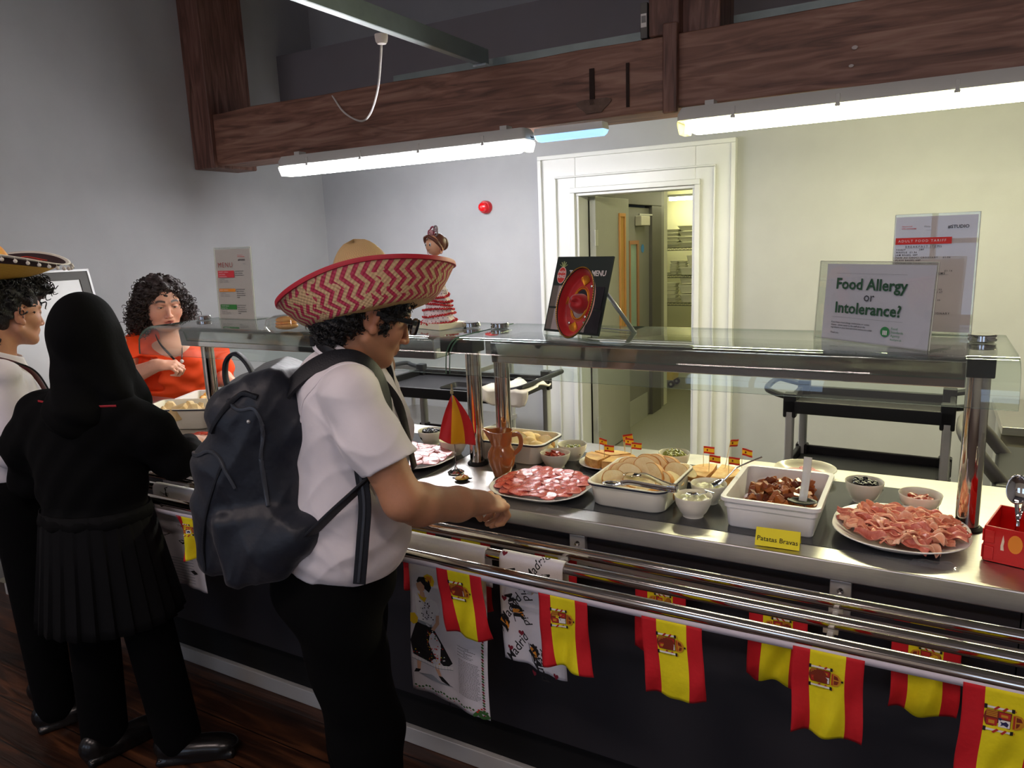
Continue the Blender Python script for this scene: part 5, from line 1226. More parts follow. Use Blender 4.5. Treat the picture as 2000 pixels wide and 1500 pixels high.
b = MB()
for sx in (-1, 1): b.tube(catmull([(sx*.028, 0, .205), (sx*.040, -.004, .190), (sx*.036, -.014, .172)], 5), [.010]*3+[.009]*3+[.008]*3+[.007]*2, 10)
b.build('sleeve', Dr, dl)

# ------------------------------------------------------------------ trolleys behind the counter
M_tpost = mat('pale_grey_trolley_post', '#b4b5b4', .45)
def trolley(loc, rz, w_, d, shelves, label, handles=True, hz=.06):
    o = thing('service_trolley', label, 'trolley', loc, rz)
    for z in shelves:
        b = MB(); lip = .035; t_ = .02
        b.box((-w_/2, -d/2, z-.055), (w_/2, -d/2+t_, z)); b.box((-w_/2, d/2-t_, z-.055), (w_/2, d/2, z)); b.box((-w_/2, -d/2+t_, z-.055), (-w_/2+t_, d/2-t_, z)); b.box((w_/2-t_, -d/2+t_, z-.055), (w_/2, d/2-t_, z)); b.box((-w_/2+t_, -d/2+t_, z-.045), (w_/2-t_, d/2-t_, z-.035))
        b.build('shelf', M_black, o, bevel=.005)
    for sx in (-1, 1):
        for sy in (-1, 1):
            x, y = sx*(w_/2-.022), sy*(d/2-.022)
            p = MB().tube([(x, y, .10), (x, y, shelves[-1]-.05)], 1, 14, flat=(.023, .017)).build('post', M_tpost, o)
            b = MB()
            for z in shelves: b.box((x-.026, y-.022, z-.075), (x+.026, y+.022, z+(.03 if z == shelves[-1] else .01)))
            b.build('corner_sleeve', M_black, p, bevel=.006)
            w2 = MB().cyl((x, y-.012, .04), (x, y+.012, .04), .04, 18).build('castor', M_rubber, o); MB().box((x-.012, y-.02, .04), (x+.012, y+.02, .10)).build('castor_fork', M_alu, w2)
    if handles:
        for sx in (-1, 1):
            zt = shelves[-1]
            P = catmull([(sx*(w_/2-.01), -d/2+.03, zt+.01), (sx*(w_/2+.04), -d/2+.03, zt+hz*.6), (sx*(w_/2+.085), -d/2+.07, zt+hz), (sx*(w_/2+.085), d/2-.07, zt+hz), (sx*(w_/2+.04), d/2-.03, zt+hz*.6), (sx*(w_/2-.01), d/2-.03, zt+.01)], 6)
            MB().tube(P, .013, 10).build('push_handle', M_black, o)
    return o
trolley((.97, 1.74, 0), math.radians(-2), .62, .36, (.22, .625, .905), 'black two-handled service trolley behind the right gantry post', hz=.035)
trolley((-1.02, 1.62, 0), math.radians(1), .86, .52, (.22, .55, .885), 'black service trolley behind the counter left of the doorway, cloth on top', hz=.035)
# cloth and small tray on the left trolley
def S(u, v):
    x = -.72+.26*u+.01*math.sin(v*9); y = 1.40+.2*v; d_ = max(0, u-.78)
    z = .897+.018*abs(math.sin(u*7+v*3))+.010*math.sin(u*15+v*9)*(1-d_*3); 
    if y < 1.36: pass
    if v < .3: z -= (.3-v)*.22; y = 1.46-.13-.01*math.sin(u*9)+v*.1
    return (x, y, z)
b = MB(); b.grid(S, 36, 24); tag(b.build('folded_cloth', mat('cream_cloth', '#d3ccbe', .85, bump=.3, bscale=120), None, solid=.004, sharp=80), 'crumpled cream cloth hanging over the front of the left trolley', 'cloth')
tag(MB().rrect([(.10, .07, .02, 0), (.115, .085, .02, .03), (.112, .082, .02, .03), (.10, .07, .02, .006)], n=4, capt=True).build('small_tray', M_black, None, loc=(-.90, 1.50, .852)), 'small black tray on the left trolley beside the cream cloth', 'tray')
# stainless shelf unit at the far left behind the trolley
o = thing('steel_rack', 'low stainless steel rack standing behind the left trolley', 'rack', (-1.75, 2.5, 0))
for z in (.42, .82): MB().box((-.45, -.25, z-.03), (.45, .25, z)).build('shelf', M_steel, o, bevel=.003)
for x in (-.43, .43):
    for y in (-.23, .23): MB().cyl((x, y, 0), (x, y, .86), .016, 12).build('leg', M_alu, o)
# right edge: grey tipping trolley and wall shelf
o = thing('plate_trolley', 'dark grey bin trolley with loop handle cut off by the right edge', 'trolley', (1.72, 1.25, 0), math.radians(-5))
b = MB(); b.box((-.30, -.24, .12), (.4, .24, .70)); b.build('bin_body', M_black, o, bevel=.02)
b = MB(); b.rrect([(.30, .20, .04, .70), (.30, .20, .04, .705)], 0, TRS((.06, 0, 0)), capt=True); b.build('lid', mat('grey_lid', '#6d6d66', .6, noise=.1), o)
b = MB(); b.box((-.33, -.26, .70), (-.22, .26, .80)); b.build('end_ledge', M_black, o, bevel=.015)
MB().tube(catmull([(-.28, -.2, .76), (-.36, -.2, .86), (-.42, -.14, .93), (-.42, .1, .93), (-.36, .16, .86), (-.28, .16, .76)], 6), .022, 12).build('loop_handle', M_darkgrey, o)
for sx in (-.24, .34):
    for sy in (-.18, .18): MB().cyl((sx, sy-.015, .06), (sx, sy+.015, .06), .06, 18).build('castor', M_rubber, o)
o = thing('steel_bench', 'low stainless steel bench against the back wall at the right edge', 'bench', (2.0, 2.75, 0))
MB().box((-.5, -.32, .62), (1.2, .36, .66)).build('bench_top', M_steel, o, bevel=.003); MB().box((-.5, -.30, .50), (1.2, -.28, .62)).build('apron', mat('apron_grey', '#6b675c', .5, .3), o)  # apron in a darker brownish grey than the steel top
for x in (-.46, 1.15):
    for y in (-.28, .3): MB().cyl((x, y, 0), (x, y, .62), .02, 12).build('leg', M_alu, o)
# steel-faced board leaning against the left wall
o = thing('steel_board', 'tall steel-faced board with white and dark frame leaning on the left wall', 'board', (-2.925, 1.05, 0))
Lm = Matrix(((0, .973, -.229, 0), (-1, 0, 0, 0), (0, .229, .973, 0), (0, 0, 0, 1))); H_ = 1.578; W_ = 1.5
MB().box((0, -.03, 0), (W_, 0, H_), 0, Lm).build('steel_panel', mat('satin_steel_sheet', '#a3a2a0', .5, .6, noise=.08, nscale=4), o)
b = MB(); b.box((.012, 0, H_-.06), (W_, .006, H_-.012), 0, Lm); b.box((.012, 0, 0), (.065, .006, H_-.06), 0, Lm); b.build('dark_frame', mat('dark_bronze_frame', '#38342e', .5), o)
b = MB(); b.box((0, -.03, H_-.012), (W_, .012, H_), 0, Lm); b.box((0, -.03, 0), (.012, .012, H_), 0, Lm); b.build('white_frame', M_white, o)
# ------------------------------------------------------------------ signed distance modelling for bodies and clothes
class Sdf:
    def __init__(s, lo, hi, h):
        s.lo = np.array(lo, float); s.h = h; s.n = np.ceil((np.array(hi)-s.lo)/h).astype(int)+1
        s.F = np.full(s.n, 1.0, np.float32); s.M = np.eye(4); s.ax = [s.lo[i]+h*np.arange(s.n[i]) for i in range(3)]
    def frame(s, M=None): s.M = np.eye(4) if M is None else np.array(M); return s
    def _w(s, lo, hi, m):
        i0 = np.maximum(0, np.floor((lo-m-s.lo)/s.h).astype(int)); i1 = np.minimum(s.n, np.ceil((hi+m-s.lo)/s.h).astype(int)+1)
        if np.any(i1 <= i0): return None, None
        sl = tuple(slice(a, b_) for a, b_ in zip(i0, i1))
        X, Y, Z = np.ogrid[sl]; return sl, (s.ax[0][X], s.ax[1][Y], s.ax[2][Z])
    def _c(s, sl, d, k, op):
        f = s.F[sl]; d = d.astype(np.float32)
        if op == 'u':
            if k > 0: h_ = np.clip(.5+.5*(f-d)/k, 0, 1); s.F[sl] = f*(1-h_)+d*h_-k*h_*(1-h_)
            else: s.F[sl] = np.minimum(f, d)
        else:
            d = -d
            if k > 0: h_ = np.clip(.5-.5*(f-d)/k, 0, 1); s.F[sl] = f*(1-h_)+d*h_+k*h_*(1-h_)
            else: s.F[sl] = np.maximum(f, d)
    def P(s, p): return (s.M @ np.array([*p, 1.]))[:3]
    def cone(s, a, b, r1, r2=None, k=.01, op='u'):
        r2 = r1 if r2 is None else r2; a, b = s.P(a), s.P(b); R_ = max(r1, r2)
        sl, g = s._w(np.minimum(a, b)-R_, np.maximum(a, b)+R_, k*1.5+3*s.h)
        if sl is None: return s
        ba = b-a; L_ = max(ba @ ba, 1e-12); t = ((g[0]-a[0])*ba[0]+(g[1]-a[1])*ba[1]+(g[2]-a[2])*ba[2])/L_; t = np.clip(t, 0, 1)
        d = np.sqrt((g[0]-a[0]-t*ba[0])**2+(g[1]-a[1]-t*ba[1])**2+(g[2]-a[2]-t*ba[2])**2)-(r1+(r2-r1)*t); s._c(sl, d, k, op); return s
    def ball(s, c, r, k=.01, op='u', rot=None):
        r = np.array(r if isinstance(r, (tuple, list)) else (r,)*3, float); Rm = s.M[:3, :3] @ (np.array(Euler(rot).to_matrix()) if rot else np.eye(3)); c = s.P(c); R_ = r.max()
        sl, g = s._w(c-R_, c+R_, k*1.5+3*s.h)
        if sl is None: return s
        q = [sum((g[j]-c[j])*Rm[j, i] for j in range(3)) for i in range(3)]
        k0 = np.sqrt(sum((q[i]/r[i])**2 for i in range(3))); k1 = np.sqrt(sum((q[i]/r[i]**2)**2 for i in range(3)))+1e-9
        s._c(sl, k0*(k0-1)/k1, k, op); return s
    def box(s, c, half, rr=.01, k=.01, op='u', rot=None):
        half = np.array(half, float); Rm = s.M[:3, :3] @ (np.array(Euler(rot).to_matrix()) if rot else np.eye(3)); c = s.P(c); R_ = np.linalg.norm(half)
        sl, g = s._w(c-R_, c+R_, k*1.5+3*s.h)
        if sl is None: return s
        q = [np.abs(sum((g[j]-c[j])*Rm[j, i] for j in range(3)))-(half[i]-rr) for i in range(3)]
        d = np.sqrt(sum(np.maximum(v, 0)**2 for v in q))+np.minimum(np.maximum(np.maximum(q[0], q[1]), q[2]), 0)-rr; s._c(sl, d, k, op); return s
    def chain(s, P, R_, k=.01, op='u'):
        for i in range(len(P)-1): s.cone(P[i], P[i+1], R_[i], R_[i+1], k, op)
        return s
    def disp(s, fn):
        g = np.meshgrid(*s.ax, indexing='ij', sparse=True); m = np.abs(s.F) < .05
        idx = np.nonzero(m); p = [s.ax[i][idx[i]] for i in range(3)]; s.F[idx] += fn(p).astype(np.float32); return s
    def mesh(s):
        F = s.F; S_ = F < 0; nx, ny, nz = s.n
        c = np.zeros((nx-1, ny-1, nz-1), np.int8)
        for dx in (0, 1):
            for dy in (0, 1):
                for dz in (0, 1): c += S_[dx:nx-1+dx, dy:ny-1+dy, dz:nz-1+dz]
        act = (c > 0) & (c < 8); ii = np.stack(np.nonzero(act), 1); N = len(ii)
        idm = np.full(act.shape, -1, np.int64); idm[act] = np.arange(N)
        acc = np.zeros((N, 3)); cnt = np.zeros(N)
        off = [(x, y, z) for x in (0, 1) for y in (0, 1) for z in (0, 1)]
        val = {o: F[ii[:, 0]+o[0], ii[:, 1]+o[1], ii[:, 2]+o[2]].astype(float) for o in off}
        for o in off:
            for a in range(3):
                if o[a] == 0:
                    o2 = tuple(1 if i == a else o[i] for i in range(3)); v0, v1 = val[o], val[o2]; m = (v0 < 0) != (v1 < 0)
                    t = np.where(m, v0/np.where(m, v0-v1, 1), 0); p = np.tile(np.array(o, float), (N, 1)); p[:, a] = t; acc[m] += p[m]; cnt[m] += 1
        V = s.lo+(ii+acc/cnt[:, None])*s.h; Q = []
        for a in range(3):
            b_, c_ = (a+1) % 3, (a+2) % 3
            sl0 = [slice(1, -1)]*3; sl0[a] = slice(0, -1); sl1 = list(sl0); sl1[a] = slice(1, None)
            A_, B_ = S_[tuple(sl0)], S_[tuple(sl1)]; m = A_ != B_; k = np.stack(np.nonzero(m), 1); 
            if not len(k): continue
            base = k+np.array([0 if i == a else 1 for i in range(3)]); sg = A_[m]
            def cell(db, dc):
                q = base.copy(); q[:, b_] -= db; q[:, c_] -= dc; return idm[q[:, 0], q[:, 1], q[:, 2]]
            q = np.stack([cell(1, 1), cell(0, 1), cell(0, 0), cell(1, 0)], 1); q[~sg] = q[~sg][:, ::-1]; Q.append(q)
        Q = np.concatenate(Q); return V, Q[(Q >= 0).all(1)]
def sdf_obj(name, parts, m, parent, paint=None, sharp=180, smooth=1):
    """one mesh object from one or more Sdf chunks, vertices in world space"""
    Vs, Qs, b = [], [], 0
    for s in (parts if isinstance(parts, list) else [parts]):
        V, Q = s.mesh()
        for _ in range(smooth):
            E_ = np.concatenate([Q[:, [0, 1]], Q[:, [1, 2]], Q[:, [2, 3]], Q[:, [3, 0]]]); A_ = np.zeros_like(V); n_ = np.zeros(len(V))
            np.add.at(A_, E_[:, 0], V[E_[:, 1]]); np.add.at(n_, E_[:, 0], 1); np.add.at(A_, E_[:, 1], V[E_[:, 0]]); np.add.at(n_, E_[:, 1], 1); V = .5*V+.5*A_/np.maximum(n_, 1)[:, None]
        Vs.append(V); Qs.append(Q+b); b += len(V)
    V = np.concatenate(Vs); Q = np.concatenate(Qs); me = bpy.data.meshes.new(name)
    inv = np.array(parent.matrix_basis.inverted()) if parent else np.eye(4); Vl = V @ inv[:3, :3].T+inv[:3, 3]
    me.vertices.add(len(V)); me.vertices.foreach_set('co', Vl.astype(np.float32).ravel())
    me.loops.add(Q.size); me.loops.foreach_set('vertex_index', Q.ravel().astype(np.int32))
    me.polygons.add(len(Q)); me.polygons.foreach_set('loop_start', np.arange(0, Q.size, 4, dtype=np.int32)); me.update(calc_edges=True)
    me.polygons.foreach_set('use_smooth', [True]*len(Q)); me.materials.append(m)
    if paint:
        c = paint(V); at = me.color_attributes.new('tint', 'FLOAT_COLOR', 'POINT'); at.data.foreach_set('color', np.concatenate([c, np.ones((len(c), 1))], 1).astype(np.float32).ravel())
    if sharp < 180: me.set_sharp_from_angle(angle=math.radians(sharp))
    o = bpy.data.objects.new(name, me); COL.objects.link(o); o.parent = parent; return o
def frame3(o, fwd, up=(0, 0, 1), sc=1):
    """columns right, forward, up"""
    f = Vector(fwd).normalized(); r_ = f.cross(Vector(up)).normalized(); u = r_.cross(f); M = np.eye(4)
    for i, v in enumerate((r_, f, u)): M[:3, i] = v
    M[:3, 3] = o; return M
def headm(c, yaw, pitch, roll=0):
    f = Vector((math.cos(yaw)*math.cos(pitch), math.sin(yaw)*math.cos(pitch), math.sin(pitch))); M = frame3(c, f)
    if roll: M = M @ np.array(Matrix.Rotation(roll, 4, 'Y'))
    return M
def head(s, M, k=1.0, w=1.0, jaw=1.0, mouth=0, ears=True, chub=0):
    """k scale, w width. local x right, y forward, z up, origin between the ears"""
    s.frame(M); C_ = lambda x, y, z: (x*k*w, y*k, z*k); R_ = lambda x, y, z: (x*k*w, y*k, z*k)
    s.ball(C_(0, -.012, .035), R_(.076, .096, .086), 0); s.ball(C_(0, .022, .03), R_(.068, .075, .068), .02*k)
    s.ball(C_(0, .030, -.030), R_(.060*jaw, .062, .066), .025*k); s.ball(C_(0, .048, -.070), R_(.036*jaw+chub*.3, .038, .032), .022*k)
    s.ball(C_(0, .074, -.088), R_(.020, .014, .015), .014*k)
    for sx in (-1, 1):
        s.ball(C_(sx*.040, .058, -.020), R_(.022+chub, .024, .024+chub), .018*k); s.cone(C_(sx*.058, .0, -.048), C_(sx*.026, .064, -.088), .015*k, .015*k, .02*k)
        s.ball(C_(sx*.030, .096, .012), R_(.019, .016, .013), .008*k, 'd')
        s.ball(C_(sx*.030, .080, .010), R_(.0140, .0130, .0125), .003*k)
        s.cone(C_(sx*.012, .092, .030), C_(sx*.046, .080, .030), .008*k, .006*k, .010*k)
        s.ball(C_(sx*.0125, .098, -.033), R_(.0068, .0085, .0060), .004*k); s.ball(C_(sx*.0068, .101, -.041), R_(.0032, .0045, .003), .002*k, 'd')
    s.cone(C_(0, .089, .022), C_(0, .109, -.028), .0065*k, .0095*k, .008*k); s.ball(C_(0, .1085, -.030), R_(.0088, .0085, .0078), .005*k)
    s.ball(C_(0, .086, -.054), R_(.022, .012, .014), .012*k)
    s.cone(C_(-.016, .089, -.0560), C_(0, .0965, -.0535), .0030*k, .0045*k, .003*k); s.cone(C_(.016, .089, -.0560), C_(0, .0965, -.0535), .0030*k, .0045*k, .003*k)
    s.cone(C_(-.013, .088, -.0645), C_(.013, .088, -.0645), .0042*k, .0042*k, .003*k); s.ball(C_(0, .0925, -.0650), R_(.010, .0052, .0050), .003*k)
    s.cone(C_(-.020, .0925, -.0595), C_(.020, .0925, -.0595), .0014*k, .0014*k, .002*k, 'd')
    if mouth: s.ball(C_(0, .098, -.0600), R_(.009, .012, .0045+mouth), .003*k, 'd')
    if ears:
        for sx in (-1, 1):
            s.ball(C_(sx*.077/w**.5, -.006, .0), R_(.0085, .018, .031), .004*k, rot=(0, sx*.22, .0)); s.ball(C_(sx*.078/w**.5, .004, -.025), R_(.006, .010, .011), .004*k)
            s.ball(C_(sx*.0865/w**.5, -.002, .004), R_(.0055, .0105, .0200), .003*k, 'd', rot=(0, sx*.22, 0)); s.ball(C_(sx*.0815/w**.5, .004, -.004), R_(.003, .0045, .0065), .003*k)
    s.frame()
def facepaint(M, base, lip, k=1.0, brow=(.03, .02, .015), browk=1, stubble=0, blush=(.55, .18, .13), eyes=True, closed=.5, ear=1):
    Mi = np.linalg.inv(M)
    def fn(V):
        L_ = (V @ Mi[:3, :3].T+Mi[:3, 3])/k; x, y, z = L_.T; c = np.tile(np.array(base, float), (len(V), 1)); ax = np.abs(x)
        def mixc(c, col, w): w = np.clip(w, 0, 1)[:, None]; return c*(1-w)+np.array(col)*w
        g = lambda a, b_, cc, sa, sb, sc: np.exp(-((x-a)/sa)**2-((y-b_)/sb)**2-((z-cc)/sc)**2)
        c = mixc(c, blush, .45*(g(.042, .06, -.022, .018, .04, .016)+g(-.042, .06, -.022, .018, .04, .016))); c = mixc(c, blush, .4*g(0, .108, -.032, .014, .02, .012))
        c = mixc(c, blush, .35*ear*(np.exp(-((ax-.08)/.010)**2-(y/.03)**2-(z/.035)**2)))
        front = y > .06
        if stubble: w = np.clip((-.03-z)/.02, 0, 1)*np.clip((y+.01)/.03, 0, 1)*np.clip((z+.12)/.01, 0, 1); c = mixc(c, np.array(base)*.45, stubble*w); c = mixc(c, np.array(base)*.4, stubble*.8*np.exp(-((ax-.062)/.014)**2-((y-.02)/.018)**2-((z+.02)/.035)**2))
        br_ = (ax > .012)*(ax < .050)*np.exp(-((z-(.0345+.004*np.sin((ax-.012)/.038*3.0)-.10*np.maximum(ax-.038, 0)*3))/.0042)**2)*(y > .05); c = mixc(c, brow, browk*br_*1.7)
        lw = front*np.exp(-(ax/.021)**6)*np.exp(-((z+.0600+.00*ax)/(.0095-.10*ax))**4)*(y > .074); c = mixc(c, lip, .85*lw)
        c = mixc(c, np.array(lip)*.25, front*(ax < .019)*np.exp(-((z+.0595)/.0012)**2)*(y > .07)*.9)
        if eyes:
            ex = (ax-.030)/.0135; e = front*(np.abs(ex) < 1); up = .0062*(1-ex**2)*(1-closed*.75); zc = z-.0085
            white = e*(zc < up)*(zc > -.0040*(1-ex**2)); c = mixc(c, (.55, .52, .5), white*1.); c = mixc(c, (.03, .02, .015), white*(((ax-.030)**2+(zc-.0005)**2) < .0055**2)*1.)
            c = mixc(c, (.03, .02, .015), e*np.exp(-((zc-up)/.0013)**2)*.9); c = mixc(c, np.array(base)*.6, e*np.exp(-((zc-up-.006)/.0018)**2)*.5)
        return c
    return fn
def hand(s, M, sgn=1, curl=(.9, 1.0, 1.05, 1.1), k=1.0, thumb=.5, spread=.05, base=None):
    """local x across the palm (thumb side = -sgn*x), y along the fingers, z back of hand"""
    s.frame(M); K = lambda x, y, z: (x*sgn*k, y*k, z*k)
    s.ball(K(0, .042, 0), (.038*k, .047*k, .0145*k), .008); s.ball(K(-.022, .030, -.008), (.017*k, .028*k, .014*k), .010); s.cone(K(0, -.02, 0), K(0, .02, 0), .025*k, .026*k, .012)
    for i, (x0, l1, l2, l3, r0) in enumerate(((-.028, .041, .025, .021, .0088), (-.0095, .045, .029, .022, .0090), (.009, .042, .027, .022, .0086), (.026, .033, .021, .019, .0076))):
        a = 0; p = np.array([x0, .078-.006*abs(i-1.2), .001]); pts = [p]; sp = (i-1.5)*spread
        for j, l in enumerate((l1, l2, l3)):
            a += curl[i]*(.55 if j == 0 else 1.0 if j == 1 else .7); p = p+np.array([l*math.sin(sp)*math.cos(a), l*math.cos(a), -l*math.sin(a)]); pts.append(p)
        s.ball(K(x0, .080-.006*abs(i-1.2), .003), (.0095*k, .011*k, .0095*k), .006)
        for j in range(3): s.cone(K(*pts[j]), K(*pts[j+1]), r0*k*(1-.07*j), r0*k*(.90-.09*j), .0035)
    t0 = np.array([-.024, .012, -.008]); a = thumb; d1 = np.array([-.62, .72, -.30]); t1 = t0+d1*.040; d2 = np.array([-.25+.5*a, .85-.2*a, -.35-.35*a]); d2 /= np.linalg.norm(d2); t2 = t1+d2*.032; d3 = d2+np.array([.35*a, 0, -.1]); d3 /= np.linalg.norm(d3); t3 = t2+d3*.024
    s.chain([K(*t0), K(*t1), K(*t2), K(*t3)], [.0145*k, .0115*k, .0100*k, .0078*k], .006); s.frame()
def body_mat(nm, rough=.5): 
    m = mat(nm, '#c08060', rough, attr='tint', sss=.12, noise=.06, nscale=120, bump=.12, bscale=500, bdist=.0006); return m
M_hair = mat('black_curly_hair', '#0d0a09', .42, spec=.6, noise=.4, nscale=90, bump=.9, bscale=260, bdist=.004)
M_hairb = mat('dark_brown_curly_hair', '#2a1a16', .42, spec=.6, noise=.5, nscale=90, bump=.9, bscale=200, bdist=.004)
def curls(parent, m, pts, seed, r0=.0075, th=.0016, turns=2.2, ln=.03, name='curls', outw=None, hang=.5):
    """little corkscrew locks rooted at pts [(pos, normal)]"""
    r_ = random.Random(seed); b = MB()
    for p, n in pts:
        p, n = Vector(p), Vector(n).normalized(); d = (n*(1-hang)+Vector((r_.uniform(-.4, .4), r_.uniform(-.4, .4), -hang-r_.uniform(0, .5)))).normalized()
        a = d.orthogonal().normalized(); c = d.cross(a); L_ = ln*r_.uniform(.6, 1.3); q = r0*r_.uniform(.7, 1.3); ph = r_.uniform(0, 6); T = turns*r_.uniform(.7, 1.3); N = int(T*8)
        P = [p-n*.004+d*(L_*i/N)+(a*math.cos(ph+T*2*PI*i/N)+c*math.sin(ph+T*2*PI*i/N))*q*min(1, .3+i/N*1.5)*(1-.3*i/N) for i in range(N+1)]
        b.tube(P, [th*(1-.6*i/N) for i in range(N+1)], 4)
    inv = parent.matrix_basis.inverted(); b.v = [tuple(inv @ Vector(v)) for v in b.v]
    return b.build(name, m, parent)
def surf_pts(obj, parent, n, seed, cond=None):
    r_ = random.Random(seed); me = obj.data; out = []; t = 0; M = parent.matrix_basis
    while len(out) < n and t < n*40:
        t += 1; v = me.vertices[r_.randrange(len(me.vertices))]; p = M @ v.co; q = M.to_3x3() @ v.normal
        if cond is None or cond(p, q): out.append((p, q))
    return out
def ribbon(parent, name, pts, wd, th, m, up=(0, 0, 1), n=8, **k):
    b = MB(); b.tube(catmull(pts, n), 1, 10, flat=(wd, th), up=up); inv = parent.matrix_basis.inverted(); b.v = [tuple(inv @ Vector(v)) for v in b.v]; return b.build(name, m, parent, **k)
def wmb(b, name, m, parent, **k):
    inv = parent.matrix_basis.inverted(); b.v = [tuple(inv @ Vector(v)) for v in b.v]; return b.build(name, m, parent, **k)
M_shirt = mat('white_school_shirt', '#e2dcdf', .75, noise=.05, nscale=16, bump=.25, bscale=34, bdist=.004, sheen=.2)
M_blackc = mat('black_cloth', '#060607', .9, spec=.15, noise=.15, nscale=12, bump=.3, bscale=40, bdist=.004)
M_btrou = mat('black_trousers', '#040405', .9, spec=.12, bump=.3, bscale=30, bdist=.004)
M_shoe = mat('black_leather_shoe', '#0e0c0c', .25, spec=.6)
SKIN_B = lin('#b98362')[:3]; LIP_B = lin('#9c5648')[:3]
def shoe(s, p, yaw, k=1):
    M = frame3(p, (math.cos(yaw), math.sin(yaw), 0)); s.frame(M)
    s.ball((0, .05, .035), (.045*k, .12*k, .035), .01); s.ball((0, .12*k, .028), (.042*k, .06*k, .028), .02); s.ball((0, -.04, .05), (.037*k, .045*k, .045), .02); s.box((0, .050, .010), (.043*k, .122*k, .012), .008, .004); s.frame()

from mathutils.bvhtree import BVHTree
def snapper(ob, par):
    M = par.matrix_basis; me = ob.data; t = BVHTree.FromPolygons([M @ v.co for v in me.vertices], [tuple(p.vertices) for p in me.polygons])
    def f(p, off=.003):
        q, n, _, _ = t.find_nearest(Vector(p)); return tuple(q+n*off)
    return f
# ================================================================== boy in the white shirt
P0 = Vector((.055, -.36, 0)); YB_ = math.radians(33); FB = Vector((math.cos(YB_), math.sin(YB_), 0)); RB = Vector((math.sin(YB_), -math.cos(YB_), 0))
def LB(o_, f_, z_): return tuple(P0+RB*o_+FB*f_+Vector((0, 0, z_)))
boy = thing('person', 'person in white short-sleeved shirt and dark glasses reaching over the counter with one hand', 'person', (.03, -.42, 0))
HM = headm(LB(.004, .008, 1.456), YB_+math.radians(22), math.radians(-21)); kh = .97
s = Sdf((-.12, -.55, 1.30), (.24, -.20, 1.60), .0022)
head(s, HM, kh, jaw=1.04, chub=.002); s.cone(LB(0, -.025, 1.41), LB(0, -.035, 1.31), .056, .060, .02)
sA = Sdf((-.20, -.62, .66), (.36, -.04, 1.36), .0030)
SH = LB(.165, -.01, 1.315); EL = (.232, -.480, 1.088); WR = (.252, -.230, 1.000)
sA.chain([SH, ((SH[0]+EL[0])/2, (SH[1]+EL[1])/2-.004, (SH[2]+EL[2])/2), EL], [.040, .046, .041], .02)
sA.cone(EL, (.236, -.43, 1.062), .041, .044, .02).cone((.236, -.43, 1.062), (.246, -.30, 1.020), .044, .037, .02).cone((.246, -.30, 1.02), WR, .038, .029, .02)
HD = Vector((.018, .105, -.030)); hm = frame3(WR, HD, (.35, .1, 1))
hand(sA, hm, 1, (1.0, 1.25, 1.3, 1.3), 1.10, 1.0, .0)
SL = LB(-.165, -.0, 1.315); EL2 = LB(-.205, -.06, 1.07); WL = LB(-.19, -.08, .87)
sA.chain([SL, EL2, WL], [.05, .04, .027], .02); hand(sA, frame3(WL, FB*.05+Vector((0, 0, -1)), tuple(-RB)), -1, (.5, .6, .6, .7), .95, .4)
sA.ball(LB(0, -.05, 1.2), (.10, .08, .12), .03).cone(LB(0, -.035, 1.36), LB(0, -.04, 1.2), .052, .08, .03)
hf = facepaint(HM, SKIN_B, LIP_B, kh, stubble=.35, closed=.9)
sdf_obj('body', [s, sA], body_mat('skin_tanned'), boy, hf)
# shirt
s = Sdf((-.26, -.72, .82), (.32, -.10, 1.42), .0038)
s.ball(LB(0, -.055, 1.22), (.165, .125, .17), 0, rot=(0, 0, YB_-PI/2)); s.M = np.eye(4)
def TB(o_, f_, z_, ro, rf, rz, k=.05, sd=s): sd.frame(frame3(LB(o_, f_, z_), FB)); sd.ball((0, 0, 0), (ro, rf, rz), k); sd.frame()
s.F[:] = 1
TB(0, -.045, 1.235, .168, .118, .135, 0); TB(0, -.050, 1.10, .160, .132, .17, .05); TB(0, -.075, .985, .168, .142, .15, .05); TB(0, -.075, .93, .172, .148, .11, .03); TB(0, -.082, 1.315, .125, .068, .070, .05)
s.cone(LB(.05, -.03, 1.335), LB(.14, -.015, 1.318), .040, .046, .04).cone(LB(-.05, -.03, 1.335), LB(-.14, -.01, 1.318), .040, .046, .04)
mid = LB(.178, .025, 1.215); s.cone(LB(.155, -.012, 1.302), mid, .060, .060, .03).cone(mid, (.222, -.485, 1.150), .060, .062, .03)
midl = LB(-.185, .0, 1.20); s.cone(LB(-.155, -.01, 1.305), midl, .055, .062, .03).cone(midl, LB(-.20, .02, 1.14), .062, .066, .03)
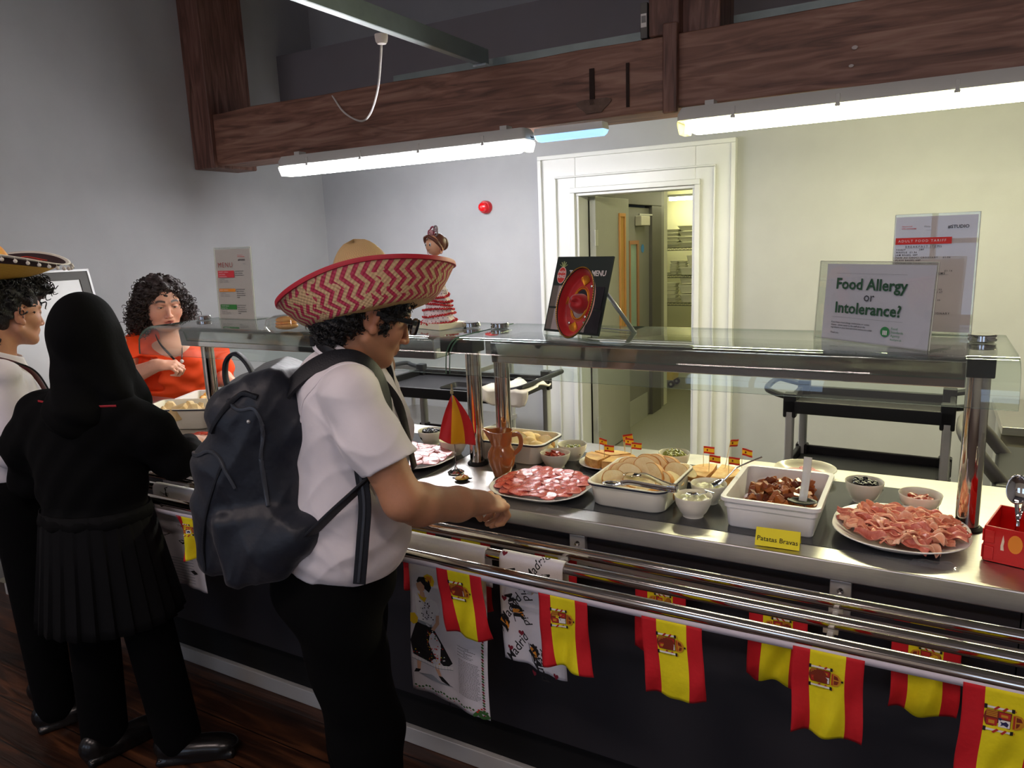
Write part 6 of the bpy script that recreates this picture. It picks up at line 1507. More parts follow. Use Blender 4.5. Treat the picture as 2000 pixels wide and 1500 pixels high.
# cut hem, sleeve ends and neck
s.frame(frame3(LB(0, -.08, .862), FB+Vector((0, 0, -.14)))); s.box((0, 0, -.05), (.4, .4, .068), .0, .006, 'd'); s.frame()
dv = (Vector(EL)-Vector(mid)).normalized(); s.frame(frame3(Vector((.223, -.487, 1.155))+dv*.0, dv, FB)); s.box((0, .06, 0), (.078, .075, .078), .0, .004, 'd'); s.frame()
s.cone(LB(0, -.005, 1.375), LB(0, .0, 1.45), .054, .062, .006, 'd')
r6 = np.random.RandomState(3)
def folds(p):
    x, y, z = p; o_ = (x-P0.x)*RB.x+(y-P0.y)*RB.y; f_ = (x-P0.x)*FB.x+(y-P0.y)*FB.y
    cr = lambda t: (1-np.abs(np.sin(t)))**2-.3
    a = .0085*cr(f_*19+z*17+1.3*np.sin(z*13+o_*9))*np.clip((1.34-z)/.1, 0, 1)*(.5+.5*np.sin(z*17+f_*23+1)); b_ = .0075*cr(z*34-f_*26+1.6*np.sin(f_*20)+o_*12); c = .0045*cr(f_*52+z*30+o_*26+1.5*np.sin(z*31)); d = .0035*np.sin(z*90+o_*25+2*np.sin(f_*22+o_*14))*np.exp(-((z-.93)/.06)**2)
    return -.55*(a+b_*(.4+.6*np.abs(np.sin(f_*14+z*9)))+c*np.clip(np.sin(z*21+f_*31+o_*12), 0, 1))+d*.6
s.disp(folds); sh = sdf_obj('shirt', s, M_shirt, boy)
# collar
b = MB()
def col(u, v):
    a = -2.55+5.1*u; q = .060+.008*v; f_ = -.030-.066*math.cos(a) if 0 else 0
    o_ = q*math.sin(a)*1.08; ff = -.026-q*math.cos(a)*1.12; z = 1.424-.041*(1-math.cos(a))-.036*v+(-.01 if abs(a) > 2.2 else 0)+.004; return LB(o_*(1+.12*v), ff*(1+.10*v)+.0, z)
b.grid(col, 50, 6); wmb(b, 'collar', M_shirt, boy, solid=.003, sharp=80)
b = MB(); b.grid(lambda u, v: LB(*(lambda a: ((.0605)*math.sin(a)*1.05, -.026-.0605*math.cos(a)*1.08, 1.429-.041*(1-math.cos(a))-.034*v))(-2.7+5.4*u)), 50, 4); wmb(b, 'collar_band', M_shirt, boy, solid=.002, sharp=80)
# shirt seams
b = MB()
shs = snapper(sh, boy); b.tube([shs(p, .0005) for p in catmull([LB(.100, .052, 1.345), LB(.125, .0, 1.362), LB(.13, -.06, 1.34), LB(.118, -.115, 1.28), LB(.105, -.13, 1.21)], 5)], .0022, 6); wmb(b, 'shoulder_seam', M_shirt, boy)
# lanyard
M_lan = mat('black_lanyard', '#151214', .5)
ly = ribbon(boy, 'lanyard', [LB(-.045, .03, 1.335), LB(-.078, -.03, 1.365), LB(-.055, -.085, 1.398), LB(0, -.104, 1.408), LB(.055, -.085, 1.398), LB(.078, -.03, 1.370), LB(.062, .03, 1.325), LB(.05, .075, 1.25), LB(.01, .095, 1.10)], .0035, .0105, M_lan, up=(0, 0, 1))
MB(); b = MB(); b.box((-.020, -.006, -.012), (.020, .006, .012)); b.v = [tuple(Vector(LB(.012, -.108, 1.408))+RB*v[0]+FB*v[1]+Vector((0, 0, v[2]))) for v in b.v]; wmb(b, 'lanyard_clip', M_rubber, boy, bevel=.003)
# trousers and shoes
s = Sdf((-.34, -.82, .03), (.42, -.10, 1.0), .007)
def TT(*a): TB(*a, sd=s)
TT(0, -.085, .90, .150, .125, .10, 0); TT(0, -.115, .82, .150, .145, .11, .04)
for sx, kx, fz in ((1, .0, -.02), (-1, -.05, .05)):
    s.cone(LB(sx*.078, -.10, .80), LB(sx*.085, -.05+kx, .47), .100, .084, .03).cone(LB(sx*.085, -.05+kx, .47), LB(sx*.09, -.07+kx, .07), .084, .068, .03)
s.disp(lambda p: .003*np.sin(p[2]*40+p[0]*20+2*np.sin(p[1]*15)))
sdf_obj('trousers', s, M_btrou, boy)
for sx in (1, -1): s = Sdf(np.array(LB(sx*.09, -.06, 0))-[.2, .2, .01], np.array(LB(sx*.09, -.06, 0))+[.25, .25, .12], .006); shoe(s, LB(sx*.09, -.06, 0), YB_); sdf_obj('shoe', s, M_shoe, boy)
# hair
s = Sdf((-.12, -.52, 1.36), (.24, -.20, 1.60), .0035); s.frame(HM)
s.ball((0, -.022, .045), (.086, .102, .078), 0); s.ball((0, -.050, -.005), (.080, .064, .062), .02); s.ball((0, .072, .084), (.064, .036, .026), .02)
for sx in (-1, 1): s.ball((sx*.070, .022, .038), (.018, .050, .030), .015); s.cone((0, -.070, -.02), (0, -.062, -.055), .045, .036, .02)
for sx in (-1, 1): s.cone((sx*.070, .028, .04), (sx*.066, .030, -.02), .013, .006, .01); s.ball((sx*.088, -.002, -.004), (.020, .020, .030), .006, 'd')
s.frame(frame3(LB(0, .024, 1.463), FB+Vector((0, 0, .203)))); s.box((0, 0, .120), (.3, .3, .1), 0, .004, 'd'); s.frame(); s.disp(lambda p: .005*np.sin(p[0]*240+2*np.sin(p[2]*130))*np.sin(p[1]*230+p[2]*90)*1.2+.003*np.sin(p[2]*300+p[0]*150))
hr = sdf_obj('hair', s, M_hair, boy)
HMi = np.linalg.inv(HM); loc_ = lambda p: HMi[:3, :3] @ np.array(p)+HMi[:3, 3]
curls(boy, M_hair, surf_pts(hr, boy, 700, 5, lambda p, q: (p-Vector(LB(0, .024, 1.463))).dot(Vector((0, 0, .98))-FB*.2) < .012), 6, .005, .0016, 1.4, .012, hang=.15)
curls(boy, M_hair, surf_pts(hr, boy, 40, 8, lambda p, q: loc_(p)[1] > .075 and (p-Vector(LB(0, .024, 1.463))).dot(Vector((0, 0, .98))-FB*.2) < .012), 9, .007, .0013, 1.6, .016, name='fringe', hang=.2)
# glasses
M_gl = mat('black_acetate', '#10131a', .2, spec=.6); b = MB(); M4 = Matrix(HM.tolist())
for sx in (-1, 1):
    P = [(sx*.032+.024*math.copysign(abs(math.cos(t))**.6, math.cos(t)), .108-.10*abs(abs(sx*.032+.024*math.cos(t))-.02)**1.3*2, .008+.0175*math.copysign(abs(math.sin(t))**.6, math.sin(t))) for t in [i*PI/14 for i in range(29)]]
    b.tube(P, 1, 8, 0, M4, caps=False, flat=(.0028, .0024))
b.tube([(-.008, .112, .014), (0, .114, .015), (.008, .112, .014)], .003, 8, 0, M4)
fr = wmb(b, 'glasses', M_gl, boy)
for sx in (-1, 1):
    b = MB(); b.tube(catmull([(sx*.056, .100, .016), (sx*.068, .080, .015), (sx*.080, .012, .013), (sx*.081, .0, .012)], 6), 1, 8, 0, M4, flat=(.0022, .0058), up=(0, 0, 1)); wmb(b, 'temple_arm', M_gl, boy)
    b = MB(); b.add([tuple(M4 @ Vector((sx*.032+.0225*math.cos(t), .106, .008+.016*math.sin(t)))) for t in [i*PI/12 for i in range(24)]], [tuple(range(24))]); wmb(b, 'lens', mat('tinted_lens', '#1a2433', .08, alpha=.78, spec=.8), boy)
# -- straw sombrero
ZT_ = math.radians(11.5); HU = (Vector((0, 0, 1))*math.cos(ZT_)-FB*math.sin(ZT_)); HF = (FB*math.cos(ZT_)+Vector((0, 0, 1))*math.sin(ZT_))
hatM = Matrix(((HF.x, -RB.x, HU.x, 0), (HF.y, -RB.y, HU.y, 0), (HF.z, -RB.z, HU.z, 0), (0, 0, 0, 1))); hatM = hatM @ Matrix.Rotation(math.radians(-10), 4, 'X'); hatM.translation = Vector(LB(-.006, .024, 1.455))
def straw_mat(name, ca, cb, zig=False, uvs=(70, 5)):
    m = bpy.data.materials.new(name); MATS[name] = m; m.use_nodes = True; nt = m.node_tree; n = nt.nodes; L = nt.links; b = n['Principled BSDF']; b.inputs['Roughness'].default_value = .55
    uv = n.new('ShaderNodeUVMap'); sp = n.new('ShaderNodeSeparateXYZ'); L.new(uv.outputs[0], sp.inputs[0])
    def mth(op, a, b_=None):
        q = n.new('ShaderNodeMath'); q.operation = op
        for i, v in enumerate((a, b_)):
            if v is None: continue
            if isinstance(v, (int, float)): q.inputs[i].default_value = v
            else: L.new(v, q.inputs[i])
        return q.outputs[0]
    U = mth('MULTIPLY', sp.outputs[0], uvs[0]); V_ = mth('MULTIPLY', sp.outputs[1], uvs[1])
    tri = mth('ABSOLUTE', mth('SUBTRACT', mth('FRACT', V_), .5)); ph = mth('ADD', U, mth('MULTIPLY', tri, 1.5)); band = mth('LESS_THAN', mth('FRACT', ph), .5)
    t = n.new('ShaderNodeTexNoise'); t.inputs['Scale'].default_value = 28; tc = n.new('ShaderNodeTexCoord'); L.new(tc.outputs['Object'], t.inputs['Vector'])
    brk = mth('LESS_THAN', t.outputs['Fac'], .60); fac = mth('MULTIPLY', band, brk) if zig else mth('MULTIPLY', mth('LESS_THAN', mth('FRACT', ph), .12), .5)
    mx = n.new('ShaderNodeMix'); mx.data_type = 'RGBA'; L.new(fac, mx.inputs[0]); mx.inputs[6].default_value = lin(ca); mx.inputs[7].default_value = lin(cb)
    # fine braid lines
    st = mth('MULTIPLY', mth('SINE', mth('MULTIPLY', sp.outputs[1], 2*PI*uvs[1]*4)), mth('SINE', mth('MULTIPLY', sp.outputs[0], 2*PI*uvs[0]*2)))
    hm_ = mth('ADD', mth('MULTIPLY', st, .5), mth('MULTIPLY', band, .4)); bp = n.new('ShaderNodeBump'); bp.inputs['Strength'].default_value = .7; bp.inputs['Distance'].default_value = .0015; L.new(hm_, bp.inputs['Height']); L.new(bp.outputs[0], b.inputs['Normal'])
    dk = n.new('ShaderNodeMix'); dk.data_type = 'RGBA'; dk.blend_type = 'MULTIPLY'; dk.inputs[0].default_value = .5; L.new(mx.outputs[2], dk.inputs[6]); rr = n.new('ShaderNodeMapRange'); L.new(st, rr.inputs[0]); rr.inputs[1].default_value = -1; rr.inputs[3].default_value = .6; L.new(rr.outputs[0], dk.inputs[7]); L.new(dk.outputs[2], b.inputs['Base Color']); return m
M_straw = straw_mat('woven_straw', '#d8b57e', '#8a6238', False, (60, 14)); M_zig = straw_mat('pink_zigzag_straw', '#d3b183', '#b8304e', True, (46, 3.6))
hat = thing('sombrero', 'wide straw sombrero with pink zigzag weave and red rim', 'sombrero', tuple(hatM.translation)); hat.rotation_euler = hatM.to_euler()
def brim(u, v):
    a = u*2*PI; ca, sa = math.cos(a), math.sin(a); side = sa*sa; fr = max(0, ca); 
    r0 = .098; base = .138; q = v
    if q < .28: rr = r0+(base-r0)*q/.28; z = .002+.003*(q/.28)
    else:
        t = (q-.28)/.72; R_ = (.205 if ca > 0 else .198)*(1-side)+.170*side; rr = base+(R_-base)*(t**.9); H = (.064*(1-side)+.094*side); z = .005+H*(t**1.25)
    return (rr*ca*1.0, rr*sa*(.94), z)
b = MB(); b.grid(brim, 120, 26, cu=True, uv=True, mf=lambda u, v: 1 if v < .28 else 0); b.build('brim', [M_zig, M_straw], hat, solid=.003, sharp=80)
P = [brim(i/120, 1) for i in range(121)]; b = MB(); b.tube(P, 1, 8, flat=(.0042, .0055), up=(0, 0, 1)); b.build('rim_binding', mat('red_binding', '#b01c2e', .5), hat)
def crown(u, v):
    a = u*2*PI; z = .172*v; q = (.094-.038*v)*math.sqrt(max(0, 1-v**5)); d = .016*math.exp(-((v-.95)/.3)**2)*math.cos(2*a)**2*0; return (q*math.cos(a)*1.0, q*math.sin(a)*.9*(1-.18*v), z+.004*math.cos(2*a)*v+ (-.016 if 0 else 0)*v)
b = MB(); b.grid(crown, 70, 26, cu=True, uv=True); b.build('crown', M_straw, hat, solid=.002, sharp=80)
# -- backpack
bp = thing('backpack', 'large dark navy backpack on the person in the pink and straw sombrero', 'backpack', LB(0, -.27, .9)); 
M_nav = mat('navy_nylon', '#141a26', .48, noise=.25, nscale=9, bump=.5, bscale=26, bdist=.006, spec=.5, sheen=.1)
M_navd = mat('navy_webbing', '#10131a', .55, bump=.4, bscale=300)
s = Sdf((-.44, -.80, .80), (.14, -.22, 1.46), .0048)
_LB = LB
def LB(o_, f_, z_): return _LB(o_, f_+.036, z_+.045)
def BB(o_, f_, z_, half, rr, k=.03, rot=(0, 0, 0), op='u', sd=s): sd.frame(frame3(LB(o_, f_, z_), FB)); sd.box((0, 0, 0), half, rr, k, op, rot); sd.frame()
BB(0, -.265, 1.075, (.150, .085, .215), .07, 0, (.16, 0, 0)); BB(0, -.320, 1.01, (.140, .090, .165), .07, .04, (.12, 0, 0)); BB(0, -.215, 1.22, (.130, .055, .10), .05, .04, (.45, 0, 0))
BB(0, -.385, .955, (.115, .042, .105), .035, .018, (.05, 0, 0)); BB(.145, -.29, .94, (.028, .07, .085), .025, .02, (.1, 0, 0)); TB(0, -.30, .86, .13, .12, .05, .05)
s.chain([LB(.13, -.13, .99), LB(.15, -.19, .96), LB(.135, -.25, .93)], [.02, .04, .06], .04)
cr = lambda t: (1-np.abs(np.sin(t)))**2-.3
def pfold(p):
    f_ = (p[0]-P0.x)*FB.x+(p[1]-P0.y)*FB.y; o_ = (p[0]-P0.x)*RB.x+(p[1]-P0.y)*RB.y; a = f_*.93-p[2]*.36; c = f_*.36+p[2]*.93
    return -.006*cr(a*24+.7*np.sin(c*9+o_*6)+o_*5)-.0035*cr(a*55+1.1*np.sin(c*14))*np.clip(np.sin(c*17+o_*8), 0, 1)-.003*cr(c*30+a*12+1.2*np.sin(a*20))
s.disp(pfold)
sdf_obj('bag_body', s, M_nav, bp)
zipm = mat('grey_zip', '#4a4e55', .4, .5)
snap = snapper([c for c in bp.children if c.name.startswith('bag_body')][0], bp)
def sm(P):
    P = [Vector(p) for p in P]
    for _ in range(4): P = [P[0]]+[(P[i-1]+P[i]*2+P[i+1])/4 for i in range(1, len(P)-1)]+[P[-1]]
    return P
def bz(nm, pts, w_, t_, m_, up=(0, 0, 1)): return ribbon(bp, nm, [Vector(q) for q in sm([snap(LB(*p), .001) for p in catmull(pts, 5)])] if 'zip' in nm else [(LB if 'grab' in nm else _LB)(*p) for p in pts], w_, t_, m_, up, n=2 if 'zip' in nm else 8)
_z = lambda P: [(o_, f_-.036, z_-.045) for o_, f_, z_ in P]
ZA = _z([(.10, -.265, 1.28), (.15, -.241, 1.285), (.15, -.214, 1.290), (.155, -.203, 1.262), (.16, -.198, 1.225), (.16, -.209, 1.19), (.16, -.208, 1.15), (.16, -.205, 1.08)])
ZB = _z([(.06, -.375, 1.175), (.12, -.359, 1.189), (.13, -.330, 1.201), (.14, -.299, 1.187), (.14, -.284, 1.165), (.15, -.27, 1.12)])
ZC_ = _z([(.14, -.288, 1.171), (.14, -.336, 1.078), (.13, -.368, .983), (.12, -.37, .92)])
ZD = _z([(.12, -.30, 1.24), (.13, -.275, 1.285), (.13, -.24, 1.318), (.12, -.21, 1.30)])
ZP = lambda nm, P, w_=.0045, t_=.004, m_=zipm: bz(nm, P, w_, t_, m_)
ZP('zip', ZA); ZP('zip', ZB); ZP('zip_seam', ZC_, .003, .003, M_navd); ZP('zip_flap', ZD, .007, .005, M_navd)
bz('grab_handle', [(.075, -.235, 1.225), (.065, -.26, 1.275), (.05, -.285, 1.325), (.045, -.31, 1.345), (.04, -.332, 1.325), (.04, -.335, 1.28), (.045, -.315, 1.235)], .004, .013, M_navd, up=tuple(RB))
b = MB(); b.sphere(snap(LB(.14, -.262, 1.215), .0005), .0042, 12, 8); wmb(b, 'rivet', M_alu, bp)
bz('shoulder_strap', [(.092, -.21, 1.235), (.093, -.165, 1.300), (.095, -.12, 1.345), (.096, -.065, 1.372), (.096, -.01, 1.372), (.096, .030, 1.340), (.10, .050, 1.29), (.115, .055, 1.23), (.150, .040, 1.165)], .006, .025, M_navd, up=tuple(RB*.75-Vector((0, 0, .65))))
bz('shoulder_strap', [(-.088, -.20, 1.225), (-.090, -.165, 1.290), (-.092, -.12, 1.345), (-.094, -.065, 1.376), (-.095, -.01, 1.372), (-.097, .025, 1.340), (-.102, .045, 1.29), (-.13, .045, 1.18), (-.165, -.03, 1.05)], .0065, .029, M_navd, up=tuple(RB*-.75-Vector((0, 0, .65))))
bz('lower_strap', [(.165, .055, 1.165), (.182, .00, 1.12), (.186, -.06, 1.07), (.176, -.12, 1.015), (.155, -.17, .975)], .016, .0035, M_navd, up=(-.5, .3, .8))
bz('hanging_strap', [(.183, -.002, 1.158), (.186, .002, 1.08), (.190, -.008, 1.0), (.192, -.022, .905)], .0135, .0022, M_navd, up=tuple(RB))
bz('strap_piping', [(.186, -.003, 1.15), (.190, .001, 1.08), (.194, -.009, 1.0), (.196, -.023, .91)], .003, .0012, zipm, up=tuple(RB))

# ================================================================== girl in the black headscarf
G0 = Vector((-.93, -.335, 0)); YG = math.radians(112); FG = Vector((math.cos(YG), math.sin(YG), 0)); RG = Vector((math.sin(YG), -math.cos(YG), 0))
def LG(o_, f_, z_): return tuple(G0+RG*o_+FG*f_+Vector((0, 0, z_)))
girl = thing('person', 'person in black headscarf, jumper and pleated skirt seen from behind', 'person', tuple(G0))
def blobG(s, o_, f_, z_, r, k): s.frame(frame3(LG(o_, f_, z_), FG)); s.ball((0, 0, 0), r, k); s.frame()
s = Sdf((-1.5, -.55, .05), (-.65, .22, 1.52), .009)
HG = headm(LG(-.085, .02, 1.385), YG+.35, -.15); head(s, HG, .90, w=.9); s.cone(LG(-.085, .0, 1.32), LG(-.10, -.01, 1.15), .045, .07, .03); blobG(s, -.12, 0, 1.0, (.15, .09, .2), .04)
sk = lin('#b98466')[:3]
for sx in (1, -1): s.cone(LG(-.11+sx*.085, 0, .58), LG(-.09+sx*.13, 0, .1), .058, .045, .02)
sH = Sdf((-1.35, -.25, .82), (-.7, .22, 1.1), .004); W1 = LG(.02, .33, .96); sH.cone(LG(.14, .10, .98), W1, .036, .026, .01); hand(sH, frame3(W1, FG*.9-RG*.2, (0, 0, 1)), 1, (.5, .6, .6, .7), .9, .4)
sdf_obj('body', [s, sH], body_mat('skin_tanned'), girl, facepaint(HG, sk, LIP_B, .90))
s = Sdf((-1.42, -.56, 1.02), (-.78, .1, 1.54), .006)
blobG(s, -.080, .0, 1.398, (.080, .112, .112), 0); s.cone(LG(-.082, -.02, 1.37), LG(-.088, -.03, 1.24), .075, .064, .04); s.cone(LG(-.09, -.04, 1.25), LG(-.09, -.05, 1.17), .066, .10, .04)
s.cone(LG(-.055, -.01, 1.40), LG(.005, -.02, 1.19), .050, .042, .03); s.cone(LG(-.08, .05, 1.35), LG(-.04, .06, 1.15), .07, .09, .04); s.cone(LG(.0, -.02, 1.20), LG(.05, .0, 1.14), .04, .02, .03)
s.disp(lambda p: .004*np.sin((p[0]+1.1)*70+(p[2]-1.2)*45+2*np.sin(p[2]*16))*np.clip((1.40-p[2])/.1, 0, 1))
sdf_obj('headscarf', s, M_blackc, girl)
s = Sdf((-1.62, -.70, .74), (-.62, .16, 1.28), .008)
blobG(s, -.115, -.01, 1.08, (.185, .115, .16), 0); blobG(s, -.12, -.01, .93, (.17, .115, .17), .05)
s.chain([LG(.02, -.02, 1.15), LG(.085, .0, 1.09), LG(.125, .05, .985)], [.062, .064, .058], .04); s.chain([LG(.125, .05, .985), LG(.09, .17, .965), LG(.03, .27, .965)], [.060, .052, .042], .03)
s.chain([LG(-.25, -.02, 1.155), LG(-.33, .0, 1.05), LG(-.36, .03, .93)], [.062, .062, .055], .04); s.chain([LG(-.36, .03, .93), LG(-.30, .16, .94), LG(-.22, .25, .96)], [.055, .048, .04], .03)
blobG(s, -.12, -.015, .83, (.175, .125, .05), .03)
s.disp(lambda p: .002*np.sin(p[2]*42+p[0]*30+2*np.sin(p[0]*17+p[2]*8))+.002*np.sin(p[0]*80-p[2]*60))
jm = snapper(sdf_obj('jumper', s, M_blackc, girl), girl)
ribbon(girl, 'lanyard', [jm(p, .003) for p in (LG(-.20, -.08, 1.205), LG(-.13, -.12, 1.215), LG(-.03, -.13, 1.21), LG(.05, -.09, 1.20))], .0012, .003, mat('red_lanyard', '#a01824', .5))
b = MB()
def skirt(u, v):
    a = u*2*PI; n = 26; pl = .012*(v+.15)*((u*n) % 1-.5); ro = .165+.055*v+pl; rf = .12+.06*v+pl; return LG(-.12+ro*math.cos(a), -.01+rf*math.sin(a), .86-.36*v)
b.grid(skirt, 208, 12, cu=True); wmb(b, 'skirt', mat('black_skirt', '#08080a', .85, spec=.2, noise=.1, nscale=10), girl, solid=.003, sharp=50)
s = Sdf((-1.5, -.62, .02), (-.6, .2, .60), .008)
for sx, f_ in ((1, -.0), (-1, .0)): s.cone(LG(-.11+sx*.085, f_, .58), LG(-.09+sx*.13, f_, .06), .075, .07, .02)
sdf_obj('trousers', s, M_btrou, girl)
for o_, yw in ((.06, -.1), (-.2, .6)): c = np.array(LG(o_, -.02, 0)); s = Sdf(c-[.2, .2, .01], c+[.25, .25, .12], .006); shoe(s, tuple(c), YG-1.2+yw); sdf_obj('shoe', s, M_shoe, girl)

# ================================================================== boy at the left edge with the yellow sombrero
K0 = Vector((-1.49, -.32, 0)); YK = math.radians(66); FK = Vector((math.cos(YK), math.sin(YK), 0)); RK = Vector((math.sin(YK), -math.cos(YK), 0))
def LK(o_, f_, z_): return tuple(K0+RK*o_+FK*f_+Vector((0, 0, z_)))
lad = thing('person', 'person with thick black hair in white shirt at the left edge', 'person', tuple(K0))
HK = headm(LK(0, .0, 1.430), YK+.44, math.radians(-6)); s = Sdf((-1.67, -.49, 1.24), (-1.31, -.12, 1.58), .003); head(s, HK, .95, w=.97); s.cone(LK(0, -.04, 1.38), LK(0, -.055, 1.27), .052, .056, .02)
s2 = Sdf((-1.90, -.72, .35), (-1.10, .10, 1.32), .006); s2.cone(LK(0, -.05, 1.31), LK(0, -.06, 1.15), .052, .07, .02); hw = LK(.10, .15, .93); s2.chain([LK(.17, -.05, 1.24), LK(.20, -.05, 1.0), hw], [.048, .04, .027], .02); hand(s2, frame3(hw, FK*.8-RK*.5+Vector((0, 0, -.1)), (0, 0, 1)), 1, (.3, .35, .4, .45), .95, .3)
skk = lin('#c58e6e')[:3]; sdf_obj('body', [s, s2], body_mat('skin_tanned'), lad, facepaint(HK, skk, LIP_B, .95, closed=.5))
s = Sdf((-1.92, -.74, .84), (-1.06, .12, 1.36), .007)
def TK(o_, f_, z_, ro, rf, rz, k=.05, sd=None): sd = sd or s; sd.frame(frame3(LK(o_, f_, z_), FK)); sd.ball((0, 0, 0), (ro, rf, rz), k); sd.frame()
TK(0, -.055, 1.15, .165, .115, .15, 0); TK(0, -.06, 1.0, .16, .12, .18); s.cone(LK(.05, -.05, 1.255), LK(.15, -.05, 1.235), .045, .05, .04); s.cone(LK(-.05, -.05, 1.255), LK(-.15, -.05, 1.235), .045, .05, .04)
for sx in (1, -1): s.chain([LK(sx*.165, -.055, 1.235), LK(sx*.20, -.06, 1.08), LK(sx*.205, -.055, 1.02)], [.058, .058, .056], .03)
s.cone(LK(0, -.035, 1.30), LK(0, -.02, 1.4), .05, .07, .006, 'd'); s.disp(lambda p: .005*np.sin(p[2]*45+p[0]*40+2*np.sin(p[2]*15)))
sdf_obj('shirt', s, M_shirt, lad)
b = MB(); b.grid(lambda u, v: (lambda a: LK((.060+.010*v)*math.sin(a)*1.05, -.040-(.060+.010*v)*math.cos(a)*1.15, 1.345-.030*(1-math.cos(a))-.036*v))(-2.6+5.2*u), 40, 5); wmb(b, 'collar', M_shirt, lad, solid=.003, sharp=80)
ribbon(lad, 'lanyard', [LK(-.05, .0, 1.27), LK(0, -.115, 1.30), LK(.07, -.05, 1.295), LK(.075, .03, 1.245), LK(.04, .075, 1.14)], .0025, .008, mat('dark_red_lanyard', '#4a1a22', .5))
ribbon(lad, 'rucksack_strap', [LK(.115, -.16, 1.2), LK(.12, -.10, 1.27), LK(.125, -.03, 1.288), LK(.12, .04, 1.25), LK(.12, .08, 1.15)], .004, .003, M_rubber)
s = Sdf((-1.88, -.74, .03), (-1.08, .12, .96), .009); TK(0, -.06, .86, .155, .12, .10, 0)
for sx in (1, -1): s.cone(LK(sx*.08, -.06, .82), LK(sx*.1, -.06, .07), .085, .06, .03)
sdf_obj('trousers', s, M_btrou, lad)
for sx in (1, -1): c = np.array(LK(sx*.1, -.05, 0)); s = Sdf(c-[.2, .2, .01], c+[.25, .25, .12], .007); shoe(s, tuple(c), YK); sdf_obj('shoe', s, M_shoe, lad)
s = Sdf((-1.72, -.54, 1.34), (-1.26, -.06, 1.62), .005); s.frame(HK); s.ball((0, -.015, .062), (.086, .100, .072), 0); s.ball((0, -.045, .01), (.074, .060, .062), .02); s.ball((0, .082, .088), (.06, .04, .032), .02); s.cone((0, -.07, -.02), (0, -.06, -.06), .04, .03, .02)
for sx in (-1, 1): s.ball((sx*.080, .0, -.01), (.016, .024, .032), .006, 'd')
s.frame(); s.disp(lambda p: .009*np.sin(p[0]*120+2*np.sin(p[2]*70))*np.sin(p[1]*115+p[2]*60)); hk = sdf_obj('hair', s, M_hair, lad)
curls(lad, M_hair, surf_pts(hk, lad, 380, 15, lambda p, q: q.z > -.3), 16, .010, .0035, 1.3, .026, hang=.15)
# yellow sombrero
yh = thing('sombrero', 'yellow sombrero with white pompom trim and orange crown at the left edge', 'sombrero', LK(0, -.035, 1.540)); ZY = math.radians(4)
yh.rotation_euler = (0, -ZY, math.radians(40))
M_ys = straw_mat('yellow_straw', '#d9a93a', '#f0cf5e', False, (30, 12)); 
def yb_(u, v):
    a = u*2*PI; ca, sa = math.cos(a), math.sin(a); t = v; q = .080+.158*t; z = .004+.040*t**2.0+.065*sa*sa*t**1.6; 
    if t > .86: z -= .10*(t-.86); 
    return (q*ca*1.0, q*sa*.92, z)
b = MB(); b.grid(yb_, 90, 22, cu=True, uv=True, mf=lambda u, v: 1 if .74 < v < .9 else (2 if v >= .9 else 0)); b.build('brim', [M_ys, mat('dark_braid', '#3a2226', .7, noise=.5, nscale=160), mat('white_felt_edge', '#dcd6cc', .8)], yh, solid=.003, sharp=80)
b = MB(); b.grid(lambda u, v: ((.085-.03*v)*math.sqrt(max(0, 1-v**6))*math.cos(u*2*PI), (.078-.03*v)*math.sqrt(max(0, 1-v**6))*math.sin(u*2*PI), .004+.13*v), 50, 18, cu=True, uv=True); b.build('crown', mat('orange_straw', '#e08a24', .6, col2='#f0b23c', nscale=60), yh, sharp=80)
for i in range(44):
    u = i/44; p = yb_(u, 1); b = MB(); b.sphere((p[0]*1.01, p[1]*1.01, p[2]-.014), .0062, 8, 6); b.cyl((p[0], p[1], p[2]), (p[0]*1.01, p[1]*1.01, p[2]-.01), .0008, 5); b.build('pompom', mat('pompom_white', '#dcd4cc', .8, bump=.5, bscale=600), yh)
b = MB()
for i in range(5): b.tube(catmull([(.07, -.02+.01*i, .02), (.10, -.03+.012*i, .045+.006*i), (.13+.01*i, -.03+.015*i, .05)], 5), .0016, 5)
b.build('red_cord', mat('red_cord', '#c23a2a', .6), yh)

# ================================================================== woman in orange behind the counter
W0 = Vector((-2.375, .895, 0)); YWm = math.radians(-35); FW = Vector((math.cos(YWm), math.sin(YWm), 0)); RW = Vector((math.sin(YWm), -math.cos(YWm), 0))
def LW(o_, f_, z_): return tuple(W0+RW*o_+FW*f_+Vector((0, 0, z_)))
wom = thing('person', 'person with long curly dark hair and bright orange top behind the counter', 'person', tuple(W0))
HW = headm(LW(0.020, .04, 1.344), math.radians(-20), math.radians(-9)); skw = lin('#dca48a')[:3]
s = Sdf((-2.52, .70, 1.12), (-2.14, 1.08, 1.50), .0034); head(s, HW, 1.14, w=1.04, jaw=1.12, mouth=.0030, chub=.005); s.cone(LW(0, .0, 1.28), LW(0, .0, 1.17), .06, .07, .02); s.frame(HW); s.ball((0, .045, -.098), (.045, .04, .02), .02); s.frame()
s2 = Sdf((-2.74, .42, .70), (-1.82, 1.33, 1.26), .005)
s2.cone(LW(0, .0, 1.22), LW(0, 0, 1.1), .065, .09, .03); s2.ball(LW(0, .03, 1.10), (.14, .13, .08), .03)
E1 = LW(.235, .10, .985); H1 = LW(.075, .27, 1.062); s2.chain([LW(.20, .02, 1.13), E1, H1], [.062, .052, .031], .03); hand(s2, frame3(H1, -RW*.9+FW*.35+Vector((0, 0, -.05)), (.3, -.3, .9)), 1, (1.3, 1.35, 1.35, 1.4), 1.08, .9, .0)
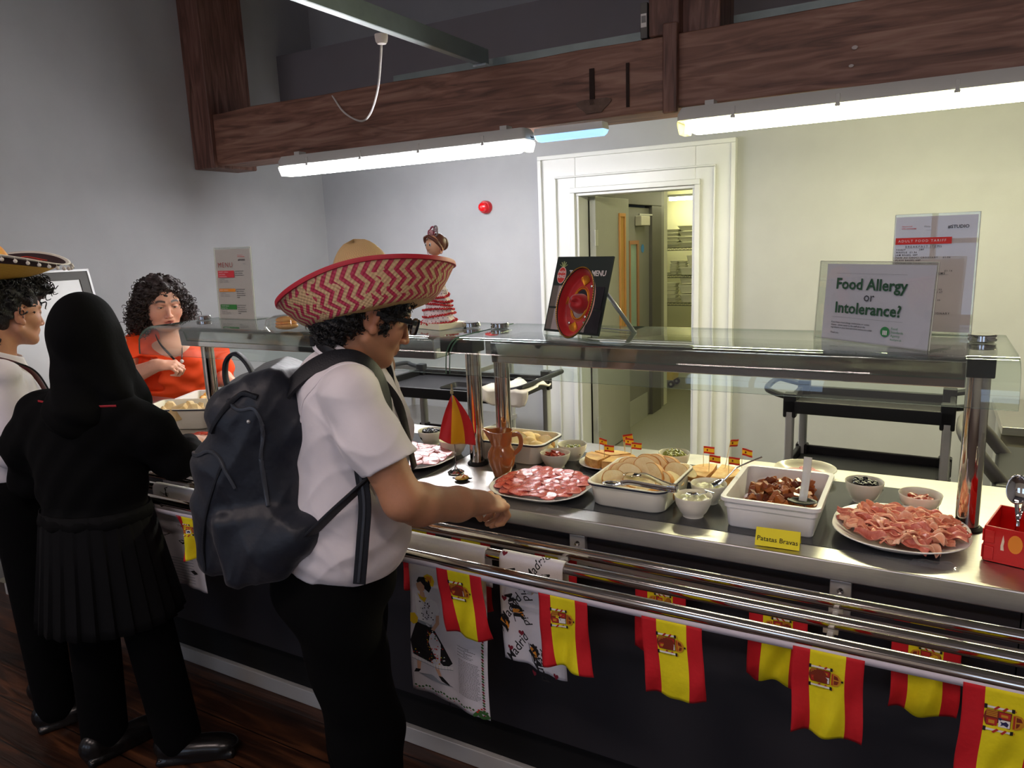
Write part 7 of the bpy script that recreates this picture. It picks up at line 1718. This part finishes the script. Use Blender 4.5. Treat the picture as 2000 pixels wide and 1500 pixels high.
E2 = LW(-.235, .02, .93); H2 = LW(-.265, .20, .925); s2.chain([LW(-.19, .02, 1.12), E2, H2], [.06, .05, .03], .03); hand(s2, frame3(H2, -RW*.35+FW*.9+Vector((0, 0, -.30)), (0, 0, 1)), -1, (.3, .35, .35, .4), .95, .3)
sdf_obj('body', [s, s2], body_mat('skin_tanned'), wom, facepaint(HW, skw, lin('#c2605c')[:3], 1.14, brow=(.05, .03, .025), closed=.75, blush=(.72, .26, .2)))
s = Sdf((-2.82, .40, .78), (-1.93, 1.38, 1.26), .006)
def TW(o_, f_, z_, ro, rf, rz, k=.05): s.frame(frame3(LW(o_, f_, z_), FW)); s.ball((0, 0, 0), (ro, rf, rz), k); s.frame()
TW(0, .0, 1.06, .20, .15, .13, 0); TW(0, .01, .93, .215, .17, .18, .06); TW(.08, .10, 1.02, .095, .085, .09, .05); TW(-.08, .10, 1.02, .095, .085, .09, .05)
s.chain([LW(.15, .0, 1.145), LW(.215, .03, 1.09), LW(.235, .08, 1.02)], [.066, .075, .073], .04); s.chain([LW(-.15, .0, 1.14), LW(-.21, .01, 1.05), LW(-.235, .02, .96)], [.066, .072, .070], .04)
s.frame(frame3(LW(.235, .10, 1.0), -RW*.6+FW*.6, (0, 0, 1))); s.box((0, .10, -.0), (.09, .07, .09), .02, .006, 'd'); s.frame()
s.cone(LW(.06, .0, 1.185), LW(.15, .0, 1.145), .045, .055, .04); s.cone(LW(-.06, .0, 1.185), LW(-.15, .0, 1.145), .045, .055, .04); s.cone(LW(0, .07, 1.20), LW(0, .15, 1.13), .048, .018, .01, 'd'); s.cone(LW(0, .0, 1.215), LW(0, .02, 1.3), .062, .085, .01, 'd')
s.disp(lambda p: .004*np.sin(p[2]*50+p[0]*35+2*np.sin(p[1]*20+p[2]*9))+.003*np.sin(p[0]*60-p[1]*50+p[2]*80)*np.clip((1.15-p[2])/.1, 0, 1))
sdf_obj('orange_top', s, mat('bright_orange_jersey', '#f2480c', .7, noise=.05, nscale=10, bump=.2, bscale=40, bdist=.003), wom)
s = Sdf((-2.72, .55, .03), (-2.02, 1.24, .92), .01); TW(0, .0, .82, .20, .16, .13, 0)
for sx in (1, -1): s.cone(LW(sx*.09, 0, .78), LW(sx*.1, 0, .07), .11, .07, .03)
sdf_obj('trousers', s, M_btrou, wom)
for sx in (1, -1): c = np.array(LW(sx*.1, .02, 0)); s = Sdf(c-[.2, .2, .01], c+[.25, .25, .12], .008); shoe(s, tuple(c), YWm); sdf_obj('shoe', s, M_shoe, wom)
ribbon(wom, 'lanyard', [LW(.07, .03, 1.20), LW(.05, .13, 1.15), LW(.0, .185, 1.08), (LW(-.04, .19, 1.02))], .002, .006, M_rubber); ribbon(wom, 'lanyard', [LW(-.07, .03, 1.20), LW(-.055, .13, 1.14), LW(-.04, .19, 1.06), LW(-.04, .19, 1.02)], .002, .006, M_rubber)
b = MB(); b.sphere(LW(-.04, .197, 1.06), (.010, .010, .010), 14, 8); wmb(b, 'badge', M_white, wom)
s = Sdf((-2.66, .60, 1.08), (-2.02, 1.24, 1.52), .006); s.frame(HW)
s.ball((0, -.026, .058), (.112, .120, .100), 0); s.ball((0, -.065, -.02), (.115, .075, .10), .03)
for sx in (-1, 1): s.chain([(sx*.070, .025, .065), (sx*.100, -.005, .0), (sx*.115, -.02, -.09)], [.032, .045, .050], .03)
s.chain([(-.0, .068, .104), (.055, .058, .080), (.092, .032, .03)], [.026, .027, .027], .015); s.chain([(-.0, .068, .104), (-.055, .058, .080), (-.092, .032, .03)], [.026, .027, .027], .015)
s.frame(); s.disp(lambda p: .011*np.sin(p[0]*95+2*np.sin(p[2]*60))*np.sin(p[1]*90+p[2]*50)+.004*np.sin(p[2]*180+p[0]*90)); hw_ = sdf_obj('hair', s, M_hairb, wom)
HWi = np.linalg.inv(HW); lw_ = lambda p: HWi[:3, :3] @ np.array(p)+HWi[:3, 3]
curls(wom, M_hairb, surf_pts(hw_, wom, 900, 25, lambda p, q: not (abs(lw_(p)[0]) < .055 and lw_(p)[1] > .05 and lw_(p)[2] < .09)), 26, .011, .0030, 2.0, .046, hang=.5)
